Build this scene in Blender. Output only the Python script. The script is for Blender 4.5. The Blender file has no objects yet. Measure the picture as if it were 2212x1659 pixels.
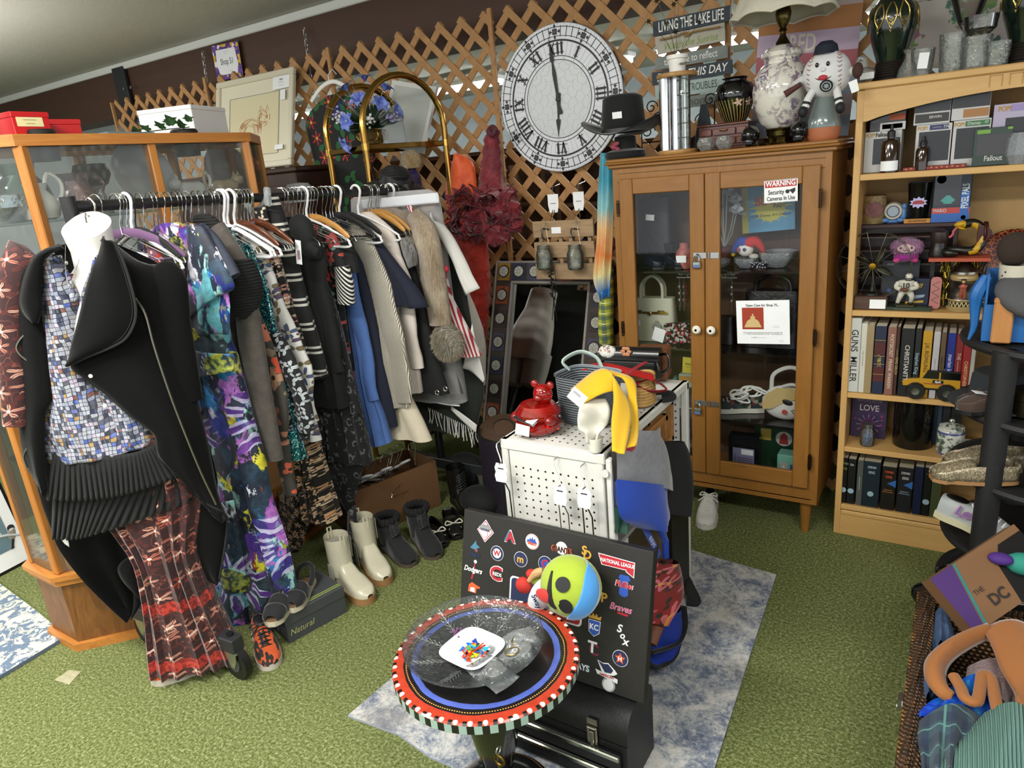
import bpy, bmesh, math, random
from mathutils import Vector, Matrix, Euler
S=bpy.context.scene;COL=S.collection
RU=random.uniform;RG=random.gauss;RS=random.seed;RS(7);PM=(-1,1);RN=range;EN=enumerate;O_=(0,0,0)
V=Vector;PI=math.pi
def sin(a): return math.sin(a)
def cos(a): return math.cos(a)
# camera and survey helpers (photo measurements -> real places)
CF,CYAW,CPIT,CROL,CH=1502.2,-0.58998,0.297977,-0.0909948,1.62
IW,IH=2212,1659
_f=V((sin(CYAW)*cos(CPIT),cos(CYAW)*cos(CPIT),-sin(CPIT)))
_r=V((cos(CYAW),-sin(CYAW),0));_u=_r.cross(_f)
_r,_u=_r*cos(CROL)+_u*sin(CROL), _u*cos(CROL)-_r*sin(CROL)
CAM=V((0,0,CH))
def ray(x,y): return _f+_r*((x-IW/2)/CF)-_u*((y-IH/2)/CF)
def FL(x,y,z=0.0):
 d=ray(x,y);return CAM+d*((z-CH)/d.z)
def PY(x,y,Y):
 d=ray(x,y);return CAM+d*(Y/d.y)
def PX(x,y,X):
 d=ray(x,y);return CAM+d*(X/d.x)
def VZ(b,x,y):
 d=ray(x,y);return CH+d.z*((b[0]*d.x+b[1]*d.y)/(d.x*d.x+d.y*d.y))
cam=bpy.data.cameras.new('camera');co=bpy.data.objects.new('camera',cam);COL.objects.link(co)
cam.sensor_fit='HORIZONTAL';cam.sensor_width=36;cam.lens=36*CF/IW;cam.clip_start=.05
co.matrix_world=Matrix(((_r.x,_u.x,-_f.x,0),(_r.y,_u.y,-_f.y,0),(_r.z,_u.z,-_f.z,CH),(0,0,0,1)))
S.camera=co
# colours and materials
def C(h,a=1):
 h=h.lstrip('#');o=[]
 for i in (0,2,4):
  v=int(h[i:i+2],16)/255;o.append(v/12.92 if v<=.04045 else ((v+.055)/1.055)**2.4)
 return (*o,a)
def iv(n,i,v): n.inputs[i].default_value=v
class G:
 def __init__(s,name):
  s.m=bpy.data.materials.new(name);s.m.use_nodes=True;s.t=s.m.node_tree;s.n=s.t.nodes;s.l=s.t.links
  s.p=s.n['Principled BSDF'];s.out=s.n['Material Output']
 def new(s,t,**k):
  n=s.n.new('ShaderNode'+t)
  for a,b in k.items(): setattr(n,a,b)
  return n
 def set(s,i,v):
  if isinstance(v,bpy.types.NodeSocket): s.l.new(v,i)
  elif v is not None:
   if i.type=='RGBA' and isinstance(v,str): v=C(v)
   i.default_value=v
 def co(s,scale=1,rot=(0,0,0),loc=(0,0,0),kind='Object'):
  t=s.new('TexCoord').outputs[kind];m=s.new('Mapping')
  s.l.new(t,m.inputs[0]);iv(m,1,loc);iv(m,2,rot)
  iv(m,3,(scale,)*3 if not hasattr(scale,'__len__') else scale)
  return m.outputs[0]
 def noise(s,v,scale=5,det=2,ro=.5,dist=0,out=0):
  n=s.new('TexNoise');s.set(n.inputs['Vector'],v);iv(n,'Scale',scale)
  iv(n,'Detail',det);iv(n,'Roughness',ro);iv(n,'Distortion',dist)
  return n.outputs[out]
 def vor(s,v,scale=5,feat='F1',out='Distance',rnd=1,metric='EUCLIDEAN'):
  n=s.new('TexVoronoi',feature=feat);s.set(n.inputs['Vector'],v);iv(n,'Scale',scale)
  if feat!='DISTANCE_TO_EDGE': n.distance=metric
  iv(n,'Randomness',rnd);return n.outputs[out]
 def wave(s,v,scale=5,dist=0,det=2,typ='BANDS',dr='X',prof='SIN',ds=1):
  n=s.new('TexWave',wave_type=typ,wave_profile=prof)
  if typ=='BANDS': n.bands_direction=dr
  else: n.rings_direction=dr
  s.set(n.inputs['Vector'],v);iv(n,'Scale',scale);iv(n,'Distortion',dist)
  iv(n,'Detail',det);iv(n,'Detail Scale',ds);return n.outputs[1]
 def ramp(s,f,st,const=False):
  n=s.new('ValToRGB');s.set(n.inputs[0],f);e=n.color_ramp.elements
  if const: n.color_ramp.interpolation='CONSTANT'
  while len(e)<len(st): e.new(.5)
  for q,(p,c) in zip(e,st):
   q.position=p;q.color=C(c) if isinstance(c,str) else (c,c,c,1)
  return n.outputs[0]
 def mix(s,f,a,b,mode='MIX'):
  n=s.new('Mix',data_type='RGBA',blend_type=mode);s.set(n.inputs[0],f);s.set(n.inputs[6],a);s.set(n.inputs[7],b);return n.outputs[2]
 def math(s,op,a,b=0,c=0):
  n=s.new('Math',operation=op);s.set(n.inputs[0],a);s.set(n.inputs[1],b);s.set(n.inputs[2],c);return n.outputs[0]
 def sep(s,v):
  n=s.new('SeparateXYZ');s.l.new(v,n.inputs[0]);return n.outputs
 def comb(s,x,y,z):
  n=s.new('CombineXYZ');s.set(n.inputs[0],x);s.set(n.inputs[1],y);s.set(n.inputs[2],z);return n.outputs[0]
 def cell(s,v):
  n=s.new('TexWhiteNoise');s.l.new(v,n.inputs[0]);return n.outputs
 def mul(s,a,b): return s.math('MULTIPLY',a,b)
 def ad(s,a,b): return s.math('ADD',a,b)
 def lt(s,a,b): return s.math('LESS_THAN',a,b)
 def gt(s,a,b): return s.math('GREATER_THAN',a,b)
 def floor(s,v):
  n=s.new('VectorMath',operation='FLOOR');s.l.new(v,n.inputs[0]);return n.outputs[0]
 def bump(s,h,st=.3,d=.01):
  n=s.new('Bump');s.set(n.inputs['Height'],h);iv(n,'Strength',st);iv(n,'Distance',d)
  s.l.new(n.outputs[0],s.p.inputs['Normal'])
 def fin(s,col=None,r=.6,m=0,sheen=0,spec=None,bump=None,bs=.3,bd=.01,coat=0,tr=0,alpha=None):
  if col is not None: s.set(s.p.inputs['Base Color'],col)
  s.set(s.p.inputs['Roughness'],r);iv(s.p,'Metallic',m)
  if sheen: iv(s.p,'Sheen Weight',sheen);iv(s.p,'Sheen Roughness',.4)
  if spec is not None: iv(s.p,'Specular IOR Level',spec)
  if coat: iv(s.p,'Coat Weight',coat);iv(s.p,'Coat Roughness',.08)
  if tr: iv(s.p,'Transmission Weight',tr)
  if alpha is not None: s.set(s.p.inputs['Alpha'],alpha)
  if bump is not None: s.bump(bump,bs,bd)
  return s.m
_M={}
def mt(col,r=.5,m=0,var=.0,vs=8,bump=0,bsc=60,sheen=0,spec=None,coat=0,tr=0,alpha=None,bd=.004):
 k=(col,r,m,var,vs,bump,bsc,sheen,spec,coat,tr,alpha)
 if k in _M: return _M[k]
 g=G('surface_'+col.strip('#'));c=col
 if var:
  n=g.noise(g.co(),vs,4,.6);c=g.mix(g.ramp(n,[(.3,0.),(.7,1.)]),tuple(x*(1-var) for x in C(col)[:3])+(1,),tuple(min(1,x*(1+var)) for x in C(col)[:3])+(1,))
 b=g.noise(g.co(),bsc,2) if bump else None
 _M[k]=g.fin(c,r,m,sheen,spec,b,bump,bd,coat,tr,alpha);return _M[k]
def emis(col,st):
 g=G('light_'+col.strip('#'));iv(g.p,'Base Color',C(col))
 iv(g.p,'Emission Color',C(col));iv(g.p,'Emission Strength',st);return g.m
def thin_glass(name,tint='#ffffff',edge='#dfe8e4',gl=.9,rough=.03,body=.0,bodycol='#c8d0d0',bump=None,ev=.35):
 g=G(name);tr=g.new('BsdfTransparent');lw=g.new('LayerWeight');iv(lw,0,ev)
 g.set(tr.inputs[0],g.mix(lw.outputs[1],tint,edge));gs=g.new('BsdfGlossy');iv(gs,'Roughness',rough)
 fr=g.new('Fresnel');iv(fr,0,1.45)
 fac=g.mul(fr.outputs[0],gl)
 sh=tr.outputs[0]
 if bump:
  n=g.noise(g.co(),bump[0],2,.5,bump[2] if len(bump)>2 else 0);b=g.new('Bump');g.l.new(n,b.inputs['Height']);iv(b,'Strength',bump[1]);iv(b,'Distance',.02)
  g.l.new(b.outputs[0],gs.inputs['Normal']);g.l.new(b.outputs[0],fr.inputs['Normal'])
  g.l.new(b.outputs[0],lw.inputs['Normal'])
 if body:
  df=g.new('BsdfDiffuse');iv(df,0,C(bodycol));mx=g.new('MixShader')
  g.set(mx.inputs[0],body);g.l.new(sh,mx.inputs[1]);g.l.new(df.outputs[0],mx.inputs[2]);sh=mx.outputs[0]
 mx=g.new('MixShader');g.l.new(fac,mx.inputs[0]);g.l.new(sh,mx.inputs[1]);g.l.new(gs.outputs[0],mx.inputs[2])
 g.l.new(mx.outputs[0],g.out.inputs[0]);return g.m
# geometry
def TR(loc=(0,0,0),rot=(0,0,0),sc=(1,1,1)):
 return Matrix.LocRotScale(V(loc),Euler(rot),V(sc) if hasattr(sc,'__len__') else V((sc,)*3))
def frame(o,x=(1,0,0),n=(0,-1,0)):
 x=V(x).normalized();n=V(n);n=(n-x*n.dot(x)).normalized();y=n.cross(x)
 return Matrix(((x.x,y.x,n.x,o[0]),(x.y,y.y,n.y,o[1]),(x.z,y.z,n.z,o[2]),(0,0,0,1)))
class B:
 def __init__(s): s.v=[];s.f=[];s.mi=[];s.M=Matrix.Identity(4)
 def add(s,vs,fs,mi=0,M=None):
  M=s.M@M if M is not None else s.M;b=len(s.v)
  s.v+=[M@V(p) for p in vs];s.f+=[tuple(i+b for i in f) for f in fs];s.mi+=[mi]*len(fs);return s
 def box(s,c,d,mi=0,rot=(0,0,0),bev=0,M=None):
  x,y,z=d[0]/2,d[1]/2,d[2]/2;T=TR(c,rot)
  if M is not None: T=M@T
  if bev:
   bev=min(bev,x*.95,y*.95,z*.95);vs=[];fs=[]
   for sx in PM:
    for sy in PM:
     for sz in PM:
      vs+=[(sx*x,sy*(y-bev),sz*(z-bev)),(sx*(x-bev),sy*y,sz*(z-bev)),(sx*(x-bev),sy*(y-bev),sz*z)]
   I=lambda a,b,c:((a>0)*4+(b>0)*2+(c>0))*3
   for q in PM:
    fs.append([I(q,-1,-1),I(q,1,-1),I(q,1,1),I(q,-1,1)][::q]);
    fs.append([i+1 for i in (I(-1,q,-1),I(-1,q,1),I(1,q,1),I(1,q,-1))][::q]);fs.append([i+2 for i in (I(-1,-1,q),I(1,-1,q),I(1,1,q),I(-1,1,q))][::q])
   for a in PM:
    for b in PM:
     fs+= [(I(a,b,-1),I(a,b,1),I(a,b,1)+1,I(a,b,-1)+1)][::1],
     fs[-1:]=list(fs[-1])
     fs.append((I(a,-1,b),I(a,1,b),I(a,1,b)+2,I(a,-1,b)+2));fs.append((I(-1,a,b)+1,I(1,a,b)+1,I(1,a,b)+2,I(-1,a,b)+2))
     for c in PM: fs.append((I(a,b,c),I(a,b,c)+1,I(a,b,c)+2))
   return s.add(vs,fs,mi,T)
  return s.add([(a,b,c) for a in (-x,x) for b in (-y,y) for c in (-z,z)],[(0,1,3,2),(4,6,7,5),(0,4,5,1),(2,3,7,6),(0,2,6,4),(1,5,7,3)],mi,T)
 def tube(s,pts,r=.01,n=8,mi=0,closed=False,sq=None,caps=True):
  P=[V(p) for p in pts];L=len(P);R=r if hasattr(r,'__len__') else [r]*L;vs=[];fs=[];up=None
  for i in RN(L):
   a=P[(i-1)%L] if closed or i else P[i];b=P[(i+1)%L] if closed or i<L-1 else P[i]
   t=(b-a).normalized() if (b-a).length>1e-9 else V((0,0,1))
   if up is None:
    up=t.orthogonal().normalized() if sq is None else (V(sq[0])-t*t.dot(V(sq[0]))).normalized()
   else: up=(up-t*t.dot(up));up=up.normalized() if up.length>1e-6 else t.orthogonal().normalized()
   w=t.cross(up)
   k=sq[1] if sq else 1
   for j in RN(n):
    q=2*PI*j/n;vs.append(P[i]+up*(R[i]*cos(q)*k)+w*(R[i]*sin(q)))
  for i in RN(L if closed else L-1):
   for j in RN(n):
    a=i*n+j;b=i*n+(j+1)%n;c=((i+1)%L)*n+(j+1)%n;d=((i+1)%L)*n+j;fs.append((a,b,c,d))
  if not closed and caps: fs+= [tuple(RN(n))[::-1], tuple((L-1)*n+j for j in RN(n))]
  return s.add(vs,fs,mi)
 def lathe(s,prof,c=(0,0,0),n=24,mi=0,M=None,fx=None):
  vs=[];fs=[];rows=[]
  for (r,z) in prof:
   if r<1e-6: rows.append([len(vs)]);vs.append((0,0,z))
   else:
    rows.append(list(RN(len(vs),len(vs)+n)))
    for j in RN(n):
     q=2*PI*j/n;k=fx(q,z) if fx else 1;vs.append((r*k*cos(q),r*k*sin(q),z))
  for a,b in zip(rows,rows[1:]):
   if len(a)==1 and len(b)==1: continue
   for j in RN(n):
    if len(a)==1: fs.append((a[0],b[(j+1)%n],b[j]))
    elif len(b)==1: fs.append((a[j],a[(j+1)%n],b[0]))
    else: fs.append((a[j],a[(j+1)%n],b[(j+1)%n],b[j]))
  T=TR(c)
  if M is not None: T=M@T
  return s.add(vs,fs,mi,T)
 def cyl(s,a,b,r,n=16,mi=0,r2=None): return s.tube([a,b],[r,r if r2 is None else r2],n,mi)
 def prism(s,pts,h,mi=0,M=None,z0=0,msid=None):
  n=len(pts);vs=[(p[0],p[1],z0) for p in pts]+[(p[0],p[1],z0+h) for p in pts]
  ar=sum(pts[i][0]*pts[(i+1)%n][1]-pts[(i+1)%n][0]*pts[i][1] for i in RN(n))
  fs=[tuple(RN(n))[::-1],tuple(RN(n,2*n))];sd=[(i,(i+1)%n,n+(i+1)%n,n+i) for i in RN(n)]
  if ar<0: fs=[f[::-1] for f in fs];sd=[f[::-1] for f in sd]
  s.add(vs,fs,mi,M);s.add(vs,sd,mi if msid is None else msid,M);return s
 def grid(s,fn,nu,nv,mi=0,wrap=False,M=None):
  vs=[fn(i/nu,j/nv) for j in RN(nv+1) for i in RN(nu+(0 if wrap else 1))];w=nu+(0 if wrap else 1);fs=[]
  for j in RN(nv):
   for i in RN(nu):
    a=j*w+i;b=j*w+(i+1)%w;fs.append((a,b,b+w,a+w))
  return s.add(vs,fs,mi,M)
 la=lathe;pr=prism;tb=tube
 def ell(s,c,r,rot=(0,0,0),mi=0,n=16,m=10,M=None):
  r=r if hasattr(r,'__len__') else (r,)*3
  T=TR(c,rot,r)
  if M is not None: T=M@T
  vs=[(0,0,-1)]+[(sin(PI*j/m)*cos(2*PI*i/n),sin(PI*j/m)*sin(2*PI*i/n),-cos(PI*j/m)) for j in RN(1,m) for i in RN(n)]+[(0,0,1)]
  fs=[(0,1+(i+1)%n,1+i) for i in RN(n)]
  for j in RN(m-2):
   for i in RN(n): a=1+j*n+i;b=1+j*n+(i+1)%n;fs.append((a,b,b+n,a+n))
  e=len(vs)-1;fs+=[(e-n+i,e-n+(i+1)%n,e) for i in RN(n)]
  return s.add(vs,fs,mi,T)
 def text(s,t,size,M,mi=0,ex=.0006,al='CENTER',sx=1,bold=0,sh=0,sp=1):
  cu=bpy.data.curves.new('txt','FONT');cu.body=t;cu.size=1;cu.align_x=al;cu.align_y='CENTER';cu.extrude=0;cu.offset=bold;cu.shear=sh;cu.resolution_u=3;cu.space_character=sp
  o=bpy.data.objects.new('txt',cu);me=o.to_mesh()
  T=M@TR((0,0,ex),(0,0,0),(size*sx,size,1))
  s.add([v.co for v in me.vertices],[tuple(p.vertices) for p in me.polygons],mi,T)
  o.to_mesh_clear();bpy.data.objects.remove(o);bpy.data.curves.remove(cu);return s
 def obj(s,name,mats,parent=None,w=True,sm=35,solid=0,sub=0,off=0,fix=True):
  me=bpy.data.meshes.new(name);vs=s.v
  if parent is not None and w:
   p=parent;I=Matrix.Identity(4)
   while p is not None: I=p.matrix_basis@I;p=p.parent
   I=I.inverted();vs=[I@v for v in vs]
  me.from_pydata([tuple(v) for v in vs],[],s.f)
  mats=mats if isinstance(mats,(list,tuple)) else [mats]
  for m in mats: me.materials.append(m)
  me.polygons.foreach_set('material_index',s.mi)
  if fix:
   bm=bmesh.new();bm.from_mesh(me);bmesh.ops.recalc_face_normals(bm,faces=bm.faces);bm.to_mesh(me);bm.free()
  if sm:
   me.shade_smooth();me.set_sharp_from_angle(angle=math.radians(sm))
  me.update()
  o=bpy.data.objects.new(name,me);COL.objects.link(o)
  if parent is not None: o.parent=parent
  if solid: q=o.modifiers.new('thickness','SOLIDIFY');q.thickness=solid;q.offset=off
  if sub: q=o.modifiers.new('smooth','SUBSURF');q.levels=sub;q.render_levels=sub
  return o
def tag(o,label=None,cat=None,group=None,kind=None):
 for k,v in (('label',label),('category',cat),('group',group),('kind',kind)):
  if v: o[k]=v
 return o
def TH(name,label,cat,loc=(0,0,0),rz=0,group=None,rot=None):
 o=bpy.data.objects.new(name,None);COL.objects.link(o);o.location=loc;o.rotation_euler=rot if rot else (0,0,rz);o.empty_display_size=.05
 return tag(o,label,cat,group)
def dup(o,loc=None,rz=None,label=None,group=None,rot=None,sc=None,parent=None):
 c=o.copy();COL.objects.link(c)
 if loc is not None: c.location=loc
 if rz is not None: c.rotation_euler=(0,0,rz)
 if rot is not None: c.rotation_euler=rot
 if sc is not None: c.scale=sc if hasattr(sc,'__len__') else (sc,)*3
 if label: c['label']=label
 if group: c['group']=group
 if parent is not None: c.parent=parent
 for ch in list(o.children): dup(ch,parent=c)
 return c
def struct(b,name,m,**k): return tag(b.obj(name,m,**k),kind='structure')
def LP(a,b,t): return a+(b-a)*t
def IP(tab,x):
 if x<=tab[0][0]: return tab[0][1]
 for (a,b),(c,d) in zip(tab,tab[1:]):
  if x<=c: return b+(d-b)*(x-a)/(c-a) if c>a else d
 return tab[-1][1]
def cs(P,n):
 P=[V(p) for p in P];Q=[P[0]*2-P[1]]+P+[P[-1]*2-P[-2]];o=[];L=len(P)-1
 for i in RN(n):
  t=i/(n-1)*L;k=min(int(t),L-1);t-=k;a,b,c,d=Q[k:k+4]
  o.append(.5*((2*b)+(c-a)*t+(2*a-5*b+4*c-d)*t*t+(3*b-a-3*c+d)*t**3))
 return o
def circ(c,r,n=16,ax='z',a0=0,a1=2*PI):
 c=V(c);o=[]
 for i in RN(n):
  q=a0+(a1-a0)*i/(n if abs(a1-a0-2*PI)<1e-6 else n-1)
  x,y=r*cos(q),r*sin(q);o.append(c+V({'z':(x,y,0),'x':(0,x,y),'y':(x,0,y)}[ax]))
 return o
# shared materials
def wood(name,c1,c2,sc=(1,14,14),r=.45,det=4,coat=0,dist=1.5,k=3.0,bump=.05):
 g=G(name);v=g.co(sc);n=g.noise(v,k,det,.6,dist);n2=g.noise(g.co((sc[0]*6,sc[1]*9,sc[2]*9)),k*3,3,.6)
 c=g.mix(g.ramp(n,[(.28,0.),(.72,1.)]),c1,c2);c=g.mix(g.mul(n2,.35),c,tuple(x*.62 for x in C(c1)[:3])+(1,))
 return g.fin(c,r,coat=coat,bump=n2,bs=bump,bd=.003)
OAKX=wood('oak_along_x','#a8682c','#c4843c');OAKZ=wood('oak_along_z','#a8682c','#c4843c',(14,14,1));OAKY=wood('oak_along_y','#a8682c','#c4843c',(14,1,14))
HONX=wood('maple_along_x','#85571f','#97672b',(1.2,9,9),.4,k=2.5);HONZ=wood('maple_along_z','#85571f','#97672b',(9,9,1.2),.4,k=2.5)
BIRX=wood('birch_along_x','#c59a5c','#d1a869',(1,10,10),.45,bump=.02);BIRZ=wood('birch_along_z','#c59a5c','#d1a869',(10,10,1),.45,bump=.02)
CEDAR=wood('cedar_slat','#a57646','#bd905e',(3,3,3),.65,k=4)
DKWOOD=wood('dark_oak','#5e3a1a','#8a5a2a',(8,8,1.2),.45,k=3,dist=3)
BLK=mt('0b0b0c',.5,var=.2,vs=20);BLKM=mt('131314',.42,var=.2,vs=30,bump=.15,bsc=400)
WHT=mt('e9e8e2',.45,var=.03);CHROME=mt('d8d8da',.15,1);STEEL=mt('b4b4b4',.3,1);BRASS=mt('c9a24f',.18,1);GOLDP=mt('b08a3c',.35,1,var=.2)
PAPER=mt('e9ebec',.7,var=.03);INK=mt('1b1b1d',.6);GREY=mt('7e8082',.6)
PANE=thin_glass('window_pane',gl=.55)
# the setting
def carpet():
 g=G('green_carpet');v=g.co()
 a=g.noise(v,105,3,.7);b=g.noise(v,330,2,.6);w=g.noise(v,1.3,3,.6)
 f=g.ad(g.mul(a,.62),g.mul(b,.38))
 c=g.ramp(f,[(.36,'#333a1c'),(.47,'#5a6438'),(.56,'#828a58'),(.68,'#c2c4a2')])
 c=g.mix(g.mul(w,.35),c,'#6f7346');return g.fin(c,.95,bump=f,bs=.9,bd=.008,spec=.1)
b=B().box((-3,3,-.05),(18,18,.1));struct(b,'floor',carpet())
g=G('textured_ceiling');n=g.noise(g.co(),160,3,.7)
CEILM=g.fin(g.ramp(n,[(.3,'#aaa99d'),(.7,'#c6c5ba')]),.9,bump=n,bs=.5,bd=.01)
b=B().box((-3,3,2.75),(18,18,.1));struct(b,'ceiling',CEILM)
b=B().box((-3,3.62,2.505),(18,.24,.385));struct(b,'wall_soffit',wood('brown_soffit_board','#41291b','#4e3222',(1,8,8),.6,k=1.2,bump=.02))
b=B().box((-3,3.485,2.672),(18,.03,.052),bev=.006);struct(b,'trim_1',mt('d6d8d2',.5))
b=B().box((-3,9.05,1.35),(18,.1,2.7));struct(b,'wall_back',mt('b9c3c6',.8,var=.05))
b=B().box((-9.05,3,1.35),(.1,12,2.7));struct(b,'wall_left',mt('b0b6b6',.8,var=.05))
# lamps of the shop: fluorescent strips beyond the screen, troffers over this aisle; plus added ceiling uplights
TUBE=emis('#f4f8ff',16)
def strip(x,y,L,label,grp='fluorescent strips beyond the lattice'):
 t=TH('ceiling_strip_light',label,'light',(x,y,2.62),0,grp)
 b=B().box((0,0,-.03),(L,.2,.05),bev=.01);[b.cyl((s*L*.3,0,-.01),(s*L*.3,0,.08),.004,6) for s in PM];b.obj('housing',WHT,t,0)
 for dy in (-.055,.055):
  B().cyl((-L/2+.03,dy,-.075),(L/2-.03,dy,-.075),.03,10).obj('tube',TUBE,t,0)
for i,x in EN((-8.0,-6.5,-5.0,-3.5,-2.0,-.5,1.0)):
 strip(x,6.9,1.25,'bright white fluorescent ceiling strip seen through the lattice, %s from the left end'%['first','second','third','fourth','fifth','sixth','seventh'][i])
def area(loc,sx,sy,p,rot=(0,0,0),col=(1,.98,.94)):
 l=bpy.data.lights.new('troffer_or_fill','AREA');l.shape='RECTANGLE';l.size=sx;l.size_y=sy;l.energy=p;l.color=col
 o=bpy.data.objects.new('troffer_or_fill_lamp',l);COL.objects.link(o);o.location=loc;o.rotation_euler=rot
for x,y,p in ((-3.6,.1,46),(-1.5,.1,62),(.9,.1,48),(-3.2,-1.9,50),(-.6,-1.9,56),(-5.6,1.4,36),(-4.6,5.2,60),(-1.2,5.2,60)):
 area((x,y,2.66),1.2,.3,p)
for x,y in ((-3.2,.4),(-.8,.4),(-2,-1.8),(-5.5,1.5)): area((x,y,2.1),2.4,1.2,26,(PI,0,0))  # unseen uplights, no shop fixture: fill added to brighten the ceiling
w=bpy.data.worlds.new('world');S.world=w;w.use_nodes=True;w.node_tree.nodes['Background'].inputs[0].default_value=(.93,.96,1,1);w.node_tree.nodes['Background'].inputs[1].default_value=1.35
vs=S.view_settings;vs.view_transform='Standard';vs.look='None';vs.gamma=1;vs.use_curve_mapping=False;vs.exposure=.42
S.cycles.use_denoising=True;S.cycles.max_bounces=8;S.cycles.diffuse_bounces=3;S.cycles.glossy_bounces=4;S.cycles.transmission_bounces=6;S.cycles.transparent_max_bounces=18;S.cycles.caustics_reflective=False;S.cycles.caustics_refractive=False;S.cycles.sample_clamp_indirect=6
# lattice screen
YL=3.36
def clipseg(x0,x1,z0,z1,c,sg):
 P=[]
 for x in (x0,x1):
  z=c+sg*x
  if z0-1e-6<=z<=z1+1e-6: P.append((x,z))
 for z in (z0,z1):
  x=(z-c)/sg
  if x0<x<x1: P.append((x,z))
 return P if len(P)==2 else None
def lattice(xa,xb,zt,label):
 t=TH('lattice_screen',label,'lattice screen',(xa,YL,0),0)
 b=B();st=.1475;z0=.02
 for sg,dy in ((-1,-.005),(1,.004)):
  lo=min(z0-sg*xa,z0-sg*xb)-.2;hi=max(zt-sg*xa,zt-sg*xb)+.2
  k0=math.floor(lo/st)
  for k in RN(k0,int(hi/st)+2):
   P=clipseg(xa,xb,z0,zt,k*st+.03,sg)
   if not P: continue
   (ax,az),(bx,bz)=sorted(P)
   if math.hypot(bx-ax,bz-az)<.05: continue
   x=V((bx-ax,0,bz-az));L=x.length
   b.box((L/2,0,0),(L+.016,.036,.008),M=frame((ax,YL+dy,az),x,(0,-1,0)))
 b.obj('slats',CEDAR,t)
 B().box((xb,YL-.016,zt/2+.02),(.026,.018,zt),bev=.002).obj('post',CEDAR,t)
 return t
PX_=(-5.79,-4.57,-3.34,-2.155,-.935,.285,1.5)
LT=['cedar lattice panel at far left, above the framed cat print','cedar lattice panel behind the tall garment rack and gold etagere','cedar lattice panel behind blue flowers and gold arch','cedar lattice panel carrying the big round clock','cedar lattice panel behind the wooden display cabinet','cedar lattice panel behind the tall bookcase']
LT[0]='cedar lattice panel at the left end of the screen, behind the white box';LT[1]='cedar lattice panel behind the framed cat print'
for i in RN(6): lattice(PX_[i]+.022,PX_[i+1]-.014,2.40 if i<4 else 2.39,LT[i])
b=B().box((PX_[0]-.01,YL-.016,1.2),(.02,.018,2.4));tag(b.obj('lattice_end_post',CEDAR),'thin cedar end post at the left edge of the lattice screen','post')
def chain(p,q,label):
 b=B();p,q=V(p),V(q);n=max(3,int((q-p).length/.032))
 for i in RN(n):
  c=p.lerp(q,(i+.5)/n);P=[]
  for k in RN(10):
   a=2*PI*k/10;o=.0095*cos(a);P.append(c+V((o if i%2 else o*.35,0 if i%2 else -o,.02*sin(a))))
  b.tb(P,.0022,5,closed=True)
 tag(b.obj('hanging_chain',STEEL),label,'chain',None)
chain(PY(437,110,3.47),PY(449,190,3.37),'thin steel chain from the brown soffit to the lattice, beside the shop number card')
chain(PY(656,58,3.47),PY(678,215,3.36),'thin steel chain hanging above the framed cat print corner, by the holiday sweater')
b=B();p=PY(265,170,3.48);q=PY(285,280,3.48);b.box(((p.x+q.x)/2,3.475,(p.z+q.z)/2-.1),(.16,.03,.75),bev=.004)
for k in RN(4): b.cyl((p.x+.02+.1*(k%2),3.455,p.z-.08-.25*(k//2)),(p.x+.02+.1*(k%2),3.462,p.z-.08-.25*(k//2)),.012,8,mi=1)
tag(b.obj('bracket_plate',[mt('1c1f22',.6),STEEL]),'black steel plate bolted to the brown soffit','bracket')
# card on the soffit
def pansy_border():
 g=G('pansy_print');v=g.co();q=g.vor(v,38,out='Color');d=g.vor(v,38)
 c=g.ramp(g.sep(q)[0],[(0,'#4b2a86'),(.3,'#d6b02a'),(.5,'#6d3fa0'),(.68,'#eadfe8'),(.8,'#3f6a2e'),(.9,'#c99a20')],True)
 return g.fin(c,.6)
# tall cabinet with glass doors
CX0,CX1,CY0,CY1,CZ0,CZ1=-1.305,-.435,2.87,3.24,.155,1.585
t=TH('display_cabinet','honey maple display cabinet with two glazed doors and peg feet','cabinet',((CX0+CX1)/2,(CY0+CY1)/2,0));CAB=t
b=B();T=.022
b.box((CX0+T/2,(CY0+CY1)/2,(CZ0+CZ1)/2),(T,CY1-CY0,CZ1-CZ0));b.box((CX1-T/2,(CY0+CY1)/2,(CZ0+CZ1)/2),(T,CY1-CY0,CZ1-CZ0))
b.box(((CX0+CX1)/2,(CY0+CY1)/2,CZ0+.012),(CX1-CX0-.044,CY1-CY0,.024));b.box(((CX0+CX1)/2,(CY0+CY1)/2,CZ1-.012),(CX1-CX0-.044,CY1-CY0,.024))
b.box(((CX0+CX1)/2,CY0+.008,CZ0+.045),(CX1-CX0-.044,.016,.05));b.box(((CX0+CX1)/2,CY0+.008,CZ1-.04),(CX1-CX0-.044,.016,.035))
for x in (CX0+.031,CX1-.031): b.box((x,CY0+.008,.876),(.018,.016,1.30))
b.obj('carcass',HONZ,t)
B().box(((CX0+CX1)/2,CY1-.006,.87),(CX1-CX0-.05,.008,1.4)).obj('back_panel',wood('cabinet_back','#4a3218','#5e4220',(8,8,1),.6),t)
b=B()
for k,(o,z,h) in EN(((.016,CZ1+.008,.016),(.028,CZ1+.02,.01),(.02,CZ1+.031,.014))): b.box(((CX0+CX1)/2,(CY0+CY1)/2-o/2,z),(CX1-CX0+2*o,CY1-CY0+o,h),bev=.004)
b.obj('cornice',HONX,t);CTOP=CZ1+.038
for i,(x,y) in EN(((CX0+.05,CY0+.05),(CX1-.05,CY0+.05),(CX0+.05,CY1-.05),(CX1-.05,CY1-.05))):
 B().la([(0,0),(.016,0),(.027,.155),(0,.155)],(x,y,0),14).obj('foot',HONZ,t)
CXM=(CX0+CX1)/2-.03;DZ0,DZ1=.235,1.54
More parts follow.
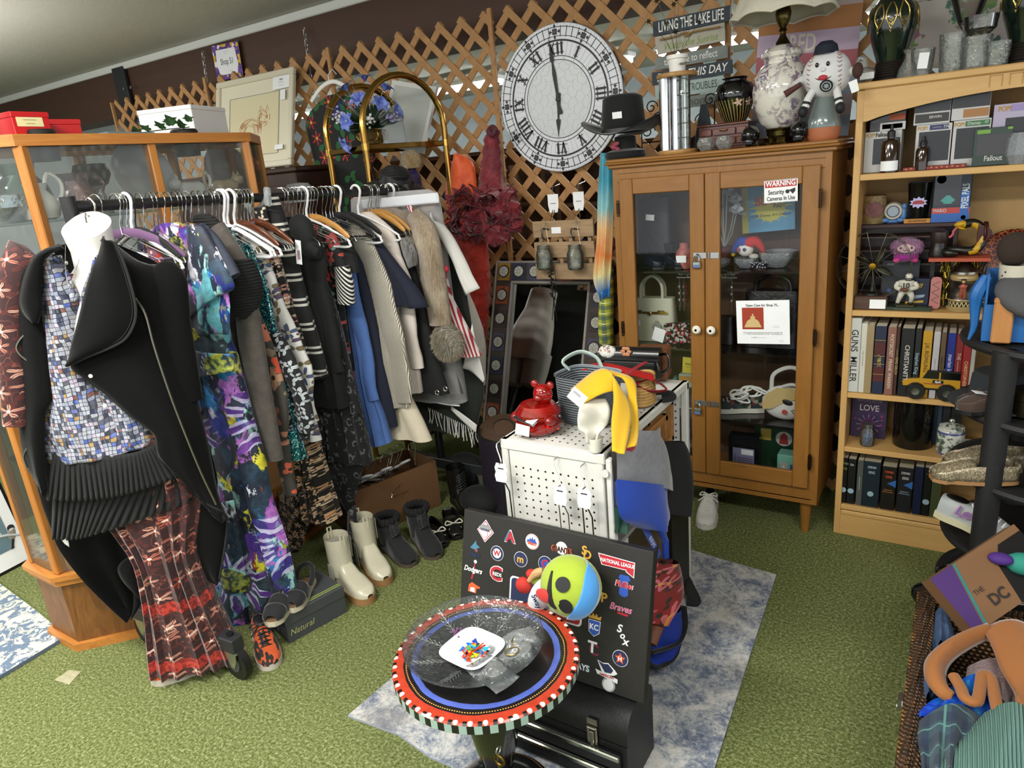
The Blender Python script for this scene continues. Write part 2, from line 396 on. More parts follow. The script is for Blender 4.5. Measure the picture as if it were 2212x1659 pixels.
def cdoor(xa,xb,hx,hs):
 w=xb-xa;st=.062
 b=B();yc=CY0-.011;
 for x in (xa+st/2,xb-st/2): b.box((x,yc,(DZ0+DZ1)/2),(st-.001,.022,DZ1-DZ0),bev=.003)
 b.box(((xa+xb)/2,yc,DZ0+.035),(w-2*st,.02,.07),1,bev=.003);b.box(((xa+xb)/2,yc,DZ1-.032),(w-2*st,.02,.064),1,bev=.003)
 d=b.obj('door',[HONZ,HONX],t)
 B().box(((xa+xb)/2,yc+.004,(DZ0+DZ1)/2),(w-2*st+.01,.004,DZ1-DZ0-.13)).obj('glass_pane',PANE,d)
 B().la([(.0,0),(.008,0),(.007,.012),(.017,.016),(.019,.024),(.013,.032),(0,.033)],O_,16,M=frame((hx,yc-.011,.905))).la([(.0,0),(.006,0),(.005,.003),(0,.003)],(0,0,.0325),8,1,M=frame((hx,yc-.011,.905))).obj('knob',[mt('e8e4d8',.25),mt('3a3026',.3,1)],d)
 for z in (.36,.89,1.42):
  B().cyl((hs,yc-.014,z-.024),(hs,yc-.014,z+.024),.005,8).cyl((hs,yc-.014,z-.034),(hs,yc-.014,z-.027),.006,8).cyl((hs,yc-.014,z+.027),(hs,yc-.014,z+.034),.006,8).box((hs,yc-.0115,z),(.016,.003,.05)).obj('hinge',mt('4a382a',.4,1),d)
cdoor(CX0+.035,CXM-.001,CXM-.03,CX0+.03);cdoor(CXM+.001,CX1-.035,CXM+.032,CX1-.03)
GSH=thin_glass('shelf_glass','#dfe9e6','#6f9488',.6)
CSH=(.475,.79,1.135)
for z in CSH:
 B().box(((CX0+CX1)/2,(CY0+CY1)/2+.012,z),(CX1-CX0-.05,CY1-CY0-.05,.008)).obj('shelf',mt('14110d',.12,spec=.7),t)
for z in (.57,1.215):
 b=B();x=CXM;y=CY0-.0235
 b.box((x-.02,y,z),(.055,.003,.026),bev=.001);b.box((x+.042,y,z),(.036,.003,.026),bev=.001);b.cyl((x+.018,y-.001,z-.013),(x+.018,y-.001,z+.013),.004,8)
 for dx in (.034,.052,-.04): b.cyl((x+dx,y-.002,z),(x+dx,y-.004,z),.003,8)
 b.tb(circ((x-.028,y-.008,z),.008,12,'x'),.0022,6,closed=True)
 b.obj('hasp',STEEL,t)
 q=TH('padlock','small steel padlock on the %s hasp of the glazed cabinet'%('lower' if z<1 else 'upper'),'padlock',(x-.03,y-.012,z-.05))
 B().box((0,0,.014),(.034,.014,.03),bev=.004).box((0,-.0075,.009),(.026,.001,.012),1).obj('lock_body',[STEEL,mt('5a6f9a',.4)],q,0)
 B().tb([(-.01,0,.028),(-.01,0,.042),(-.006,0,.05),(.006,0,.05),(.01,0,.042),(.01,0,.028)],.0028,8).obj('shackle',CHROME,q,0)
# bookcase
KX0,KX1,KY0,KY1,KZ=-.375,.62,2.95,3.24,1.80
t=TH('bookcase','tall light birch bookcase with arched top rail and six shelves','bookcase',((KX0+KX1)/2,(KY0+KY1)/2,0));T=.024
b=B()
for x in (KX0+T/2,KX1-T/2): B().box((x,(KY0+KY1)/2,KZ/2-.01),(T,KY1-KY0,KZ-.02),bev=.002).obj('side_panel',BIRZ,t)
B().box(((KX0+KX1)/2,(KY0+KY1)/2-.003,KZ-.006),(KX1-KX0+.012,KY1-KY0+.012,.024),bev=.004).obj('top_board',BIRX,t)
W=KX1-KX0-2*T;xm=(KX0+KX1)/2
P=[(-W/2,.0),(-W/2,-.108)]+[(-W/2+.012+(W-.024)*i/24,-.108+.058*sin(PI*i/24)**.8) for i in RN(25)]+[(W/2,-.108),(W/2,0)]
b=B().pr(P[::-1],.018,M=frame((xm,KY0+.02,KZ-.018)))
for dx in (-.055,0,.055):
 for q in PM: b.box((xm+dx+q*.017-.03,KY0+.002,KZ-.041),(.003,.003,.034),1)
 b.box((xm+dx-.03,KY0+.002,KZ-.024),(.036,.003,.003),1)
b.obj('arched_rail',[BIRX,mt('a67c42',.5)],t)
KSH=(.163,.43,.715,1.018,1.395)
KSH=tuple(PY(x,y,KY0).z-.004 for x,y in ((1815,1087),(1819,962),(1824,845),(1833,668),(1851,375)))
for z in KSH:
 B().box((xm,(KY0+KY1)/2-.002,z-.012),(W,KY1-KY0-.008,.022),bev=.002).obj('shelf',BIRX,t)
B().box((xm,KY0+.012,KSH[0]/2-.02),(W,.018,KSH[0]-.03)).box((xm,KY0+.004,KSH[0]-.036),(W,.012,.02),bev=.004).obj('plinth',BIRX,t)
B().box((xm,KY1-.005,KZ/2),(W,.008,KZ-.05)).obj('back_panel',mt('a3824f',.6,var=.06),t)
# octagonal oak showcase behind the garment rack
EX=-2.58;c1=(-2.75,.95)
PL=[(-2.95,.95),c1,(EX,1.145),(EX,2.03),(-2.75,2.22),(-2.95,2.22),(-3.12,2.03),(-3.12,1.145)]
def scalepl(P,d):
 cx,cy=sum(p[0] for p in P)/8,sum(p[1] for p in P)/8;return [(cx+(x-cx)*(1+d/abs(EX-cx)),cy+(y-cy)*(1+d/.63)) for x,y in P]
t=TH('oak_showcase','octagonal oak and glass showcase full of glassware behind the garment rack','showcase',(-2.85,1.585,0))
B().pr(PL,.27,z0=.02).obj('base_cabinet',DKWOOD,t)
B().pr(scalepl(PL,.02),.03).obj('base_moulding',OAKX,t)
B().pr(scalepl(PL,.018),.022,z0=.285).pr(scalepl(PL,.03),.02,z0=.31).obj('deck_moulding',OAKX,t)
ZT=1.84
b=B();Po=scalepl(PL,.012);Pi=scalepl(PL,-.06)
for i in RN(8):
 a,c,d,e=Po[i],Po[(i+1)%8],Pi[(i+1)%8],Pi[i];b.pr([a,c,d,e],.036,z0=ZT-.012)
b.obj('top_frame',OAKY,t)
B().pr(scalepl(PL,-.05),.006,z0=ZT+.004).obj('glass_top',thin_glass('case_top_glass','#e6ece9','#9db3aa',.8),t)
for i,(x,y) in EN(PL+[(EX,1.60),(-3.12,1.6)]):
 b=B();a=math.atan2(y-1.585,x+2.85);b.box((0,0,1.08),(.038,.034,1.5),bev=.004,M=TR((x-.014*cos(a),y-.014*sin(a),0),(0,0,a if i<8 else 0)));b.obj('corner_post',OAKZ,t)
CPANE=thin_glass('showcase_pane',gl=.5,body=.05,bodycol='#b8c0bc')
for i in RN(8):
 a,c=V((*PL[i],0)),V((*PL[(i+1)%8],0));d=c-a
 B().box((d.length/2,0,0),(d.length-.03,1.49,.004),M=frame((a.x,a.y,1.08),d,(d.y,-d.x,0))).obj('glass_pane',CPANE,t)
SHZ=(.75,1.12,1.46)
SHZ=(.75,1.17,1.585)
for z in SHZ:
 B().pr(scalepl(PL,-.03),.008,z0=z).obj('glass_shelf',thin_glass('case_shelf_glass','#e3ece8','#7f9a90',.7),t)
# garment rack
RX=-2.30;RY0,RY1=1.12,2.68;RZ0,RZ1=1.637,1.575
t=TH('garment_rack','black rolling garment rack packed with hanging clothes','garment rack',(RX,(RY0+RY1)/2,0));RACK=t
B().cyl((RX,RY0,RZ0-.008),(RX,RY1,RZ1-.008),.017,16).obj('hang_bar',BLKM,t)
def barz(y): return RZ0-.008+(RZ1-RZ0)*(y-RY0)/(RY1-RY0)
for y in (RY0,RY1):
 B().cyl((RX,y,.16),(RX,y,barz(y)+.03),.022,16).obj('upright',BLKM,t)
 M=TR((RX,y,0),(0,0,.07 if y==RY0 else 0));b=B().box((.025,0,.14),(.56,.05,.055),bev=.004,M=M);b.M=M;b.cyl((-.2,0,.165),(-.2,0,.178),.012,8,1);b.cyl((.27,0,.165),(.27,0,.178),.012,8,1);b.obj('foot_bar',[mt('26282a',.5),BLK],t)
 for sx in PM:
  x0,y0=RX+.03+sx*.25,y;x=x0;y+=(sx*.27*.07 if abs(y-RY0)<.1 else 0);b=B()
  b.cyl((x,y-.014,.062),(x,y+.014,.062),.062,28);k=b.obj('caster_wheel',mt('0c0c0d',.45),t)
  b=B()
  for q in PM: b.pr([(-.03,.112),(.03,.112),(.025,.08),(.008,.05),(-.008,.05),(-.025,.085)],.003,M=frame((x,y+q*.02+.0015,0)))
  b.box((x,y,.112),(.066,.046,.004));b.cyl((x,y-.022,.062),(x,y+.022,.062),.006,8);b.obj('caster_fork',mt('a5aa8a',.35,.8),k)
  B().cyl((x,y-.018,.062),(x,y+.018,.062),.03,16).obj('caster_hub',mt('3a3c3c',.5),k);y=y0
# pegboard stand
QX0,QX1,QY0,QY1,QZ=-1.13,-.785,1.595,2.30,.852
t=TH('pegboard_stand','white metal pegboard display stand standing on the blue-grey rug','display stand',((QX0+QX1)/2,(QY0+QY1)/2,0))
PEGW=mt('c9c8c2',.45,var=.02)
def pegboard(b,M,w,h,nx,nz,x0,z0,st=.0254,r=.0034):
 b.box((w/2,h/2,-.002),(w,h,.004),0,M=M)
 for i in RN(nx):
  for j in RN(nz): b.la([(r,.0),(r,.0006),(0,.0006)],(x0+i*st,z0+j*st,0),8,1,M=M)
HOLE=mt('0d0e0e',.9)
b=B();pegboard(b,frame((QX0+.028,QY0+.003,.12)),QX1-QX0-.056,QZ-.15,11,26,.020,.012);b.obj('front_pegboard',[PEGW,HOLE],t)
b=B();pegboard(b,frame((QX1-.03,QY1-.02,.12),(-1,0,0),(0,1,0)),QX1-QX0-.06,QZ-.15,2,2,.1,.1);pegboard(b,frame((QX0+.03,QY1-.03,.12)),QX1-QX0-.06,QZ-.15,11,26,.02,.012);b.obj('rear_pegboard',[PEGW,HOLE],t)
b=B();pegboard(b,frame((QX0+.01,QY0+.01,QZ),(1,0,0),(0,0,1)),QX1-QX0-.02,.40,12,14,.022,.03);b.obj('top_pegboard',[PEGW,HOLE],t)
b=B();pegboard(b,frame((QX0+.01,QY1-.29,QZ-.0),(1,0,0),(0,0,1)),QX1-QX0-.02,.28,2,2,.03,.03);b.obj('rear_top_panel',[PEGW,HOLE],t)
b=B()
for x in (QX0+.012,QX1-.012):
 b.box((x,(QY0+QY1)/2,QZ-.014),(.022,QY1-QY0,.028),bev=.003);b.obj('side_rail',PEGW,t);b=B()
for y in (QY0+.008,QY1-.012): b.box(((QX0+QX1)/2,y,QZ-.016),(QX1-QX0,.02,.03),bev=.003);b.obj('cross_rail',PEGW,t);b=B()
b.box(((QX0+QX1)/2,QY0+.006,.11),(QX1-QX0-.05,.02,.03));b.obj('cross_rail',PEGW,t)
for x,y in ((QX0+.012,QY0+.012),(QX1-.018,QY0+.012),(QX0+.012,QY1-.012),(QX1-.012,QY1-.012)):
 B().box((x,y,QZ/2),(.024,.024,QZ),bev=.003).obj('leg',PEGW,t)
B().box((QX1+.012,QY0+.008,.47),(.018,.024,.74),bev=.003).cyl((QX1+.004,QY0-.006,.8),(QX1+.004,QY0-.012,.8),.011,14).box((QX1+.008,QY0-.008,.55),(.03,.006,.012)).box((QX1-.004,QY0-.01,.56),(.008,.006,.06)).obj('folding_latch_bar',PEGW,t)
for z in (.5,.17): B().box(((QX0+QX1)/2,(QY0+QY1)/2+.02,z),(QX1-QX0-.05,QY1-QY0-.08,.014)).obj('inner_shelf',PEGW,t)
# rugs
def rugmat():
 g=G('distressed_rug');v=g.co();a=g.noise(v,9,6,.75,.6);n=g.noise(v,60,4,.8);w=g.noise(v,3,3,.6)
 c=g.ramp(g.ad(g.mul(a,.65),g.mul(n,.35)),[(.36,'#3d4a66'),(.45,'#6d7686'),(.52,'#a3a6a8'),(.6,'#c5c3bf'),(.7,'#8b9099')])
 c=g.mix(g.ramp(w,[(.5,0.),(.7,.45)]),c,'#a69a86');return g.fin(c,.9,bump=n,bs=.4,bd=.004)
P=[FL(1677,1245),FL(1560,1212),FL(1490,1190),(-1.25,2.54,0),(-1.50,2.5,0),(-1.49,1.8,0),FL(752,1550),FL(860,1590),FL(930,1640),FL(975,1659),(-.95,1.02,0),(-.43,1.1,0),FL(1545,1659),FL(1620,1420)]
b=B().pr([(p[0],p[1]) for p in P],.008,z0=.001,msid=1);tag(b.obj('area_rug',[rugmat(),mt('8e95a0',.9)]),'distressed blue and grey rug lying under the pegboard stand and round table','rug')
def coral():
 g=G('coral_rug');v=g.co();n=g.vor(g.mix(.5,v,g.noise(v,14,3,.6,0,1)),9,'DISTANCE_TO_EDGE');m=g.noise(v,16,4,.7,1.4);s=g.noise(g.co((10,90,1)),4,2)
 base=g.ramp(s,[(.3,'#52657c'),(.7,'#6b7d92')]);c=g.mix(g.ramp(m,[(.49,0.),(.52,1.)]),base,'#d9d2b4');return g.fin(c,.95,bump=m,bs=.5,bd=.01)
P=[FL(145,1380),FL(0,1468),FL(-300,1700),FL(-420,1400),FL(-120,1180),FL(0,1265),FL(80,1325)]
b=B().pr([(p.x,p.y) for p in P],.014,z0=.001,msid=1);tag(b.obj('coral_rug',[coral(),mt('56657a',.9)]),'blue rug with cream coral branches at the left, by the oak showcase','rug')
b=B();P=[FL(118,1470),FL(150,1480),FL(175,1452),FL(150,1448)];b.pr([(p.x,p.y) for p in P],.0015,z0=.001);tag(b.obj('floor_tape',mt('9a9678',.8,var=.15,vs=60)),'small strip of beige tape stuck to the carpet','tape')
# toolbox and the board on it
TX0,TX1,TY0,TY1,TZ=-1.17,-.625,1.312,1.49,.258
t=TH('toolbox','black steel toolbox with domed lid and latch on the rug','toolbox',((TX0+TX1)/2,(TY0+TY1)/2,0))
TBK=mt('0d0d0e',.45,var=.25,vs=40,bump=.5,bsc=350,bd=.002)
M=frame((TX0,0,0),(0,1,0),(1,0,0))   # profile in y,z extruded along x
pro=[(TY0,.012),(TY1,.012),(TY1,.165),(TY0,.165)]
B().pr(pro,TX1-TX0,M=Matrix(((0,0,1,TX0),(1,0,0,0),(0,1,0,0),(0,0,0,1)))).obj('body',TBK,t)
pro=[(TY0,.168),(TY1,.168),(TY1,TZ-.05)]+[(TY1-.05+.05*cos(a),TZ-.05+.05*sin(a)) for a in [PI/10*i for i in RN(1,5)]]+[(TY1-.06,TZ),(TY0+.07,TZ)]+[(TY0+.06-.06*sin(a),TZ-.06+.06*cos(a)) for a in [PI/10*i for i in RN(1,6)]]
B().pr(pro,TX1-TX0+.004,M=Matrix(((0,0,1,TX0-.002),(1,0,0,0),(0,1,0,0),(0,0,0,1)))).obj('lid',TBK,t,sm=25)
for i,z in EN((.118,.06)):
 b=B().box(((TX0+TX1)/2,TY0-.008,z),(TX1-TX0-.03,.016,.05),bev=.004);d=b.obj('drawer',TBK,t)
 B().box(((TX0+TX1)/2,TY0-.019,z+.018),(TX1-TX0-.03,.008,.016),bev=.003).obj('drawer_pull',mt('b9bfb0',.22,1),d)
def latch(x):
 b=B();y=TY0-.004
 b.box((x,y,.215),(.03,.004,.02));b.cyl((x-.012,y-.005,.2),(x+.012,y-.005,.2),.005,8)
 for dx in (-.011,.011): b.box((x+dx,y-.004,.175),(.008,.006,.055),bev=.002)
 b.box((x,y-.006,.165),(.012,.006,.05),bev=.002);b.box((x,y,.14),(.028,.004,.014));b.obj('latch',mt('a3a090',.3,1),t)
latch(-.72);latch(-1.08)
# round painted table
KT=.485;KR=.231;KC=FL(1049,1412,KT);KC.z=0
t=TH('pedestal_table','small round black pedestal table with painted red, blue and checked rim','table',KC)
def tabletop():
 g=G('painted_tabletop');v=g.co();x,y,z=g.sep(v)
 r=g.math('SQRT',g.ad(g.mul(x,x),g.mul(y,y)));a=g.math('ARCTAN2',y,x)
 wob=g.mul(g.noise(v,22,2),.006);r=g.ad(r,g.math('SUBTRACT',wob,.003))
 u=g.math('DIVIDE',r,KR)
 red=g.mix(g.noise(v,60,3),'#8f2a17','#b5402a');blue=g.mix(g.noise(v,40,3),'#3d4f9e','#5b6cb8');blk=g.mix(g.noise(v,30,4,.7),'#0c0c0d','#1f1d1e')
 c=blk
 def band(c,lo,hi,col): return g.mix(g.mul(g.gt(u,lo),g.lt(u,hi)),c,col)
 c=band(c,.735,.80,blue);c=band(c,.875,1.01,red)
 dots=lambda n,rc,rad:g.lt(g.ad(g.math('POWER',g.mul(g.math('SUBTRACT',g.math('FRACT',g.mul(a,n/(2*PI))),.5),2*PI*rc/n),2),g.math('POWER',g.math('SUBTRACT',r,rc),2)),rad*rad)
 c=g.mix(dots(200,KR*.845,.0017),c,'#d89a4a')
 st=g.lt(g.math('FRACT',g.mul(a,42/(2*PI))),.28)
 c=g.mix(g.mul(st,g.gt(u,.955)),c,'#121212')
 c=g.mix(dots(42,KR*.972,.0058),c,'#efe9da')
 return g.fin(c,.28,coat=.3)
def rimmat():
 g=G('checked_rim');x,y,z=g.sep(g.co());a=g.math('ARCTAN2',y,x)
 return g.fin(g.mix(g.lt(g.math('FRACT',g.ad(g.mul(a,42/(2*PI)),.25)),.52),'#151515','#8fa79c'),.3)
B().la([(0,KT),(KR-.004,KT),(KR,KT-.004)],O_,96,0).la([(KR,KT-.004),(KR,KT-.026),(KR-.006,KT-.03)],O_,96,1).la([(KR-.006,KT-.03),(.05,KT-.03),(0,KT-.03)],O_,96,2).obj('tabletop',[tabletop(),rimmat(),BLK],t,0)
GBLK=mt('0b0b0b',.15,coat=.6,spec=.6)
B().la([(0,KT-.03),(.05,KT-.03),(.035,KT-.06),(.045,KT-.1),(.062,KT-.17),(.064,KT-.22),(.054,KT-.28),(.04,KT-.34),(.034,KT-.39),(.05,.075),(.06,.062),(0,.062)],O_,32).obj('pedestal',GBLK,t,0)
def basemat():
 g=G('dotted_base');v=g.co();x,y,z=g.sep(v);r=g.math('SQRT',g.ad(g.mul(x,x),g.mul(y,y)));a=g.math('ARCTAN2',y,x)
 d=g.mul(g.lt(g.math('ABSOLUTE',g.math('SUBTRACT',r,.127)),.0018),g.lt(g.math('FRACT',g.mul(a,22)),.5))
 st=g.mul(g.lt(g.math('FRACT',g.ad(g.mul(a,4/(2*PI)),.62)),.07),g.gt(r,.085))
 c=g.mix(d,'#0d0d0d','#c98a3a');c=g.mix(st,c,'#8fa79c');return g.fin(c,.2,coat=.5)
B().la([(0,.0),(.14,.0),(.14,.03),(.13,.04),(.085,.058),(.05,.07),(0,.07)],(0,0,.009),48).obj('base_plate',basemat(),t,0)
# board of team badges
BY0,BZ0=1.378,.262;BT=V((0,.25,.97)).normalized()
BXL,BXR,BH=-1.205,-.603,.408
t=TH('badge_board','black canvas board covered in baseball team badges, propped on the toolbox','wall board',((BXL+BXR)/2,BY0,BZ0))
BM=frame((BXL,BY0,BZ0),(1,0,0),V((1,0,0)).cross(BT))   # x right, y up the board, z toward viewer
B().box(((BXR-BXL)/2,BH/2,-.0145),(BXR-BXL,BH,.029),M=BM,bev=.0015).obj('canvas',mt('161412',.55,var=.15,vs=60,bump=.2,bsc=600,bd=.001),t)
BOARD=t
# shoe carousel
SC=V((.30,2.56,0));SR=.292
SZ=(1.0,.785,.575,.335,.15)
t=TH('shoe_carousel','black five-tier round shoe carousel in front of the bookcase','shoe rack',SC);CARO=t
SBK=mt('121213',.6,var=.2,vs=25,bump=.25,bsc=300,bd=.002)
for z in SZ:
 B().la([(0,z-.012),(SR-.025,z-.014),(SR-.006,z-.018),(SR,z-.006),(SR-.004,z+.006),(SR-.02,z+.008),(SR-.03,z),(0,z)],O_,72,fx=lambda q,zz:1-.045*(1+cos(3*(q-2.0)))/2).obj('tray',SBK,t,0)
for a in (math.atan2(-.19,-.175),math.atan2(-.19,-.175)+2.1,math.atan2(-.19,-.175)+4.2):
 B().cyl((.258*cos(a),.258*sin(a),.06),(.258*cos(a),.258*sin(a),SZ[0]),.033,24).obj('column',SBK,t,0)
B().la([(0,0),(.27,0),(.285,.03),(.26,.07),(.24,.11),(0,.11)],O_,56).obj('base',SBK,t,0)
# wicker trunk
WX0,WX1,WY0,WY1,WZ=-.025,.80,.95,2.10,.335
def wicker():
 g=G('dark_wicker');v=g.co((60,60,60));x,y,z=g.sep(v)
 s=g.ad(x,y);row=g.math('FLOOR',g.mul(z,1.2));a=g.wave(g.comb(g.ad(s,g.mul(row,1.5)),0,0),.35,.6);h=g.mul(a,g.wave(g.comb(0,0,z),.38,0,dr='Z'))
 n=g.noise(g.co(),40,3,.7);c=g.ramp(g.ad(g.mul(h,.6),g.mul(n,.5)),[(.2,'#1a0f06'),(.5,'#4d3114'),(.85,'#a87c3e')]);return g.fin(c,.45,bump=h,bs=.8,bd=.01)
WK=wicker()
t=TH('wicker_trunk','dark woven wicker trunk full of folded clothes at the right','basket',((WX0+WX1)/2,(WY0+WY1)/2,0))
b=B();T=.037;xm=(WX0+WX1)/2;ym=(WY0+WY1)/2
def weave(b,p,q,zt,n,r=.0085,out=(1,0,0)):
 p,q=V(p),V(q);L=(q-p).length;o=V(out);rows=int(zt/.0155);m=int(L/.035)
 for k in RN(rows):
  z=.012+k*.0155;P=[p.lerp(q,i/m)+o*(.0055*(1 if (i+k)%2 else -1))+V((0,0,z)) for i in RN(m+1)];b.tb(P,r,6)
weave(b,(WX0+.012,WY0,0),(WX0+.012,WY1,0),WZ-.03,0,out=(1,0,0));weave(b,(WX0,WY1-.012,0),(WX1,WY1-.012,0),WZ-.03,0,out=(0,1,0))
b.box((WX0+.022,ym,WZ/2-.01),(.012,WY1-WY0,WZ-.03));b.box((xm,WY1-.022,WZ/2-.01),(WX1-WX0,.012,WZ-.03));b.box((xm,WY0+.02,WZ/2-.01),(WX1-WX0,.03,WZ-.03));b.box((WX1-.02,ym,WZ/2-.01),(.03,WY1-WY0,WZ-.03));b.box((xm,ym,.02),(WX1-WX0-.06,WY1-WY0-.06,.02))
b.obj('woven_walls',WK,t)
b=B()
def rim(p,q,w,out):
 p,q=V(p),V(q);L=(q-p).length;m=int(L/.013)
 for i in RN(m):
  c=p.lerp(q,(i+.5)/m);d=(q-p).normalized();b.tb([c+V(out)*(-w/2)+d*-.006+V((0,0,-.012)),c+V(out)*(-w/2)+d*-.003,c+V((0,0,.006)),c+V(out)*(w/2)+d*.003,c+V(out)*(w/2)+d*.006+V((0,0,-.012))],.0068,6)
rim((WX0+T/2,WY0,WZ-.012),(WX0+T/2,WY1,WZ-.012),T,(1,0,0));rim((WX0,WY1-T/2,WZ-.012),(WX1,WY1-T/2,WZ-.012),T,(0,1,0))
b.obj('woven_rim',WK,t)
b=B();hy=FL(1940,1500,.28).y;b.cyl((WX0-.006,hy-.05,.28),(WX0-.006,hy+.05,.285),.004,8);b.cyl((WX0-.02,hy-.02,.262),(WX0,hy-.02,.262),.009,12);b.box((WX0-.012,hy-.018,.275),(.012,.03,.03));b.obj('side_hasp',STEEL,t)
# cloth patterns
def flowers(g,x,z,sc,np_,R=.42,rnd=.7,seed=0,inner=.55):
 v=g.comb(g.ad(x,seed),z,0);n=g.new('TexVoronoi',voronoi_dimensions='2D');g.l.new(v,n.inputs['Vector']);iv(n,'Scale',sc);iv(n,'Randomness',rnd)
 p=g.new('VectorMath',operation='SUBTRACT');g.l.new(v,p.inputs[0]);g.l.new(n.outputs['Position'],p.inputs[1]);q=g.sep(p.outputs[0])
 cs=g.sep(n.outputs['Color']);a=g.ad(g.math('ARCTAN2',q[1],q[0]),g.mul(cs[0],6.28))
 r=g.mul(g.math('SQRT',g.ad(g.mul(q[0],q[0]),g.mul(q[1],q[1]))),sc)
 rr=g.mul(g.ad(inner,g.mul(1-inner,g.math('COSINE',g.mul(a,np_)))),R)
 vein=g.math('ABSOLUTE',g.math('SINE',g.mul(a,np_)))
 return g.lt(r,rr),g.lt(r,R*.2),n.outputs['Color'],r,vein
def floral(name,base,petal,petal2,centre,sc=16,np_=5,R=.42,leaf=None,lsc=None,rough=.8,rnd=.8,vein=0,inner=.55,extra=None,bord=None,scroll=None):
 g=G(name);v=g.co();x,y,z=g.sep(v);c=base
 w=g.noise(v,40,2);x2=g.ad(x,g.mul(w,.012))
 if scroll:
  s=g.vor(g.mix(.12,v,g.noise(v,16,2,.5,0,1)),scroll[1],'DISTANCE_TO_EDGE');c=g.mix(g.lt(s,.018),c,scroll[0])
 if leaf:
  m=flowers(g,x,z,lsc or sc*1.5,2,.45,.9,3.1,.3);c=g.mix(m[0],c,leaf)
 m=flowers(g,x2,z,sc,np_,R,rnd,.4,inner);pc=g.mix(g.sep(m[2])[1],petal,petal2)
 if vein: pc=g.mix(g.mul(g.lt(m[4],.35),vein),pc,base)
 c=g.mix(m[0],c,pc);c=g.mix(m[1],c,centre)
 if extra: c=extra(g,c,x,y,z)
 return g.fin(c,rough,sheen=.2,bump=g.noise(v,300,2),bs=.15,bd=.002)
def watercolor():
 g=G('watercolour_print');o=g.co();x,y,z=g.sep(o);v=g.co((6,6,4.2));d=g.noise(v,1.3,3,.55,0,1);v2=g.mix(.75,v,d,'ADD')
 s=g.sep(g.vor(v2,1.5,out='Color'));t=g.sep(g.vor(g.mix(.6,v2,g.noise(v,6,3,.6,0,1),'ADD'),3.2,out='Color'))
 c=g.ramp(s[0],[(0,'#0d1428'),(.16,'#1d3448'),(.3,'#172a78'),(.42,'#43267e'),(.5,'#8a3f9e'),(.58,'#5fa6b2'),(.68,'#26363e'),(.8,'#101a30'),(.92,'#24485a')],True)
 c2=g.ramp(t[1],[(0,'#1a2438'),(.25,'#2272ae'),(.36,'#30237e'),(.46,'#a565b6'),(.56,'#c9c230'),(.64,'#9ccfc9'),(.74,'#d9d8e4'),(.8,'#1d2838'),(.93,'#8f3b26'),(.96,'#20303c')],True)
 k=g.ramp(g.noise(v2,1.9,3,.6,.8),[(.47,0.),(.56,1.)]);c=g.mix(k,c,c2)
 w=flowers(g,g.ad(x,g.mul(g.noise(o,9,2),.06)),z,2.9,10,.46,1,.23,.72);ring=g.mul(w[0],g.gt(w[3],.2))
 pc=g.mix(g.lt(w[4],.75),g.mix(g.sep(w[2])[0],'#b58fd0','#c8d2e4'),g.mix(g.sep(w[2])[1],'#28227e','#6a2a8e'))
 c=g.mix(g.mul(ring,g.mul(g.gt(g.sep(w[2])[2],.5),.75)),c,pc);c=g.mix(g.mul(g.lt(w[3],.17),.9),c,g.mix(g.ramp(g.noise(o,45,2),[(.42,0.),(.6,1.)]),'#10201e','#a8ae2c'))
 c=g.mix(.55,c,g.mix(g.ramp(g.noise(o,26,5,.7,.6),[(.35,0.),(.65,1.)]),'#05070f','#ffffff'),'SOFT_LIGHT')
 return g.fin(c,.6,sheen=.15)
def leopard():
 g=G('leopard_print');v=g.co((30,30,22));v=g.mix(.5,v,g.noise(v,1.6,2,.5,0,1),'ADD');d=g.vor(v,1,rnd=.75)
 r=g.mul(g.gt(d,.26),g.lt(d,.43));br=g.gt(g.noise(g.co(),55,1),.47)
 c=g.mix(g.mul(r,br),'#131315',g.mix(g.noise(g.co(),300,2),'#3d3e42','#6a6b6e'));return g.fin(c,.85,sheen=.15)
def tweed():
 g=G('tweed_weave');x,y,z=g.sep(g.co());wx=g.ad(x,g.mul(y,.6));k=82
 u=g.mul(wx,k);vv=g.mul(z,k*.98);nn=g.noise(g.co(),26,2,.5,0,1);u=g.ad(u,g.mul(g.sep(nn)[0],1.3));vv=g.ad(vv,g.mul(g.sep(nn)[1],1.3))
 cv=g.floor(g.comb(u,vv,0));cs=g.cell(cv);val=cs['Value']
 fu=g.math('FRACT',u);fv=g.math('FRACT',vv);ed=g.mul(g.mul(g.gt(fu,.12),g.gt(fv,.12)),1)
 c=g.ramp(val,[(0,'#a4a7b2'),(.26,'#8d93a6'),(.42,'#2c3350'),(.56,'#1d2030'),(.64,'#3e58a8'),(.7,'#b7a7bd'),(.8,'#9c9a9e'),(.88,'#7c4a36'),(.92,'#a8843f'),(.95,'#b4b6c0')],True)
 ln=g.gt(g.math('SINE',g.mul(vv,25)),.2);c=g.mix(g.mul(ln,.45),c,g.mix(g.cell(g.floor(g.comb(g.mul(u,3),vv,0)))['Value'],'#20222e','#b4b7c2'))
 c=g.mix(ed,'#20212c',c);return g.fin(c,.85,bump=ed,bs=.3,bd=.003)
def stripes(name,base,st,per,w,axis=2,dbl=None,shift=0,skew=0):
 g=G(name);s=g.sep(g.co());q=s[axis]
 if skew: q=g.ad(q,g.mul(s[0 if axis==2 else 2],skew))
 f=g.math('FRACT',g.ad(g.math('DIVIDE',q,per),shift));m=g.lt(f,w)
 if dbl: m=g.ad(m,g.mul(g.gt(f,dbl),g.lt(f,dbl+w)))
 return g.fin(g.mix(m,base,st),.85,sheen=.15,bump=g.noise(g.co(),250,2),bs=.15,bd=.002)
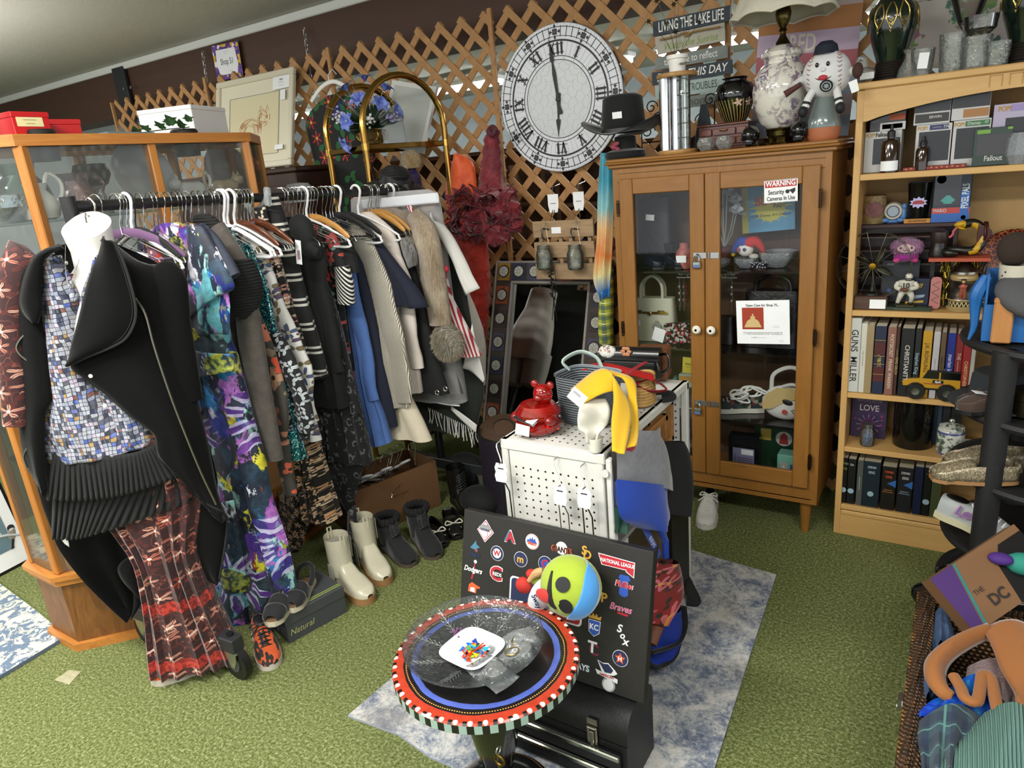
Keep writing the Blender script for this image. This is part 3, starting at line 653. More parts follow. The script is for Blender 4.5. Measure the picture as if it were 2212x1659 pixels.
def ribbed(name,base,k,axis=2,lo=.35):
 g=G(name);w=g.wave(g.co(),k,.6,dr='XYZ'[axis]);return g.fin(g.mix(w,tuple(x*lo for x in C(base)[:3])+(1,),base),.9,bump=w,bs=.9,bd=.012)
def cloth(col,var=.12,bump=.2,bsc=260,sheen=.25,r=.85): return mt(col,r,var=var,vs=7,bump=bump,bsc=bsc,sheen=sheen,bd=.003)
def furm(c1,c2,c3):
 g=G('fur');n=g.noise(g.co((60,60,10)),3,4,.7);w=g.noise(g.co((9,9,5)),1,2);c=g.ramp(g.ad(g.mul(n,.5),g.mul(w,.5)),[(.36,c1),(.5,c2),(.64,c3)]);return g.fin(c,.95,sheen=.5,bump=n,bs=.9,bd=.02)
BLACKC=cloth('#0a0b0c',.2,sheen=.06);BLACK2=cloth('#101113',.2,sheen=.06);NAVY=cloth('#10152a',.15,sheen=.08);CREAM=ribbed('cream_corduroy','#efe6d4',75,0,.9)
# cloth builders
def RL(b,L,R,nu=10,nv=24,bul=0,n=V((0,-1,0)),mi=0,wav=0,wk=3,ph=0,vcurve=True):
 A=cs(L,nv+1);D=cs(R,nv+1)
 def f(u,v):
  k=min(nv,int(round(v*nv)));p=A[k].lerp(D[k],u);return p+n*(bul*sin(PI*u)+wav*v*sin(2*PI*wk*u+ph+1.3*v))
 return b.grid(f,nu,nv,mi)
def resample(P,n):
 z0,z1=P[0][0],P[-1][0];Q=sorted(P);return [(LP(z0,z1,i/(n-1)),IP(Q,LP(z0,z1,i/(n-1)))) for i in RN(n)]
def cloth_body(b,xc,y0,rows,th,nf=5,amp=.012,ph=0,seg=36,mi=0,M=None,tilt=0,hemw=0):
 z0,z1=rows[0][0],rows[-1][0];N=len(rows)
 def f(u,v):
  k=min(N-1,int(round(v*(N-1))));z,a=rows[k];q=2*PI*u;c,s_=cos(q),sin(q)
  t=th*(.55+.45*min(1,v*6))*(1+.5*v);fl=amp*min(1,v*1.4)
  x=a*(1 if c>0 else -1)*abs(c)**.8;yy=-t*(1 if s_>0 else -1)*abs(s_)**.7
  yy+=fl*sin(nf*PI*x/max(a,.05)+ph+.8*sin(3*v+ph));x+=fl*.5*sin(7*v+ph)*abs(s_)
  return V((xc+x+tilt*v,y0+yy,z-(hemw*(1-cos(2*q))*.5*v if hemw else 0)))
 b.grid(f,seg,N-1,mi,wrap=True,M=M)
 n=len(b.v);
 b.f.append(tuple(RN(n-seg,n)));b.mi.append(mi);b.f.append(tuple(RN(n-seg*N,n-seg*(N-1)))[::-1]);b.mi.append(mi)
 return b
GXC=-2.29
def barY(px): return PX(px,440-(px-160)*30/710,RX).y
def garment(name,label,cat,hx,out,m,th=.024,nf=5,amp=.010,sl=None,slm=None,slr=.045,xc=GXC,grp='clothes on the black garment rack',body=1.0,hemw=0,rows=26,slpx=None):
 y=barY(hx);P=[PY(px,py,y) for px,py in out];ZW=[(p.z,max(.03,p.x-xc)) for p in P]
 Q=[ZW[0]]
 for q in ZW[1:]:
  if q[0]<Q[-1][0]-.004: Q.append(q)
 t=TH(name,label,cat,(xc,y,0),0,grp);rw=resample(Q,rows);ph=random.random()*6
 k=(lambda v:1) if not sl else (lambda v:1-(1-body)*min(1,v*5))
 b=B();cloth_body(b,0,0,[(z,a*k(i/(rows-1))) for i,(z,a) in EN(rw)],th,nf,amp,ph,hemw=hemw);b.obj('body',m,t,0,60)
 if sl:
  zt,zb=rw[0][0],rw[-1][0];z1=LP(zt,zb,sl)
  for s in (1,-1):
   pts=[];rad=[]
   for i in RN(14):
    z=LP(zt-.05,z1,i/13);a=IP(sorted(rw),z);r=slr*(1-.25*i/13)*(.55 if i==0 else 1);pts.append((s*(a-r*.95),-.012-.006*sin(i*.9+ph),z));rad.append(r+.004*sin(i*1.7+ph))
   B().tb(pts,rad,16,sq=((0,1,0),.55)).obj('sleeve',slm or m,t,0,60)
 return t
def sleeve_px(t,path,y,rads,m,flat=.6,name='sleeve',mirror=True):
 b=B();P=cs([PY(px,py,y) for px,py in path],18);rr=[IP([(i/(len(rads)-1),r) for i,r in EN(rads)],k/17) for k in RN(18)]
 b.tb(P,rr,18,sq=((0,1,0),flat));o=b.obj(name,m,t,1,60)
 return o
# the torso form in front, dressed
MO=V((-2.13,1.07,0));MA=V((cos(PI/4),sin(PI/4),0));MN=V((MA.y,-MA.x,0))
def MP(px,py,d=0):
 r=ray(px,py);o=MO+MN*d;return CAM+r*((o-CAM).dot(MN)/r.dot(MN))
def ML(lst,d=0): return [MP(x,y,d) for x,y in lst]
MC=MO-MN*.07+MA*(-.02)
t=TH('mannequin_torso','white headless hanging torso form wearing the black jacket at the front of the rack','mannequin',(MC.x,MC.y,.85))
MF=Matrix(((MA.x,-MN.x,0,MC.x),(MA.y,-MN.y,0,MC.y),(0,0,1,0),(0,0,0,1)))   # local x right, y away from the viewer
SKIN=mt('efece6',.35,var=.02)
b=B();n=32
secs=[(1.575,.055,.065,-.012),(1.57,.066,.076,-.012),(1.50,.058,.066,-.008),(1.455,.062,.068,0),(1.425,.09,.075,.005),(1.40,.15,.082,.005),(1.35,.185,.09,0),(1.25,.18,.105,-.01),(1.15,.16,.095,0),(1.02,.12,.07,0),(.92,.12,.07,0),(.85,.12,.07,0)]
def sec(u,v):
 k=min(len(secs)-1,int(round(v*(len(secs)-1))));z,a,d,o=secs[k];q=2*PI*u;return V((a*cos(q),d*sin(q)+o,z-(.035*(sin(q)+.0)*-1 if k<2 else 0)*1.0))
b.grid(sec,n,len(secs)-1,0,wrap=True,M=MF);b.f.append(tuple(RN(n))[::-1]);b.mi.append(0);b.f.append(tuple(RN(n*11,n*12)));b.mi.append(0)
b.obj('torso',SKIN,t,sm=50)
hp=V((RX,barY(193),0));hz=barz(hp.y)
b=B();top=MF@V((0,0,1.585));b.tb(cs([top+V((0,0,-.02)),top+V((0,0,.02)),top.lerp(V((hp.x+.02,hp.y,hz-.03)),.6),(hp.x+.03,hp.y,hz),(hp.x,hp.y,hz+.024),(hp.x-.026,hp.y,hz),(hp.x-.02,hp.y,hz-.018)],18),.0033,8);b.obj('hanging_hook',CHROME,t)
# red paisley dress behind the form
def paisley():
 def extra(g,c,x,y,z):
  b1=g.lt(g.math('ABSOLUTE',g.math('SUBTRACT',z,.09)),.02);b2=g.lt(g.math('ABSOLUTE',g.math('SUBTRACT',z,.315)),.02);rd=g.mix(g.ramp(g.noise(g.co(),70,2),[(.45,0.),(.55,1.)]),'#7c1f18','#b5382a')
  return g.mix(g.ad(b1,b2),c,rd)
 return floral('maroon_floral','#331719','#cf9a86','#a8452f','#e9d2c4',17,5,.40,'#4c1d1b',26,vein=.8,inner=.5,extra=extra,scroll=('#6d3a30',16))
PAI=paisley()
t=TH('paisley_dress','maroon floral maxi dress with red border bands, hanging behind the black jacket','dress',(MC.x,MC.y,0),0,'clothes on the black garment rack')
dd=-.10
rows=[(1.44,.08),(1.40,.17),(1.3,.19),(1.1,.17),(.9,.17),(.7,.17),(.5,.10),(.42,.10),(.3,.112),(.2,.128),(.1,.145),(.04,.152)]
b=B();R=resample(rows,30);cm=MF@V((0,0,0))
cloth_body(b,0,0,R,.05,7,.016,1.0,48,M=MF@TR((-.012,-.02,0)));b.obj('body',PAI,t,1,60)
b=B();P=[MP(70,545,-.02),MP(38,575,.0),MP(25,650,.01),MP(24,750,.01),MP(30,850,.01),MP(34,918,.01)];b.tb(cs(P,16),[.03,.06,.05,.045,.043,.04,.038]+[.034]*9,16,sq=(tuple(MN),.7));b.obj('sleeve',PAI,t,1,60)
# tweed blouse
TW=tweed()
t=TH('tweed_blouse','black, white and blue basket-weave blouse on the front torso form','blouse',(MC.x,MC.y,.75))
b=B()
RL(b,ML([(118,547),(92,556),(86,620),(88,700),(96,795),(98,867),(88,930),(95,975),(108,1003)],-.01),ML([(132,552),(150,596),(172,640),(176,690),(180,760),(215,850),(250,900),(300,950),(310,966)],.01),14,36,.05,MN,wav=.006,wk=4)
RL(b,ML([(205,560),(190,600),(174,640),(170,690),(172,760),(190,830),(220,880),(240,930),(240,962)],.0),ML([(225,545),(235,600),(240,650),(250,700),(280,760),(320,850),(338,900),(345,940),(340,962)],-.02),12,36,.045,MN,wav=.006,wk=4)
b.obj('body',TW,t,1,60,.004)
b=B()
for px,py in ((226,876),(196,812),(180,715)): b.la([(0,0),(.006,0),(.006,.002),(0,.003)],O_,12,M=frame(MP(px,py,.062),MA,MN))
b.obj('buttons',mt('d9d6cc',.25),t)
b=B();RL(b,ML([(131,551),(145,585),(160,618),(173,642)],.012),ML([(103,553),(108,590),(125,625),(160,655)],.03),4,12,.012,MN);b.obj('collar',TW,t,1,60,.003)
# two tier pleated skirt
t=TH('pleated_skirt','short black two-tier pleated skirt under the tweed blouse','skirt',(MC.x,MC.y,.6))
PLB=cloth('#0d0e0f',.15,.25,300,.05)
def tier(top,bot,d0,d1,np_,am):
 b=B();A=cs(ML(top,d0),61);D=cs(ML(bot,d1),61);m=8;nn=np_*m
 def f(u,v):
  s=u*60;k=min(59,int(s));a=A[k].lerp(A[k+1],s-k);d=D[k].lerp(D[k+1],s-k);w=(u*np_)%1;w=(w/.7 if w<.7 else (1-w)/.3);return a.lerp(d,v)+MN*(.04*sin(PI*u)+am*v*w)
 b.grid(f,nn,10);return b
tier([(116,1012),(220,1030),(330,1010),(395,1000)],[(112,1160),(170,1152),(225,1136),(322,1108),(415,1080)],-.02,-.01,20,.02).obj('lower_tier',PLB,t,sm=40,solid=.003)
tier([(116,966),(200,975),(290,970),(336,958)],[(101,1078),(215,1066),(300,1050),(390,1028)],.005,.015,24,.018).obj('upper_tier',PLB,t,sm=40,solid=.003)
b=B();RL(b,ML([(116,952),(116,978)],-.012),ML([(334,942),(336,972)],-.012),20,4,.042,MN);b.obj('waistband',PLB,t,1,60,.004)
# black waterfall jacket
JK=mt('0a0a0b',.95,var=.15,vs=8,bump=.25,bsc=320,sheen=.08,bd=.002,spec=.15);ZIP=mt('8d8a80',.35,1);TRIM=cloth('#101012',.1,.3,500,.06)
t=TH('waterfall_jacket','black wool waterfall jacket with long zips and draped lapels at the front of the rack','jacket',(MC.x,MC.y,.4))
b=B();RL(b,ML([(135,530),(60,572),(40,640),(42,760),(50,900),(85,1062),(112,1140),(129,1184),(177,1248),(236,1307),(276,1341)],-.15),ML([(222,515),(365,588),(390,700),(415,820),(440,921),(470,1060),(420,1120),(330,1165),(318,1230),(306,1300),(282,1342)],-.15),16,44,-.04,MN,wav=.012,wk=2.5);b.obj('back_panel',JK,t,1,60,.005)
b=B();RL(b,ML([(390,1020),(372,1120),(362,1180),(402,1206),(440,1245),(466,1257)],-.06),ML([(470,1080),(490,1118),(489,1150),(484,1190),(478,1225),(473,1255)],-.03),8,24,.02,MN,wav=.01,wk=1.5);b.obj('right_tail',JK,t,1,60,.005)
b=B();RL(b,ML([(330,1130),(322,1170),(300,1190),(262,1215),(256,1236),(275,1265),(308,1290)],-.11),ML([(345,1130),(330,1165),(322,1190),(318,1215),(316,1240),(314,1270),(310,1292)],-.10),6,20,.02,MN);b.obj('tail_fold',JK,t,1,60,.005)
b=B();RL(b,ML([(128,527),(68,562),(32,602),(25,650),(31,728),(38,800),(41,867),(52,985),(75,1030),(99,1062)],-.03),ML([(137,535),(97,556),(88,604),(89,674),(104,792),(109,840),(109,867),(96,900),(96,1000),(103,1064)],.035),10,40,.03,MN,wav=.006,wk=1.5);b.obj('left_front',JK,t,1,60,.005)
b=B();RF=ML([(222,515),(228,560),(200,700),(152,784),(188,819),(231,851),(279,894),(333,937),(345,985),(392,1033),(440,1085),(480,1106)],.055);RL(b,RF,ML([(240,520),(300,565),(366,588),(385,663),(400,740),(410,800),(425,860),(441,921),(456,990),(470,1060),(485,1105),(492,1121)],-.04),14,44,.045,MN,wav=.006,wk=2);b.obj('right_front',JK,t,1,60,.005)
B().tb(cs([MP(340,580,-.05),MP(366,610,-.03),MP(375,680,-.03),MP(392,780,-.035),MP(405,860,-.05)],16),[.03,.045,.05,.052,.052,.05,.05,.05]+[.047]*8,16,sq=(tuple(MN),.75)).obj('right_sleeve',JK,t,1,60)
B().tb(cs([MP(72,570,-.05),MP(48,610,-.04),MP(45,680,-.05),MP(52,780,-.06),MP(58,870,-.06)],16),[.03,.04]+[.042]*14,16,sq=(tuple(MN),.75)).obj('left_sleeve',JK,t,1,60)
LR=[(244,522),(258,545),(272,582),(286,630),(293,668),(289,700),(270,732),(235,752),(190,770),(152,788)]
LLp=[(224,510),(216,545),(203,575),(194,600),(184,635),(176,668),(168,700),(160,730),(153,760),(149,784)]
b=B();RL(b,ML(LLp,.06),ML(LR,.085),12,30,.03,MN);lp=b.obj('right_lapel',JK,t,1,60,.006)
B().tb(cs(ML(LR,.09),40),.0045,8,sq=(tuple(MN),.7)).tb(cs(ML([(x-7,y-3) for x,y in LR],.094),40),.0012,5).obj('lapel_edge',TRIM,lp)
LK=[(134,531),(100,540),(72,562),(55,600),(45,645),(48,668),(58,684),(73,695)]
b=B();RL(b,ML(LK,.05),ML([(138,536),(118,541),(98,556),(91,585),(88,615),(89,645),(89,670),(82,697)],.07),6,24,.02,MN);lp=b.obj('left_lapel',JK,t,1,60,.006)
B().tb(cs(ML(LK,.055),30),.0045,8,sq=(tuple(MN),.7)).obj('lapel_edge',TRIM,lp)
for nm,pts,d in (('right_zip',[(292,644),(314,679),(333,749),(365,846),(397,931),(435,1023),(467,1090)],.062),('left_zip',[(75,709),(52,724),(38,742),(37,756),(50,772),(75,787),(105,796)],.028),('left_lower_zip',[(108,868),(86,921),(62,962),(51,985),(58,1010)],.01)):
 B().tb(cs(ML(pts,d),40),.0034,6).obj(nm,ZIP,t)
b=B();RFp=[(152,787),(188,820),(231,852),(279,895),(333,938),(345,985),(392,1033),(440,1085),(480,1106),(491,1125),(486,1180),(474,1250)];b.tb(cs(ML(RFp,.05)[:9]+ML(RFp[9:],-.02),60),.004,6);b.obj('front_binding',TRIM,t)
# necklace
b=B().tb(cs(ML([(141,530),(141,580),(146,612),(151,625),(157,600),(172,560)],.03),24),.0009,5)
t=TH('necklace','thin silver necklace with small ring pendant around the torso form','necklace',tuple(MP(148,600,.03)))
b.obj('chain',CHROME,t);B().tb(circ(MP(151,613,.04),.008,14,'y'),.0018,6,closed=True).ell(MP(142,568,.035),.006,n=8,m=6).obj('pendant',CHROME,t)
b=B();RL(b,ML([(134,1142),(130,1160),(140,1175)],.0),ML([(143,1140),(146,1160),(150,1182)],.0),3,6,.0,MN);tag(b.obj('skirt_tag',PAPER,solid=.001),'small cream swing tag hanging below the pleated skirt','tag')
# the row of hanging clothes
WATER=watercolor()
y=barY(350)
t=garment('watercolour_dress','long watercolour-print dress in blue, purple and yellow, nearest full-length dress on the rack','dress',350,[(352,482),(405,478),(440,482),(462,540),(476,600),(482,680),(488,740),(503,770),(507,791),(521,842),(539,920),(549,947),(563,1005),(576,1083),(610,1184),(632,1285),(645,1349)],WATER,th=.045,nf=6,amp=.016,rows=34)
b=B();RL(b,[PY(x,yy,y-.05) for x,yy in ((408,480),(406,540),(408,610),(411,690))],[PY(x,yy,y-.05) for x,yy in ((440,484),(470,540),(503,614),(489,632))],10,20,.03,wav=.01,wk=1.5)
RL(b,[PY(x,yy,y-.04) for x,yy in ((415,600),(410,650),(410,690),(408,712))],[PY(x,yy,y-.04) for x,yy in ((488,600),(495,640),(499,668),(498,722))],10,14,.03,wav=.008,wk=2)
b.obj('cape_ruffle',WATER,t,1,60,.003)
b=B();P=[PY(x,yy,y-.03) for x,yy in ((432,498),(462,530),(490,575),(503,600))];b.tb(cs(P,12),[.03,.035]+[.036]*10,14,sq=((0,1,0),.6));b.obj('sleeve',mt('2c3140',.8,var=.3,vs=20),t,1,60)
b=B();RL(b,[PY(x,yy,y-.06) for x,yy in ((405,745),(403,790),(408,815))],[PY(x,yy,y-.055) for x,yy in ((503,765),(506,785),(508,800))],10,12,.035,wav=.006,wk=1);b.obj('waist_sash',WATER,t,1,60,.004)
b=B();RL(b,[PY(x,yy,y-.08) for x,yy in ((445,1080),(447,1180),(448,1290),(450,1408))],[PY(x,yy,y-.075) for x,yy in ((505,1080),(520,1180),(532,1290),(541,1412))],10,24,.03,wav=.02,wk=1.5);b.obj('front_panel',WATER,t,1,60,.003)
RIB=ribbed('black_rib_knit','#1b1c1e',30);GRYK=mt('4c4641',.95,var=.2,vs=40,bump=.3,bsc=350,sheen=.3,bd=.002)
y=barY(418)
t=garment('grey_cardigan','dark grey knit cardigan with thick black ribbed cuffs rolled at the elbow','cardigan',418,[(440,470),(480,512),(500,550),(510,620),(505,700),(520,800),(545,900),(560,960)],GRYK,th=.03)
sleeve_px(t,[(468,492),(488,530),(515,575),(528,600)],y-.03,[.04,.05,.05],GRYK);sleeve_px(t,[(515,560),(522,600),(522,630),(515,664)],y-.045,[.05,.074,.078,.07],RIB,.8,'ribbed_cuff');sleeve_px(t,[(530,640),(543,740),(560,840),(590,990)],y-.035,[.05,.058,.055,.048],GRYK)
b=B();P=[PY(x,yy,y-.02) for x,yy in ((430,478),(450,478),(475,500),(488,520))];b.tb(cs(P,10),.025,12);b.obj('ribbed_collar',RIB,t,1,60)
t=garment('poppy_print_top','charcoal top printed with orange and tan poppies, beside the grey cardigan','top',448,[(470,480),(520,570),(545,620),(560,649),(581,721),(599,766),(611,812),(629,872),(631,917),(619,950)],floral('poppy_print','#39352f','#c9492c','#a98a6c','#3a1f16',9,4,.44,'#7a6a55',12,inner=.7),th=.024,sl=.98,slr=.04,body=.85)
sleeve_px(t,[(608,950),(616,1010),(628,1066)],barY(448)-.02,[.036,.035,.033],floral('poppy_cuff','#39352f','#c9492c','#a98a6c','#3a1f16',12,4,.4,inner=.7))
LEAF=floral('leaf_print','#101114','#c8cdd0','#8f979c','#3a3e42',19,4,.47,'#a8b0b4',24,vein=.45,inner=.35,rnd=.6)
t=garment('leaf_print_blouse','black blouse with white leaf sprigs, between poppy top and white floral blouse','blouse',478,[(500,490),(535,560),(557,589),(578,661),(602,721),(635,754),(650,800),(668,842),(677,902),(681,954)],LEAF,th=.024,sl=.95,slr=.05,body=.82)
y=barY(470)
t=TH('sequin_top','sparkling teal sequin top peeking out between two blouses','top',(GXC,y,0),0,'clothes on the black garment rack')
g=G('teal_sequins');q=g.vor(g.co(),260,out='Color');SEQ=g.fin(g.ramp(g.sep(q)[0],[(0,'#10404c'),(.5,'#2f8a94'),(.8,'#8fd8d8'),(.95,'#e6f6f4')],True),.25,.6)
B().tb(cs([PY(x,yy,y-.03) for x,yy in ((487,500),(510,530),(548,575))],10),.024,12,sq=((0,1,0),.6)).obj('strap',SEQ,t)
b=B();cloth_body(b,0,0,resample([(1.45,.12),(1.3,.17),(.9,.18),(.62,.2)],14),.02);b.obj('body',SEQ,t,0,60)
B().tb(cs([PY(x,yy,y-.02) for x,yy in ((625,930),(632,960),(636,990))],8),.036,12,sq=((0,1,0),.6)).obj('hem',SEQ,t)
WFL=floral('white_floral','#e6e4e0','#4a6284','#5c4760','#c9b98a',11,5,.42,'#7a6e50',15,inner=.6,rnd=.9)
t=garment('white_floral_blouse','white blouse with blue and plum flowers beside the leaf-print blouse','blouse',522,[(540,480),(566,540),(578,559),(596,601),(620,655),(641,703),(659,757),(679,800),(678,842),(696,917),(706,953)],WFL,th=.024,sl=.9,slr=.045,body=.85)
RWB=floral('red_white_floral','#121113','#b03038','#d9d3bd','#e9e4d0',24,5,.44,'#cfc9a8',30,inner=.6)
t=garment('red_floral_dress','black dress scattered with red and cream blossoms, behind a clear clip hanger','dress',552,[(556,448),(575,470),(590,519),(599,550),(620,631),(629,673),(645,720),(660,800)],RWB,th=.022)
STR=stripes('double_stripe','#141416','#c9c7be',.098,.1,2,.22)
t=garment('striped_cardigan','black open cardigan with paired white stripes','cardigan',583,[(588,425),(611,459),(626,510),(641,560),(656,616),(674,676),(693,745),(710,818)],STR,th=.03,sl=.97,slr=.05,body=.8)
b=B();y=barY(583)-.075;p=PY(645,545,y);b.box((p.x,p.y,p.z),(.03,.001,.09),rot=(0,.15,0));
for k in RN(4): b.box((p.x-.006+.004*k,p.y-.001,p.z-.01),(.0018,.001,.035),1+(k%2),rot=(0,.15,0))
tag(b.obj('swing_tag',[PAPER,mt('b04a30',.6),mt('3a4a80',.6)]),'white swing tag with striped print hanging from the black hooded coat','tag')
t=garment('hooded_coat','black hooded coat between the striped cardigan and rose print dress','coat',622,[(632,468),(660,480),(687,507),(703,550),(712,620),(730,720),(748,800),(765,880)],BLACKC,th=.035,sl=.8,slr=.05,body=.8)
b=B();y=barY(622);P=[PY(x,yy,y-.04) for x,yy in ((636,472),(655,500),(668,535),(690,548))];b.tb(cs(P,14),[.03,.045,.05,.055,.055,.05,.05,.045,.04,.04,.04,.035,.03,.02],14,sq=((0,1,0),.7));b.obj('hood',BLACKC,t,1,60)
t=garment('tan_floral_skirt','black maxi skirt with small tan flowers, its hem above the sandals','skirt',560,[(585,700),(610,760),(640,850),(655,940),(690,1000),(705,1060),(724,1125)],floral('tan_ditsy','#14120f','#c49468','#d8c2a4','#8a5a38',30,5,.46,'#6a5a40',44,inner=.65),th=.04,nf=8,amp=.014)
b=B();y=barY(560)-.01;RL(b,[PY(x,yy,y) for x,yy in ((600,1060),(603,1120),(606,1190))],[PY(x,yy,y) for x,yy in ((690,1060),(672,1120),(652,1185))],8,10,.03,wav=.01,wk=2);b.obj('hem_flounce',bpy.data.materials['tan_ditsy'],t,1,60,.003)
LEO=leopard()
t=garment('leopard_duster','long black duster with grey leopard spots','coat',645,[(660,540),(690,585),(702,611),(724,656),(744,721),(761,805),(778,872),(796,940),(812,1003)],LEO,th=.035,nf=5,amp=.012,sl=.75,slr=.05,body=.85)
b=B();y=barY(645)-.01;RL(b,[PY(x,yy,y) for x,yy in ((690,980),(705,1050),(735,1085),(752,1105))],[PY(x,yy,y) for x,yy in ((790,990),(776,1040),(766,1080),(757,1106))],6,14,.02);b.obj('hem_tail',LEO,t,1,60,.003)
b=B();RL(b,[PY(x,yy,y-.12) for x,yy in ((752,1105),(752,1170),(770,1240),(795,1278))],[PY(x,yy,y-.12) for x,yy in ((768,1090),(778,1170),(792,1230),(806,1276))],5,14,.015);b.obj('trailing_belt',LEO,t,1,60,.003)
t=garment('rose_print_dress','black dress with big red roses and striped cuffs','dress',676,[(682,482),(705,490),(722,520),(728,575),(735,620),(742,700),(756,800),(772,880)],floral('rose_print','#101114','#a8323a','#c85a50','#5a1218',13,6,.46,'#6f908a',17,inner=.8),th=.024)
y=barY(676);sleeve_px(t,[(700,490),(720,540),(735,595)],y-.03,[.035,.045,.045],bpy.data.materials['rose_print'])
sleeve_px(t,[(738,575),(745,615),(748,655)],y-.035,[.038,.045,.042],stripes('black_white_stripe','#121214','#dcdad2',.02,.45,2,skew=1.2),.7,'striped_cuff')
t=garment('black_tee','plain black short-sleeved top in front of the blue shirt','top',690,[(700,480),(722,484),(735,520),(740,600),(750,700),(764,800)],BLACK2,th=.022)
sleeve_px(t,[(718,490),(740,530),(752,590)],barY(690)-.025,[.04,.055,.06],BLACK2,.55)
DEN=cloth('#4a6aa8',.14,.3,240,.1)
t=garment('blue_shirt','periwinkle blue cotton shirt with long sleeves','shirt',706,[(720,478),(750,530),(768,590),(789,670),(806,754),(810,805),(822,856),(842,906),(857,955)],DEN,th=.026,sl=.8,slr=.05,body=.85,hemw=.03)
t=garment('navy_jacket','navy jacket squeezed between the blue shirt and cream corduroy jacket','jacket',722,[(735,478),(754,518),(781,569),(798,636),(815,721),(825,788),(845,866),(855,923)],NAVY,th=.024)
t=garment('cream_trousers','cream trousers hanging below the corduroy jacket','trousers',752,[(800,700),(850,780),(875,840),(896,880),(912,910),(931,952)],cloth('#d3c8b2',.06,.2),th=.03,nf=4)
t=garment('corduroy_jacket','cream corduroy jacket in the middle of the rack','jacket',742,[(752,478),(781,494),(815,535),(839,602),(862,677),(877,731),(882,790),(893,866),(896,880)],CREAM,th=.03,sl=.97,slr=.062,body=.86)
t=garment('navy_tunic','navy tunic with wide flutter sleeves','top',762,[(775,480),(791,498),(832,545),(850,640),(855,700),(860,760)],NAVY,th=.024)
y=barY(762);b=B()
for s,nm in ((1,0),(-1,0)):
 pl=[PY(x,yy,y-.03) for x,yy in ((800,505),(828,570),(845,620),(856,662))];pr=[PY(x,yy,y-.03) for x,yy in ((815,510),(860,570),(900,622),(924,664))]
 if s<0: pl=[V((2*GXC-p.x,p.y,p.z)) for p in pl];pr=[V((2*GXC-p.x,p.y,p.z)) for p in pr]
 b=B();RL(b,pl,pr,8,14,.03,wav=.012,wk=1.5);b.obj('flutter_sleeve',NAVY,t,1,60,.004)
BLUSH=cloth('#d3c8be',.05,.2,300)
t=garment('blush_jacket','pale blush jacket beside the navy tunic','jacket',780,[(788,458),(812,466),(832,478),(860,515),(875,560),(889,609),(903,704),(915,790),(921,850)],BLUSH,th=.026,sl=.85,slr=.05,body=.86)
t=garment('black_vest','long black vest with metal grommets at its hem','vest',800,[(835,470),(869,501),(885,540),(900,585),(923,670),(945,770),(970,851)],BLACKC,th=.026)
b=B();y=barY(800)-.05
for px,py in ((944,848),(962,840)): b.tb(circ(PY(px,py,y),.011,14,'y'),.003,6,closed=True)
b.obj('grommets',CHROME,t)
b=B();RL(b,[PY(x,yy,y+.01) for x,yy in ((866,512),(872,545),(888,580))],[PY(x,yy,y) for x,yy in ((885,512),(900,545),(902,572))],6,10,.03);b.obj('fur_collar',furm('#2c2a28','#6c6866','#b5b1ab'),t,1,60,.012)
FUR=furm('#6e5c48','#a08a6e','#c9b89c');y=barY(815)
t=garment('fur_coat','tan fur coat with fluffy cuffs at the far end of the rack','coat',815,[(850,448),(880,452),(900,480),(915,540),(925,600),(935,680),(945,740)],FUR,th=.035,amp=.008)
sleeve_px(t,[(893,462),(918,505),(935,590),(952,700)],y-.05,[.04,.062,.06,.056],FUR,.8)
def fluff(b,c,r,n,ln,w=.003):
 for i in RN(n):
  d=V((RG(0,1),RG(0,1),RG(0,1))).normalized();p=c+V((d.x*r[0],d.y*r[1],d.z*r[2]));s=d.orthogonal().normalized()*w;e=p+d*ln*.6+V((RG(0,.3),RG(0,.3),-.9))*ln*.5;q=d.cross(s).normalized()*w
  b.add([p-s,p+s,p+q,e],[(0,1,3),(1,2,3),(2,0,3)])
b=B();c=PY(966,735,y-.06);b.ell(c,(.064,.05,.074));fluff(b,c,(.064,.05,.074),3000,.032);b.obj('fur_cuff',furm('#8a7a62','#b5a88e','#d8cfba'),t,sm=0)
GING=stripes('candy_stripe','#d9d0cc','#9a2634',.0125,.5,0,skew=.35)
y=barY(828)
t=garment('gingham_apron','red and white candy-striped apron dress','dress',828,[(885,462),(905,468),(925,530),(945,560),(960,582),(978,650),(1000,694),(1020,735),(1037,770)],GING,th=.03,nf=7,amp=.014)
B().tb(cs([PY(x,yy,y-.03) for x,yy in ((883,445),(900,470),(918,500))],8),.011,10).obj('strap',GING,t)
B().ell(PY(963,581,y-.06),(.016,.012,.016)).obj('rosette',mt('a02230',.7,bump=.6,bsc=120),t)
# garment bag of sheer organza
g=G('sheer_organza');tr=g.new('BsdfTransparent');iv(g.p,'Base Color',C('#d9d8d8'));iv(g.p,'Roughness',.6);mx=g.new('MixShader');lw=g.new('LayerWeight');iv(lw,0,.4)
g.l.new(g.ad(g.mul(lw.outputs[1],.5),.26),mx.inputs[0]);g.l.new(tr.outputs[0],mx.inputs[1]);g.l.new(g.p.outputs[0],mx.inputs[2]);g.l.new(mx.outputs[0],g.out.inputs[0]);SHEER=g.m
y=barY(843)
t=TH('garment_bag','sheer white organza garment bag over clothes at the far end of the rack','garment bag',(GXC,y,0),0,'clothes on the black garment rack')
P=[PY(px,py,y) for px,py in ((945,417),(952,450),(960,520),(975,640),(990,760),(1007,868))];rw=resample([(p.z,p.x-GXC) for p in P],18);rw=[(rw[0][0]+.02,rw[0][1]-.05)]+rw
b=B();cloth_body(b,0,0,rw,.05,4,.008);b.obj('sheer_cover',SHEER,t,0,60)
b=B();a=rw[-1][1];b.tb([(x,-.055,rw[-1][0]+.004*sin(x*20)) for x in [LP(-a,a,i/14) for i in RN(15)]],.004,6);b.obj('hem_binding',WHT,t,0)
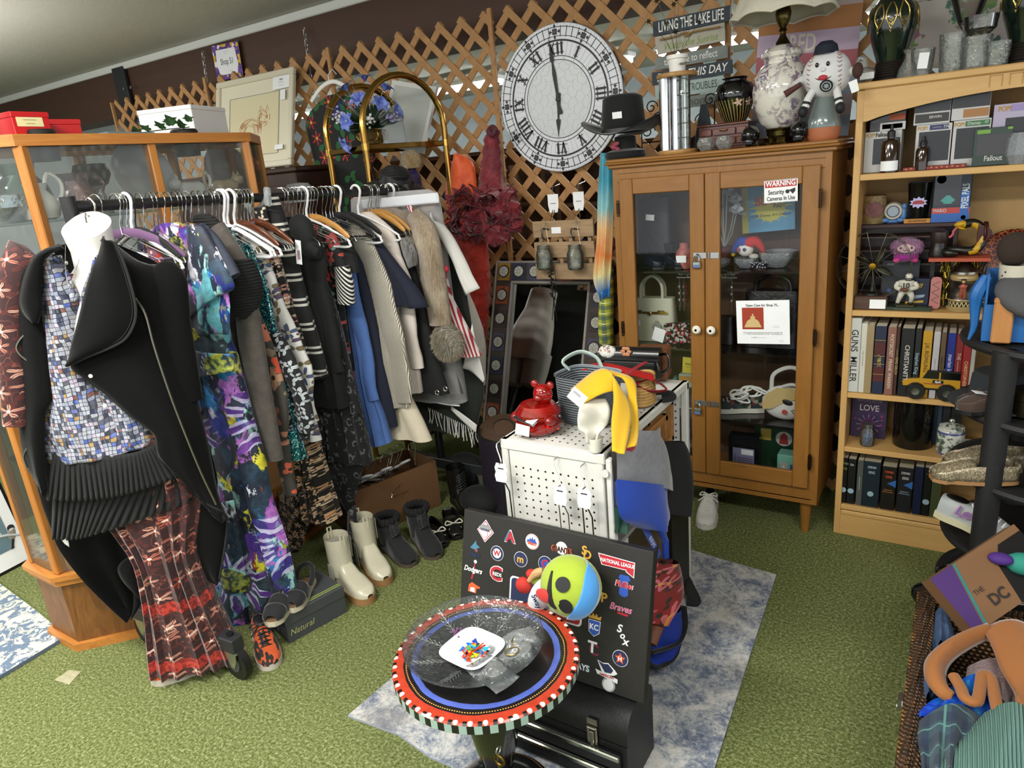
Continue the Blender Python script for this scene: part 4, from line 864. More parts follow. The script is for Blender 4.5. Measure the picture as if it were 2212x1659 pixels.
b=B();RL(b,[PY(x,yy,y-.06) for x,yy in ((777,432),(778,440),(782,452))],[PY(x,yy,y-.04) for x,yy in ((945,416),(948,424),(950,438))],16,6,.03,wav=.004,wk=3);b.obj('white_shoulder_cover',cloth('#d3d6dc',.04,.1),t,1,60,.004)
t2=garment('grey_coat','grey coat inside the sheer organza garment bag','coat',838,[(880,470),(920,520),(950,600),(965,700),(985,780),(1000,850)],cloth('#5a554f',.15),th=.024)
WOOL=cloth('#d2d0cb',.04,.25,300);DGRN=cloth('#10170f',.2,.3,300);y=barY(858)
t=garment('colour_block_poncho','dark green and white colour-block poncho with fringe, last on the rack','poncho',858,[(935,455),(962,490),(981,520),(1000,570),(1008,640),(1017,690),(1025,760),(1044,822),(1047,850),(1028,926)],DGRN,th=.03,nf=3,amp=.012,hemw=.03)
b=B();RL(b,[PY(x,yy,y-.06) for x,yy in ((930,458),(945,500),(975,555),(992,600),(1008,638))],[PY(x,yy,y-.06) for x,yy in ((960,486),(983,518),(1008,565),(1022,595),(1038,622))],8,16,.035,wav=.004);b.obj('white_sleeve',WOOL,t,1,60,.006)
b=B();RL(b,[PY(x,yy,y-.062) for x,yy in ((1000,795),(1015,800),(1030,812),(1044,826))],[PY(x,yy,y-.062) for x,yy in ((1020,700),(1030,750),(1040,790),(1047,820))],6,12,.0);b.obj('white_border',WOOL,t,1,60,.005);b=B();RL(b,[PY(x,yy,y-.066) for x,yy in ((975,885),(995,905),(1028,935))],[PY(x,yy,y-.066) for x,yy in ((975,878),(997,893),(1030,918))],4,8,0);b.obj('white_border',WOOL,t,1,60,.005)
b=B()
for i in RN(24):
 u=i/23;p=PY(LP(925,1028,u),LP(880,930,u),y-.05);q=p+V((RG(0,.008),RG(0,.01),-RU(.07,.1)));b.tb(cs([p,p.lerp(q,.5)+V((RG(0,.006),0,0)),q],6),.0022,5)
b.obj('fringe',WOOL,t)
# hangers
def hanger(kind,label,loc,rz,grp=None):
 t=TH('clothes_hanger',label,'hanger',loc,rz,grp)
 col={'wire':CHROME,'white':mt('e9e9ea',.35),'wood':wood('hanger_wood','#7a4a20','#a06a34',(1,9,9),.3),'light':wood('pale_hanger_wood','#b8823f','#cf9c58',(1,9,9),.35),'black':mt('121214',.7),'purple':mt('6c4c70',.85,sheen=.4),'brown':wood('brown_hanger_wood','#4a2410','#713818',(1,9,9),.25,coat=.4)}[kind]
 hr={'white':.0055,'purple':.0016}.get(kind,.0018);hk=CHROME if kind not in ('white','black') else col
 if kind=='black': hr=.0024
 R=.026;P=[(R*cos(a),0,R*sin(a)-R*.25) for a in [(1.12-1.30*i/11)*PI for i in RN(12)]];P+= [(.012,0,-.05),(.0,0,-.075),(0,0,-.11)]
 B().tb(cs(P,24),hr,8).obj('hook',hk,t,0)
 b=B();za=-.105;W=.205
 if kind=='wire': b.tb([(0,0,za),(W,0,za-.085),(W+.006,0,za-.1),(-W-.006,0,za-.1),(-W,0,za-.085),(0,0,za)],.0014,6)
 elif kind=='white':
  b.tb(cs([(0,0,za),(.08,0,za-.03),(W-.01,0,za-.09),(W+.004,0,za-.105),(W-.01,0,za-.122),(0,0,za-.112),(-W+.01,0,za-.122),(-W-.004,0,za-.105),(-W+.01,0,za-.09),(-.08,0,za-.03),(0,0,za)],40),.005,8)
 else:
  for s in (1,-1): b.tb(cs([(0,0,za+.004),(s*.06,0,za-.006),(s*.14,0,za-.04),(s*W,0,za-.085)],14),[.014,.015,.015,.015,.015,.014,.014,.013,.013,.013,.012,.012,.011,.006],10,sq=((0,1,0),.42 if kind in ('purple','black') else .6))
  if kind in ('purple','black'): b.tb([(-W+.02,0,za-.09),(W-.02,0,za-.09)],.004,8)
 b.obj('shoulders',col,t,0);return t
HP={}
WG='wire hangers crowding the garment bar'
def put(kind,px,label,grp=None,rz=0,dz=0):
 y=barY(px);loc=(RX,y,barz(y)+.014+dz)
 if kind in HP: return dup(HP[kind],loc,rz,label,grp)
 HP[kind]=hanger(kind,label,loc,rz,grp);return HP[kind]
for i,px in EN((206,247,262,300,322,331,345,361,377,386,402,420,433,449,458,465,504,512,519,527,534,541,604,610,617,624,632,640,648,668,676,690,697,706,712,790,797,806,812,830,838,852)):
 put('wire',px,'thin silver wire hanger hooked over the crowded black garment bar',WG,rz=RU(-.25,.25))
for px,l in ((272,'white plastic hanger near the purple hanger at the front end of the bar'),(475,'white plastic hanger of a close pair just past the leaf-print blouse'),(482,'white plastic hanger second of the close pair above the sequin top'),(497,'white plastic hanger carrying the sequin top, its arm showing'),(655,'white plastic hanger over the leopard duster'),(727,'white plastic hanger above the corduroy jacket'),(768,'white plastic hanger above the blush jacket'),(842,'white plastic hanger carrying the garment bag at the far end')): put('white',px,l,rz=.05)
put('purple',252,'mauve velvet hanger sticking out between the torso form and watercolour dress',rz=.35)
put('brown',503,'glossy dark brown wooden hanger by the sequin top');put('brown',536,'glossy dark brown wooden hanger beneath the red floral dress')
put('light',392,'pale wooden hanger tip behind the watercolour dress');put('light',663,'pale wooden hanger behind the rose print dress');put('light',796,'pale wooden hanger showing above the fur coat shoulder',rz=-.1);put('light',808,'second pale wooden hanger at the neck of the fur coat',rz=-.1)
put('black',281,'black plastic hanger behind the mauve one');put('black',718,'black hanger in the navy jacket');put('black',735,'black hanger poking out of the corduroy jacket neck')
# clear clip hanger
y=barY(560);CL=thin_glass('clear_plastic','#f4f6f6','#c8ced0',.9,body=.25,bodycol='#dfe4e6')
t=TH('clip_hanger','clear plastic clip hanger standing above the striped cardigan','hanger',(RX,y,barz(y)))
B().tb(cs([PY(x,yy,y) for x,yy in ((520,418),(535,440),(552,452),(570,436),(575,415),(580,420),(578,440))],24),.008,10,sq=((0,1,0),.5)).tb([PY(520,425,y),PY(550,470,y)],.007,8).obj('bar',CL,t)
b=B();p=PY(578,425,y-.02);b.box(p,(.03,.018,.07),bev=.005,rot=(0,.2,0));b.obj('clip',CL,t)
# collar glimpse of an orange and blue blouse behind the mauve hanger
t=garment('abstract_blouse','orange, blue and black abstract blouse collar behind the mauve hanger','blouse',300,[(268,515),(330,528),(350,560),(380,640),(390,760),(410,900)],floral('abstract_print','#15161c','#b53a1a','#2f6a9a','#e0c9a0',16,3,.46,'#b8863c',20,inner=.8),th=.02)
b=B();p=PY(309,553,barY(300)-.04);b.box(p,(.06,.002,.022),rot=(0,.1,0));b.obj('neck_label',PAPER,t)
# helpers for measured things
def spanx(xl,xr,y,Y): return PY(xl,y,Y).x,PY(xr,y,Y).x
def quad(b,P,t=.004,mi=0,n=None):
 tl,tr,bl=P[0],P[1],P[2];x=tr-tl;M=frame(bl,x,x.cross(tl-bl));h=(tl-bl).length;w=x.length
 b.box((w/2,h/2,-t/2),(w,h,t),mi,M=M);return M,w,h
def flat(b,M,pts,mi,z=.0008): b.pr(pts,.0006,mi,M=M@TR((0,0,z-.0004)))
def disc(b,M,x,y,r,mi,z=.0008,n=20): b.la([(r,0),(r,z),(0,z)],(x,y,0),n,mi,M=M)
def solo(b,name,m,label,cat,group=None,**k): return tag(b.obj(name,m,**k),label,cat,group)
# shop number card
b=B();M,w,h=quad(b,[PY(462,100,3.47),PY(518,88,3.47),PY(470,175,3.47)],.003)
o=None
b.pr([(0,0),(w,0),(w,h),(0,h)],.001,1,M=M);b.pr([(w*.16,h*.14),(w*.84,h*.14),(w*.9,h*.4),(w*.86,h*.86),(w*.13,h*.86),(w*.1,h*.5)],.001,0,M=M@TR((0,0,.001)))
b.text('Shop 51',.055,M@TR((w*.5,h*.5,.0022)),2,sx=.8);b.text('~~~~~~~\n~~~~',.012,M@TR((w*.5,h*.76,.0022)),2);b.text('~~~~~',.01,M@TR((w*.6,h*.24,.0022)),2)
solo(b,'shop_card',[PAPER,pansy_border(),INK],'small pansy bordered paper card on the brown soffit','sign')
# framed print of a sleeping cat
AR=wood('dark_wardrobe','#2a160c','#43261a',(8,8,1),.5)
t=TH('dark_wardrobe','dark brown wooden cupboard standing behind the garment rack under the cat print','cupboard',(-3.95,3.13,0))
B().box((-3.95,3.13,.86),(1.15,.36,1.72),bev=.006).obj('carcass',AR,t);B().box((-3.95,3.13,1.735),(1.19,.39,.03),bev=.008).obj('top',AR,t)
for s in PM: B().box((-3.95+s*.285,2.945,.9),(.55,.02,1.5),bev=.004).obj('door',AR,t)
tl,tr,br=PY(474,180,3.30),PY(642,143,3.30),PY(632,357,3.15)
bl=tl+(br-tr)
t=TH('framed_print','cream framed print of a sleepy cat leaning above the dark cupboard','picture',((bl.x+br.x)/2,3.15,bl.z))
x=tr-tl;M=frame(bl,x,x.cross(tl-bl));w=x.length;h=(tl-bl).length
FR=mt('cfc8b2',.45);
b=B()
for (c,d) in (((w/2,h-.02,0),(w,.04,.03)),((w/2,.02,0),(w,.04,.03)),((.02,h/2,0),(.04,h-.08,.03)),((w-.02,h/2,0),(.04,h-.08,.03))): b.box(c,d,M=M,bev=.006)
b.obj('frame',FR,t)
b=B().box((w/2,h/2,-.004),(w-.06,h-.06,.006),M=M).box((w/2,h*.47,.0),(w*.62,h*.62,.002),1,M=M);
for (c,d) in (((w/2,h*.79,.001),(w*.64,.003,.002)),((w/2,h*.15,.001),(w*.64,.003,.002)),((w*.18,h*.47,.001),(.003,h*.64,.002)),((w*.82,h*.47,.001),(.003,h*.64,.002))): b.box(c,d,2,M=M)
b.obj('mat_board',[mt('d8d2bb',.7),mt('d3c9a6',.7),mt('8d8a78',.6)],t)
b=B();RS(5)
for i in RN(150):
 cx,cy=(w*.46,h*.42) if i<95 else (w*.62,h*.53);rx,ry=(w*.15,h*.13) if i<95 else (w*.09,h*.1);a0=RU(0,6.3);k=RU(.3,1);P=[(cx+rx*k*cos(a0+q*.16),cy+ry*k*sin(a0+q*.16)) for q in RN(5)]
 b.tb([M@V((px,py,.0015)) for px,py in P],.0012,4)
for s in (0,1): b.tb([M@V((w*(.58+.07*s),h*.6,.0015)),M@V((w*(.585+.09*s),h*.665,.0015)),M@V((w*(.63+.06*s),h*.61,.0015))],.0013,4)
b.obj('cat_drawing',mt('b07a48',.8),t)
B().box((w*.86,h*.86,.016),(w*.2,h*.13,.001),M=M).text('1580-\n~~~~~\n~~~~',.017,M@TR((w*.86,h*.86,.017)),1).obj('price_sticker',[PAPER,INK],t);B().box((w*.885,h*.73,.016),(w*.06,h*.1,.001),M=M).obj('price_sticker',PAPER,t);B().box((w*.85,h*.2,.016),(w*.1,.03,.001),M=M).obj('price_sticker',PAPER,t)
# on top of the showcase
RED=mt('b5161a',.45)
def carton(name,label,x,y,z,d,m,rz=0,cat='box'):
 t=TH(name,label,cat,(x,y,z),rz);B().box((0,0,d[2]/2),d,bev=.002).obj('body',m,t,0);B().box((0,0,d[2]-.008),(d[0]+.004,d[1]+.004,.018),bev=.002).obj('lid',m,t,0);return t
ZS=ZT+.024
def sct(px,py,X): p=PX(px,py,X);return p
p=sct(42,283,-2.72);q=carton('red_box','red carton with cream handwritten label on the showcase top, at the far left',p.x,p.y,ZS,(.16,.12,.075),RED,.1);B().box((.0805,-.005,.045),(.001,.085,.03)).text('~~~~~~\n~~~~',.012,frame((.0812,-.005,.045),(0,1,0),(1,0,0)),1).obj('label',[mt('d8cf9c',.7),INK],q,0)
p=sct(113,284,-2.80);carton('red_box','plain red carton on the showcase top, right of the labelled one',p.x,p.y,ZS,(.15,.14,.062),RED,-.1)
p=sct(405,295,-2.93);carton('white_box','white carton on the showcase top beside the ivy',p.x,p.y,ZS,(.26,.24,.13),mt('dcdcda',.55),.35)
p=sct(5,283,-2.68);b=B().box((p.x-.0,p.y-.06,ZS+.06),(.05,.05,.12),bev=.004);solo(b,'white_carton',mt('d7d8d6',.6),'white carton edge beside the red label box on the showcase','box')
b=B();p=sct(255,289,-2.72);b.box((p.x,p.y,ZS+.006),(.16,.2,.012),bev=.004,rot=(0,0,.1));solo(b,'blue_tray',thin_glass('blue_plastic','#c9dbe4','#8fb0c2',.8,body=.3,bodycol='#a8c4d2'),'pale blue clear plastic tray lying on the showcase top','tray')
for px,l in ((84,'left'),(398,'right')):
 p=sct(px,289,-2.66);t=TH('puck_light','round black recessed puck light in the showcase top, %s of two'%l,'lamp',(p.x,p.y,ZS));B().la([(0,0),(.05,0),(.052,.012),(.046,.02),(0,.02)],(0,0,.001),24).obj('collar',BLKM,t,0)
 B().la([(0,0),(.045,0),(.05,.045),(0,.045)],(0,0,-.08),24).obj('can',BLKM,t,0)
IVY=mt('1d3d18',.5,var=.35,vs=40)
b=B();p=sct(352,290,-2.66);RS(3)
def ivy_leaf(b,c,s,n,x):
 M=frame(c,x,n);P=[(0,-.3),(.25,-.42),(.55,-.2),(.5,.1),(.95,.35),(.45,.5),(.3,.75),(0,1.15),(-.3,.75),(-.45,.5),(-.95,.35),(-.5,.1),(-.55,-.2),(-.25,-.42)]
 b.add([M@V((s*px,s*py,.12*s*abs(px))) for px,py in P]+[M@V((0,.2*s,0))],[(i,(i+1)%14,14) for i in RN(14)])
for dx,dy,dz,s in ((0,0,.03,.032),(.0,.05,.05,.036),(.0,.085,.035,.03),(0,-.06,.022,.03),(0,-.1,.015,.025),(.03,.02,.04,.03),(.02,.11,.055,.026)): ivy_leaf(b,(p.x+dx,p.y+dy,ZS+dz),s,(.8,-.4,.6),(RU(-.4,.4),1,RU(-.3,.5)))
b.tb(cs([(p.x,p.y-.12,ZS+.006),(p.x,p.y,ZS+.02),(p.x,p.y+.12,ZS+.03)],10),.002,5)
solo(b,'ivy_sprig',IVY,'green ivy sprig draped on the showcase top by the white carton','plant',sm=0)
# glass and china inside the showcase
CG=thin_glass('cut_crystal','#fafcfb','#d2dad8',1.0,.06,.12,'#e2e8e6',bump=(60,.5));PINK=thin_glass('pink_glass','#f6e8e8','#d8a8a8',.9,.04,.12,'#e4cccc',bump=(40,.4));AMB=thin_glass('dark_amber_glass','#5a3a34','#1c0e0c',1,.05,.45,'#1a0f0d',bump=(45,.8));CER=mt('c9cac6',.25,var=.05);CERT=mt('a8987e',.3,var=.2,vs=20);MILK=mt('cfd0c4',.3)
SZ1=SHZ[2]+.0095;SZ0=SHZ[1]+.0095
def plate_stand(px,pyb,X,r,label,m,z):
 p=PX(px,pyb,X);t=TH('display_plate',label,'plate',(p.x,p.y,z));M=frame((0,0,r+.004),(0,1,0),(.97,-.1,.22));B().la([(0,.0),(r*.55,.002),(r*.6,.006),(r*.97,.02),(r,.022),(r*.96,.024),(r*.58,.011),(r*.54,.008),(0,.007)],O_,48,M=M).obj('plate',m,t,0)
 b=B()
 for s in PM: b.tb([(.06,s*.05,.005),(.015,s*.05,.006),(-.02,s*.05,.11),(-.08,s*.05,.005)],.004,6)
 b.obj('easel',BLK,t,0)
plate_stand(318,432,-2.80,.128,'large pale grey plate upright on an easel inside the showcase',mt('b4b6b8',.3),SZ1)
plate_stand(500,425,-2.95,.125,'wide mauve platter at the right end inside the showcase',mt('a0979a',.3),SZ1)
def pot(name,label,cat,px,py,X,z,prof,m,n=28,parts=None,fx=None,grp=None):
 p=PX(px,py,X);t=TH(name,label,cat,(p.x,p.y,z),0,grp);B().la(prof,(0,0,0),n,fx=fx).obj('body',m,t,0);return t
def vprof(k): return [(0,0)]+[(r*k,z*k) for r,z in ((.3,0),(.42,.05),(.5,.3),(.42,.6),(.25,.8),(.3,1.0),(.27,1.0),(.22,.8),(.38,.6),(.46,.3),(.38,.07))]+[(0,.06*k)]
t=pot('pink_pitcher','pink rimmed lattice glass pitcher on the upper showcase shelf','pitcher',175,435,-2.74,SZ1,[(0,0),(.045,0),(.06,.03),(.062,.07),(.042,.105),(.044,.125),(.07,.15),(.066,.15),(.04,.125),(.038,.105),(.056,.07),(.05,.03),(0,.01)],PINK,fx=lambda q,z:1+(.12*cos(3*q) if z>.12 else 0));B().tb(cs([(.0,.045,.135),(0,.085,.13),(0,.095,.1),(0,.075,.06),(0,.058,.045)],14),.006,8).obj('handle',PINK,t,0)
t=pot('amber_compote','dark amber pressed glass goblet on the upper showcase shelf','goblet',214,440,-2.86,SZ1,[(0,0),(.045,0),(.04,.01),(.012,.02),(.016,.06),(.01,.09),(.05,.11),(.068,.15),(.056,.185),(.05,.185),(.062,.15),(.046,.115),(0,.1)],AMB)
pot('crystal_candlestick','cut crystal candlestick below the amber goblet','candlestick',222,440,-2.70,SZ1,[(0,0),(.035,0),(.03,.015),(.012,.03),(.02,.06),(.014,.08),(.026,.1),(.018,.1),(0,.085)],CG,10)
t=pot('milk_glass_swan','milk white swan pitcher at the left inside the showcase','pitcher',92,465,-2.66,SZ1,vprof(.12),MILK);B().tb(cs([(0,.03,.05),(0,.075,.07),(0,.085,.12),(0,.05,.15),(0,.03,.11)],14),.007,8).obj('handle',MILK,t,0)
pot('crystal_bowl','cut crystal bowl in the left corner of the showcase','bowl',14,470,-2.68,SZ1,[(0,0),(.04,0),(.075,.05),(.085,.09),(.08,.09),(.07,.05),(0,.008)],CG,16)
pot('frosted_vase','blue frosted vase in the left corner of the showcase','vase',38,468,-2.72,SZ1,vprof(.09),mt('8fa0ac',.4))
pot('glass_vase','tall clear glass vase with green tint behind the swan pitcher','vase',60,455,-2.9,SZ1,vprof(.2),thin_glass('green_tint','#e2efe8','#9dbab0',.9,body=.08))
def cat_figure(label,px,py,X,z,m,s,face):
 p=PX(px,py,X);t=TH('ceramic_cat',label,'figurine',(p.x,p.y,z),face);b=B();P=[V((0,-.055,.045)),V((0,-.03,.058)),V((0,.02,.055)),V((0,.055,.05))];b.tb([q*s for q in cs(P,12)],[k*s for k in (.012,.028,.034,.036,.036,.036,.036,.038,.04,.038,.03,.012)],14)
 for yy in (-.045,.045):
  for xx in (-.018,.018): b.tb([V((xx,yy,.045))*s,V((xx,yy*1.1,.0))*s],[.014*s,.011*s],8)
 b.ell(V((0,-.07,.085))*s,(.026*s,.028*s,.026*s),n=12,m=8)
 for xx in (-.014,.014): b.la([(0,.022*s),(.008*s,0),(0,-.004*s)],V((xx,-.068,.108))*s,8)
 b.tb([q*s for q in cs([(0,.055,.055),(0,.085,.07),(0,.09,.105),(0,.07,.125)],12)],.007*s,8);b.obj('body',m,t,0,60)
cat_figure('glossy white china cat with curled tail in the showcase',420,432,-2.70,SZ1,CER,1.0,0)
cat_figure('brown china dog-like cat figure at the right end of the showcase shelf',490,428,-2.70,SZ1,CERT,1.0,PI)
for i,(px,X,k,m,l) in EN(((20,-2.7,.13,MILK,'white china jar on the lower showcase shelf at far left'),(60,-2.74,.12,CERT,'tan china vase on the lower showcase shelf'),(120,-2.9,.15,CG,'cut glass vase on the lower showcase shelf behind the front post'),(250,-2.85,.14,CER,'white china vase on the lower showcase shelf behind the hangers'),(330,-2.8,.16,CG,'tall cut glass vase on the lower showcase shelf near the middle post'),(440,-2.8,.15,CERT,'brown china vase on the lower showcase shelf at right'))):
 pot('china_vase',l,'vase',px,520,X,SZ0,vprof(k),m)
b=B();p=PX(228,500,-2.78);M=TR((p.x,p.y,SZ0+.1),(0,0,.2));b.box((0,0,0),(.005,.17,.2),M=M);b.box((.003,0,-.01),(.001,.15,.17),1,M=M);solo(b,'wire_card_rack',[mt('8ea6b4',.5),mt('a8b27c',.6,var=.4,vs=30)],'small landscape card standing on the lower showcase shelf','card')
# brass etagere
BL,BR,AL,AR_=V((-2.585,2.735,0)),V((-2.435,3.205,0)),V((-2.965,2.85,0)),V((-2.81,3.315,0))
t=TH('brass_etagere','gold brass etagere with two round arches behind the garment rack','etagere',(BL+BR+AL+AR_)/4)
GB=mt('b08a45',.14,1,var=.15,vs=5);zsh=1.79
for a,c in ((BL,BR),(AL,AR_)):
 m=(a+c)/2;r=(c-a)/2;P=[a+V((0,0,.0)),a+V((0,0,zsh+.08))]+[m-r*cos(PI*i/16)+V((0,0,zsh+.08+.26*sin(PI*i/16))) for i in RN(1,16)]+[c+V((0,0,zsh+.08)),c]
 B().tb(P,.0165,14).obj('arch_post',GB,t)
 for q in (a,c):
  B().cyl(q+V((0,0,zsh-.015)),q+V((0,0,zsh+.018)),.02,14).obj('collar',BRASS,t)
for z in (zsh,1.3,.75,.2):
 for a,c in ((BL,BR),(AL,AR_),(BL,AL),(BR,AR_)): B().box((0,0,0),((c-a).length,.018,.026),M=frame((a+c)/2+V((0,0,z)),c-a,(0,0,1)),bev=.003).obj('shelf_rail',GB,t)
 B().pr([(p.x,p.y) for p in (BL,BR,AR_,AL)],.006,z0=z+.004).obj('glass_shelf',GSH,t)
EC=(BL+BR+AL+AR_)/4
# flowers
fc=PX(805,300,-2.68);fc.z=zsh+.012
t=TH('flower_basket','arrangement of blue lilies and white blossom in a gold wire basket on the etagere','flowers',fc)
b=B();RS(11)
for z,r in ((.004,.05),(.03,.062),(.075,.072)): b.tb(circ((0,0,z),r,24),.003,6,closed=True)
for k in RN(10): a=k*PI/5;b.tb(circ((.066*cos(a),.066*sin(a),.05),.024,12,'y' if k%2 else 'x'),.0018,5,closed=True)
for k in RN(16): a=k*PI/8;b.tb([(.05*cos(a),.05*sin(a),.004),(.072*cos(a),.072*sin(a),.075)],.0018,5)
for k in RN(4): a=k*PI/2+.4;b.tb([(.05*cos(a),.05*sin(a),.004),(.055*cos(a),.055*sin(a),-.011)],.003,6)
b.obj('wire_basket',GOLDP,t,0)
B().la([(0,.006),(.05,.01),(.064,.065),(0,.075)],O_,16).obj('moss_pot',mt('5a4a26',.9,bump=.6,bsc=90),t,0)
def rdir(lo=.0):
 while 1:
  d=V((RG(0,1),RG(0,1),RG(.3,.8)))
  d.normalize()
  if d.z>lo: return d
b=B()
for i in RN(110):
 d=rdir(-.25);L=RU(.1,.2);p=V((0,0,.09));s=d.orthogonal().normalized()*.007;b.add([p,p+d*L*.55+s,p+d*L,p+d*L*.55-s],[(0,1,2),(0,2,3)])
b.obj('leaves',mt('1f3a1e',.6,var=.4,vs=40),t,0,sm=0)
def lily(b,c,d,s,mi=0):
 x=d.orthogonal().normalized();y=d.cross(x)
 for k in RN(6):
  a=k*PI/3;r=x*cos(a)+y*sin(a);q=d.cross(r);pts=[]
  for (u,wd,up) in ((0,.1,0),(.35,.34,.5),(.7,.42,.75),(1.,.26,.72),(1.25,.0,.55)): pts+= [c+r*(u*s)+d*(up*s)+q*(wd*s),c+r*(u*s)+d*(up*s*.92),c+r*(u*s)+d*(up*s)-q*(wd*s)]
  b.add(pts,[f for j in RN(4) for f in ((j*3,j*3+1,j*3+4,j*3+3),(j*3+1,j*3+2,j*3+5,j*3+4))],mi)
g=G('blue_petals');BLUP=g.fin(g.mix(g.ramp(g.noise(g.co(),30,2),[(.35,0.),(.65,1.)]),'#3c50a8','#8a9ce0'),.7)
for d,R in (((.35,-.75,.75),.16),((.75,-.3,.5),.15),((-.35,-.4,1),.2),((.1,-.1,1),.215),((.3,.4,.9),.19),((.9,.3,.35),.15),((-.7,-.5,.5),.16),((.0,-.9,.1),.15),((-.2,-.6,-.35),.16)):
 b=B();d=V(d).normalized();lily(b,V((0,0,.1))+d*R,d,.042);b.obj('blue_lily',BLUP,t,0)
for i in RN(12):
 d=rdir(-.15);R=RU(.13,.19);b=B();c=V((0,0,.1))+d*R
 for k in RN(22): b.ell(c+V((RG(0,.016),RG(0,.016),RG(0,.014))),.0065,n=6,m=4)
 b.obj('white_blossom' if i%3 else 'lilac_blossom',mt('d2d3d0',.8) if i%3 else mt('a39ac8',.8),t,0)
b=B()
for i in RN(30):
 d=rdir(.1);L=RU(.17,.26);b.tb([V((0,0,.1)),V((0,0,.1))+d*L],[.002,.0006],4)
b.obj('grass_sprays',mt('aeb8a8',.7),t,0)
# white frame and acrylic sheet behind the flowers
p=PY(850,310,3.26);M,w,h=quad(b:=B(),[PY(812,175,3.3),PY(905,190,3.3),PY(820,312,3.22)],.02);b.box((w/2,h/2,.001),(w-.05,h-.05,.002),1,M=M);solo(b,'picture',[mt('d5d7d4',.5),mt('b9bdb8',.4)],'white framed panel standing behind the blue flowers','picture')
p=PX(855,312,-2.58);b=B();M=frame((p.x,p.y,zsh+.012),(.25,.9,0),(.9,-.25,.1));b.box((0,.08,0),(.14,.16,.004),M=M);b.tb([M@V((x,y,.0)) for x,y in ((-.07,0),(.07,0),(.07,.16),(-.07,.16))],.003,6,closed=True);solo(b,'acrylic_stand',CL,'clear acrylic sign stand on the etagere beside the flowers','stand')
# doll wig head and hats on lower etagere
p=PX(893,395,-2.50);t=TH('wig_head','small head form with a blonde bob wig on a purple stand','wig',(p.x,p.y,1.58));B().la([(0,0),(.045,0),(.04,.06),(.022,.08),(.022,.1),(0,.1)],O_,16).obj('stand',mt('2a1c48',.6,var=.3,vs=40),t,0);B().la([(0,.0),(.052,.002),(.058,.03),(.052,.07),(.03,.092),(0,.098)],(0,0,.09),24,fx=lambda q,z:1+.02*sin(14*q)).obj('wig',furm('#6b5232','#a08555','#c9b384'),t,0)
p=PX(865,412,-2.42);t=TH('straw_hat','black straw sun hat with a wide brim at the far end of the rack','hat',(p.x-.03,p.y,1.60));g=G('black_straw');x,y,z=g.sep(g.co());rr=g.math('SQRT',g.ad(g.mul(x,x),g.mul(y,y)));w_=g.math('SINE',g.mul(rr,900));STRAW=g.fin('#17171a',.6,bump=w_,bs=.8,bd=.004)
M=TR((0,0,0),(.15,.35,0));B().la([(0,.085),(.05,.082),(.075,.06),(.085,.01),(.125,-.012),(.165,-.035),(.166,-.032),(.125,-.008),(.088,.014)],O_,48,M=M).obj('hat',STRAW,t,0)
b=B();p=PX(648,425,-2.75);b.la([(0,.09),(.05,.085),(.075,.05),(.08,0),(.075,0),(.07,.05),(0,.08)],(p.x,p.y,1.56),24);solo(b,'grey_cap_form',mt('8a8c8c',.7),'grey domed hat form behind the clothes bar','hat')
# clothes hung on the lattice
def poins():
 return floral('poinsettia_knit','#0c0d10','#9c1c22','#b02a2c','#c9a23a',6.5,6,.30,'#1d5a2e',7.5,inner=.45,rnd=.9)
y=3.30;t=TH('holiday_sweater','black knit tunic with red poinsettias hung on the lattice behind the etagere','sweater',(PY(735,300,y).x,y,0))
out=[(755,210),(785,225),(800,250),(802,330),(806,400),(810,470)];xc=PY(733,300,y).x;rw=resample([(PY(a,c,y).z,PY(a,c,y).x-xc) for a,c in out],18);rw=[(rw[0][0]+.03,.05)]+rw
b=B();cloth_body(b,0,0,rw,.03,3,.01);b.obj('body',poins(),t,0,60)
b=B();z=PY(715,200,y).z;b.tb(cs([(-.19,-.01,z-.03),(-.1,-.01,z+.03),(-.02,-.01,z+.055),(.05,-.01,z+.05),(.15,-.01,z)],16),.012,10,sq=((0,1,0),.4));b.tb([(-.02,0,z+.05),(-.02,0,z+.1),(.0,.02,z+.13),(.02,.03,z+.1)],.003,6);b.obj('hanger',WHT,t,0)
def crinkle(name,c1,c2,sc=30,alpha=None,bs=.9):
 g=G(name);n=g.noise(g.co(),sc,5,.7,.6);m=g.fin(g.mix(g.ramp(n,[(.35,0.),(.65,1.)]),c1,c2),.55,sheen=.4,bump=n,bs=bs,bd=.02);return m
ORG=crinkle('orange_silk','#d2451a','#e8662a',12,bs=.3);REDO=crinkle('red_orange_ruched','#a8200c','#c9351a',22);TULLE=crinkle('burgundy_tulle','#5c0c1a','#861a28',16)
y=3.24;t=TH('orange_gown','orange and red ruched gown hanging on the lattice behind the burgundy tulle','dress',(PY(1015,500,y).x,y,0))
b=B();RL(b,[PY(a,c,y) for a,c in ((988,328),(972,370),(964,420),(972,480),(985,560))],[PY(a,c,y) for a,c in ((1006,335),(1025,360),(1032,420),(1030,480),(1030,560))],10,20,.06,wav=.012,wk=2);b.obj('orange_bodice',ORG,t,1,60,.006)
P=[(PY(a,c,y),PY(e,c2,y)) for a,c,e,c2 in ((975,470,1052,470),(990,540,1065,545),(1003,600,1068,610),(1012,680,1062,690),(1025,760,1056,745),(1033,800,1050,790))]
b=B();N=40
def rg(u,v):
 s=v*(len(P)-1);k=min(len(P)-2,int(s));a=P[k][0].lerp(P[k+1][0],s-k);c=P[k][1].lerp(P[k+1][1],s-k);q=2*PI*u;m=(a+c)/2;w=(c-a).length/2;return m+V((w*cos(q),-.05-.06*sin(q),0))+V((RG(0,.003),RG(0,.006),0))
RS(4);b.grid(rg,28,46,wrap=True);b.obj('ruched_skirt',REDO,t,1,60)
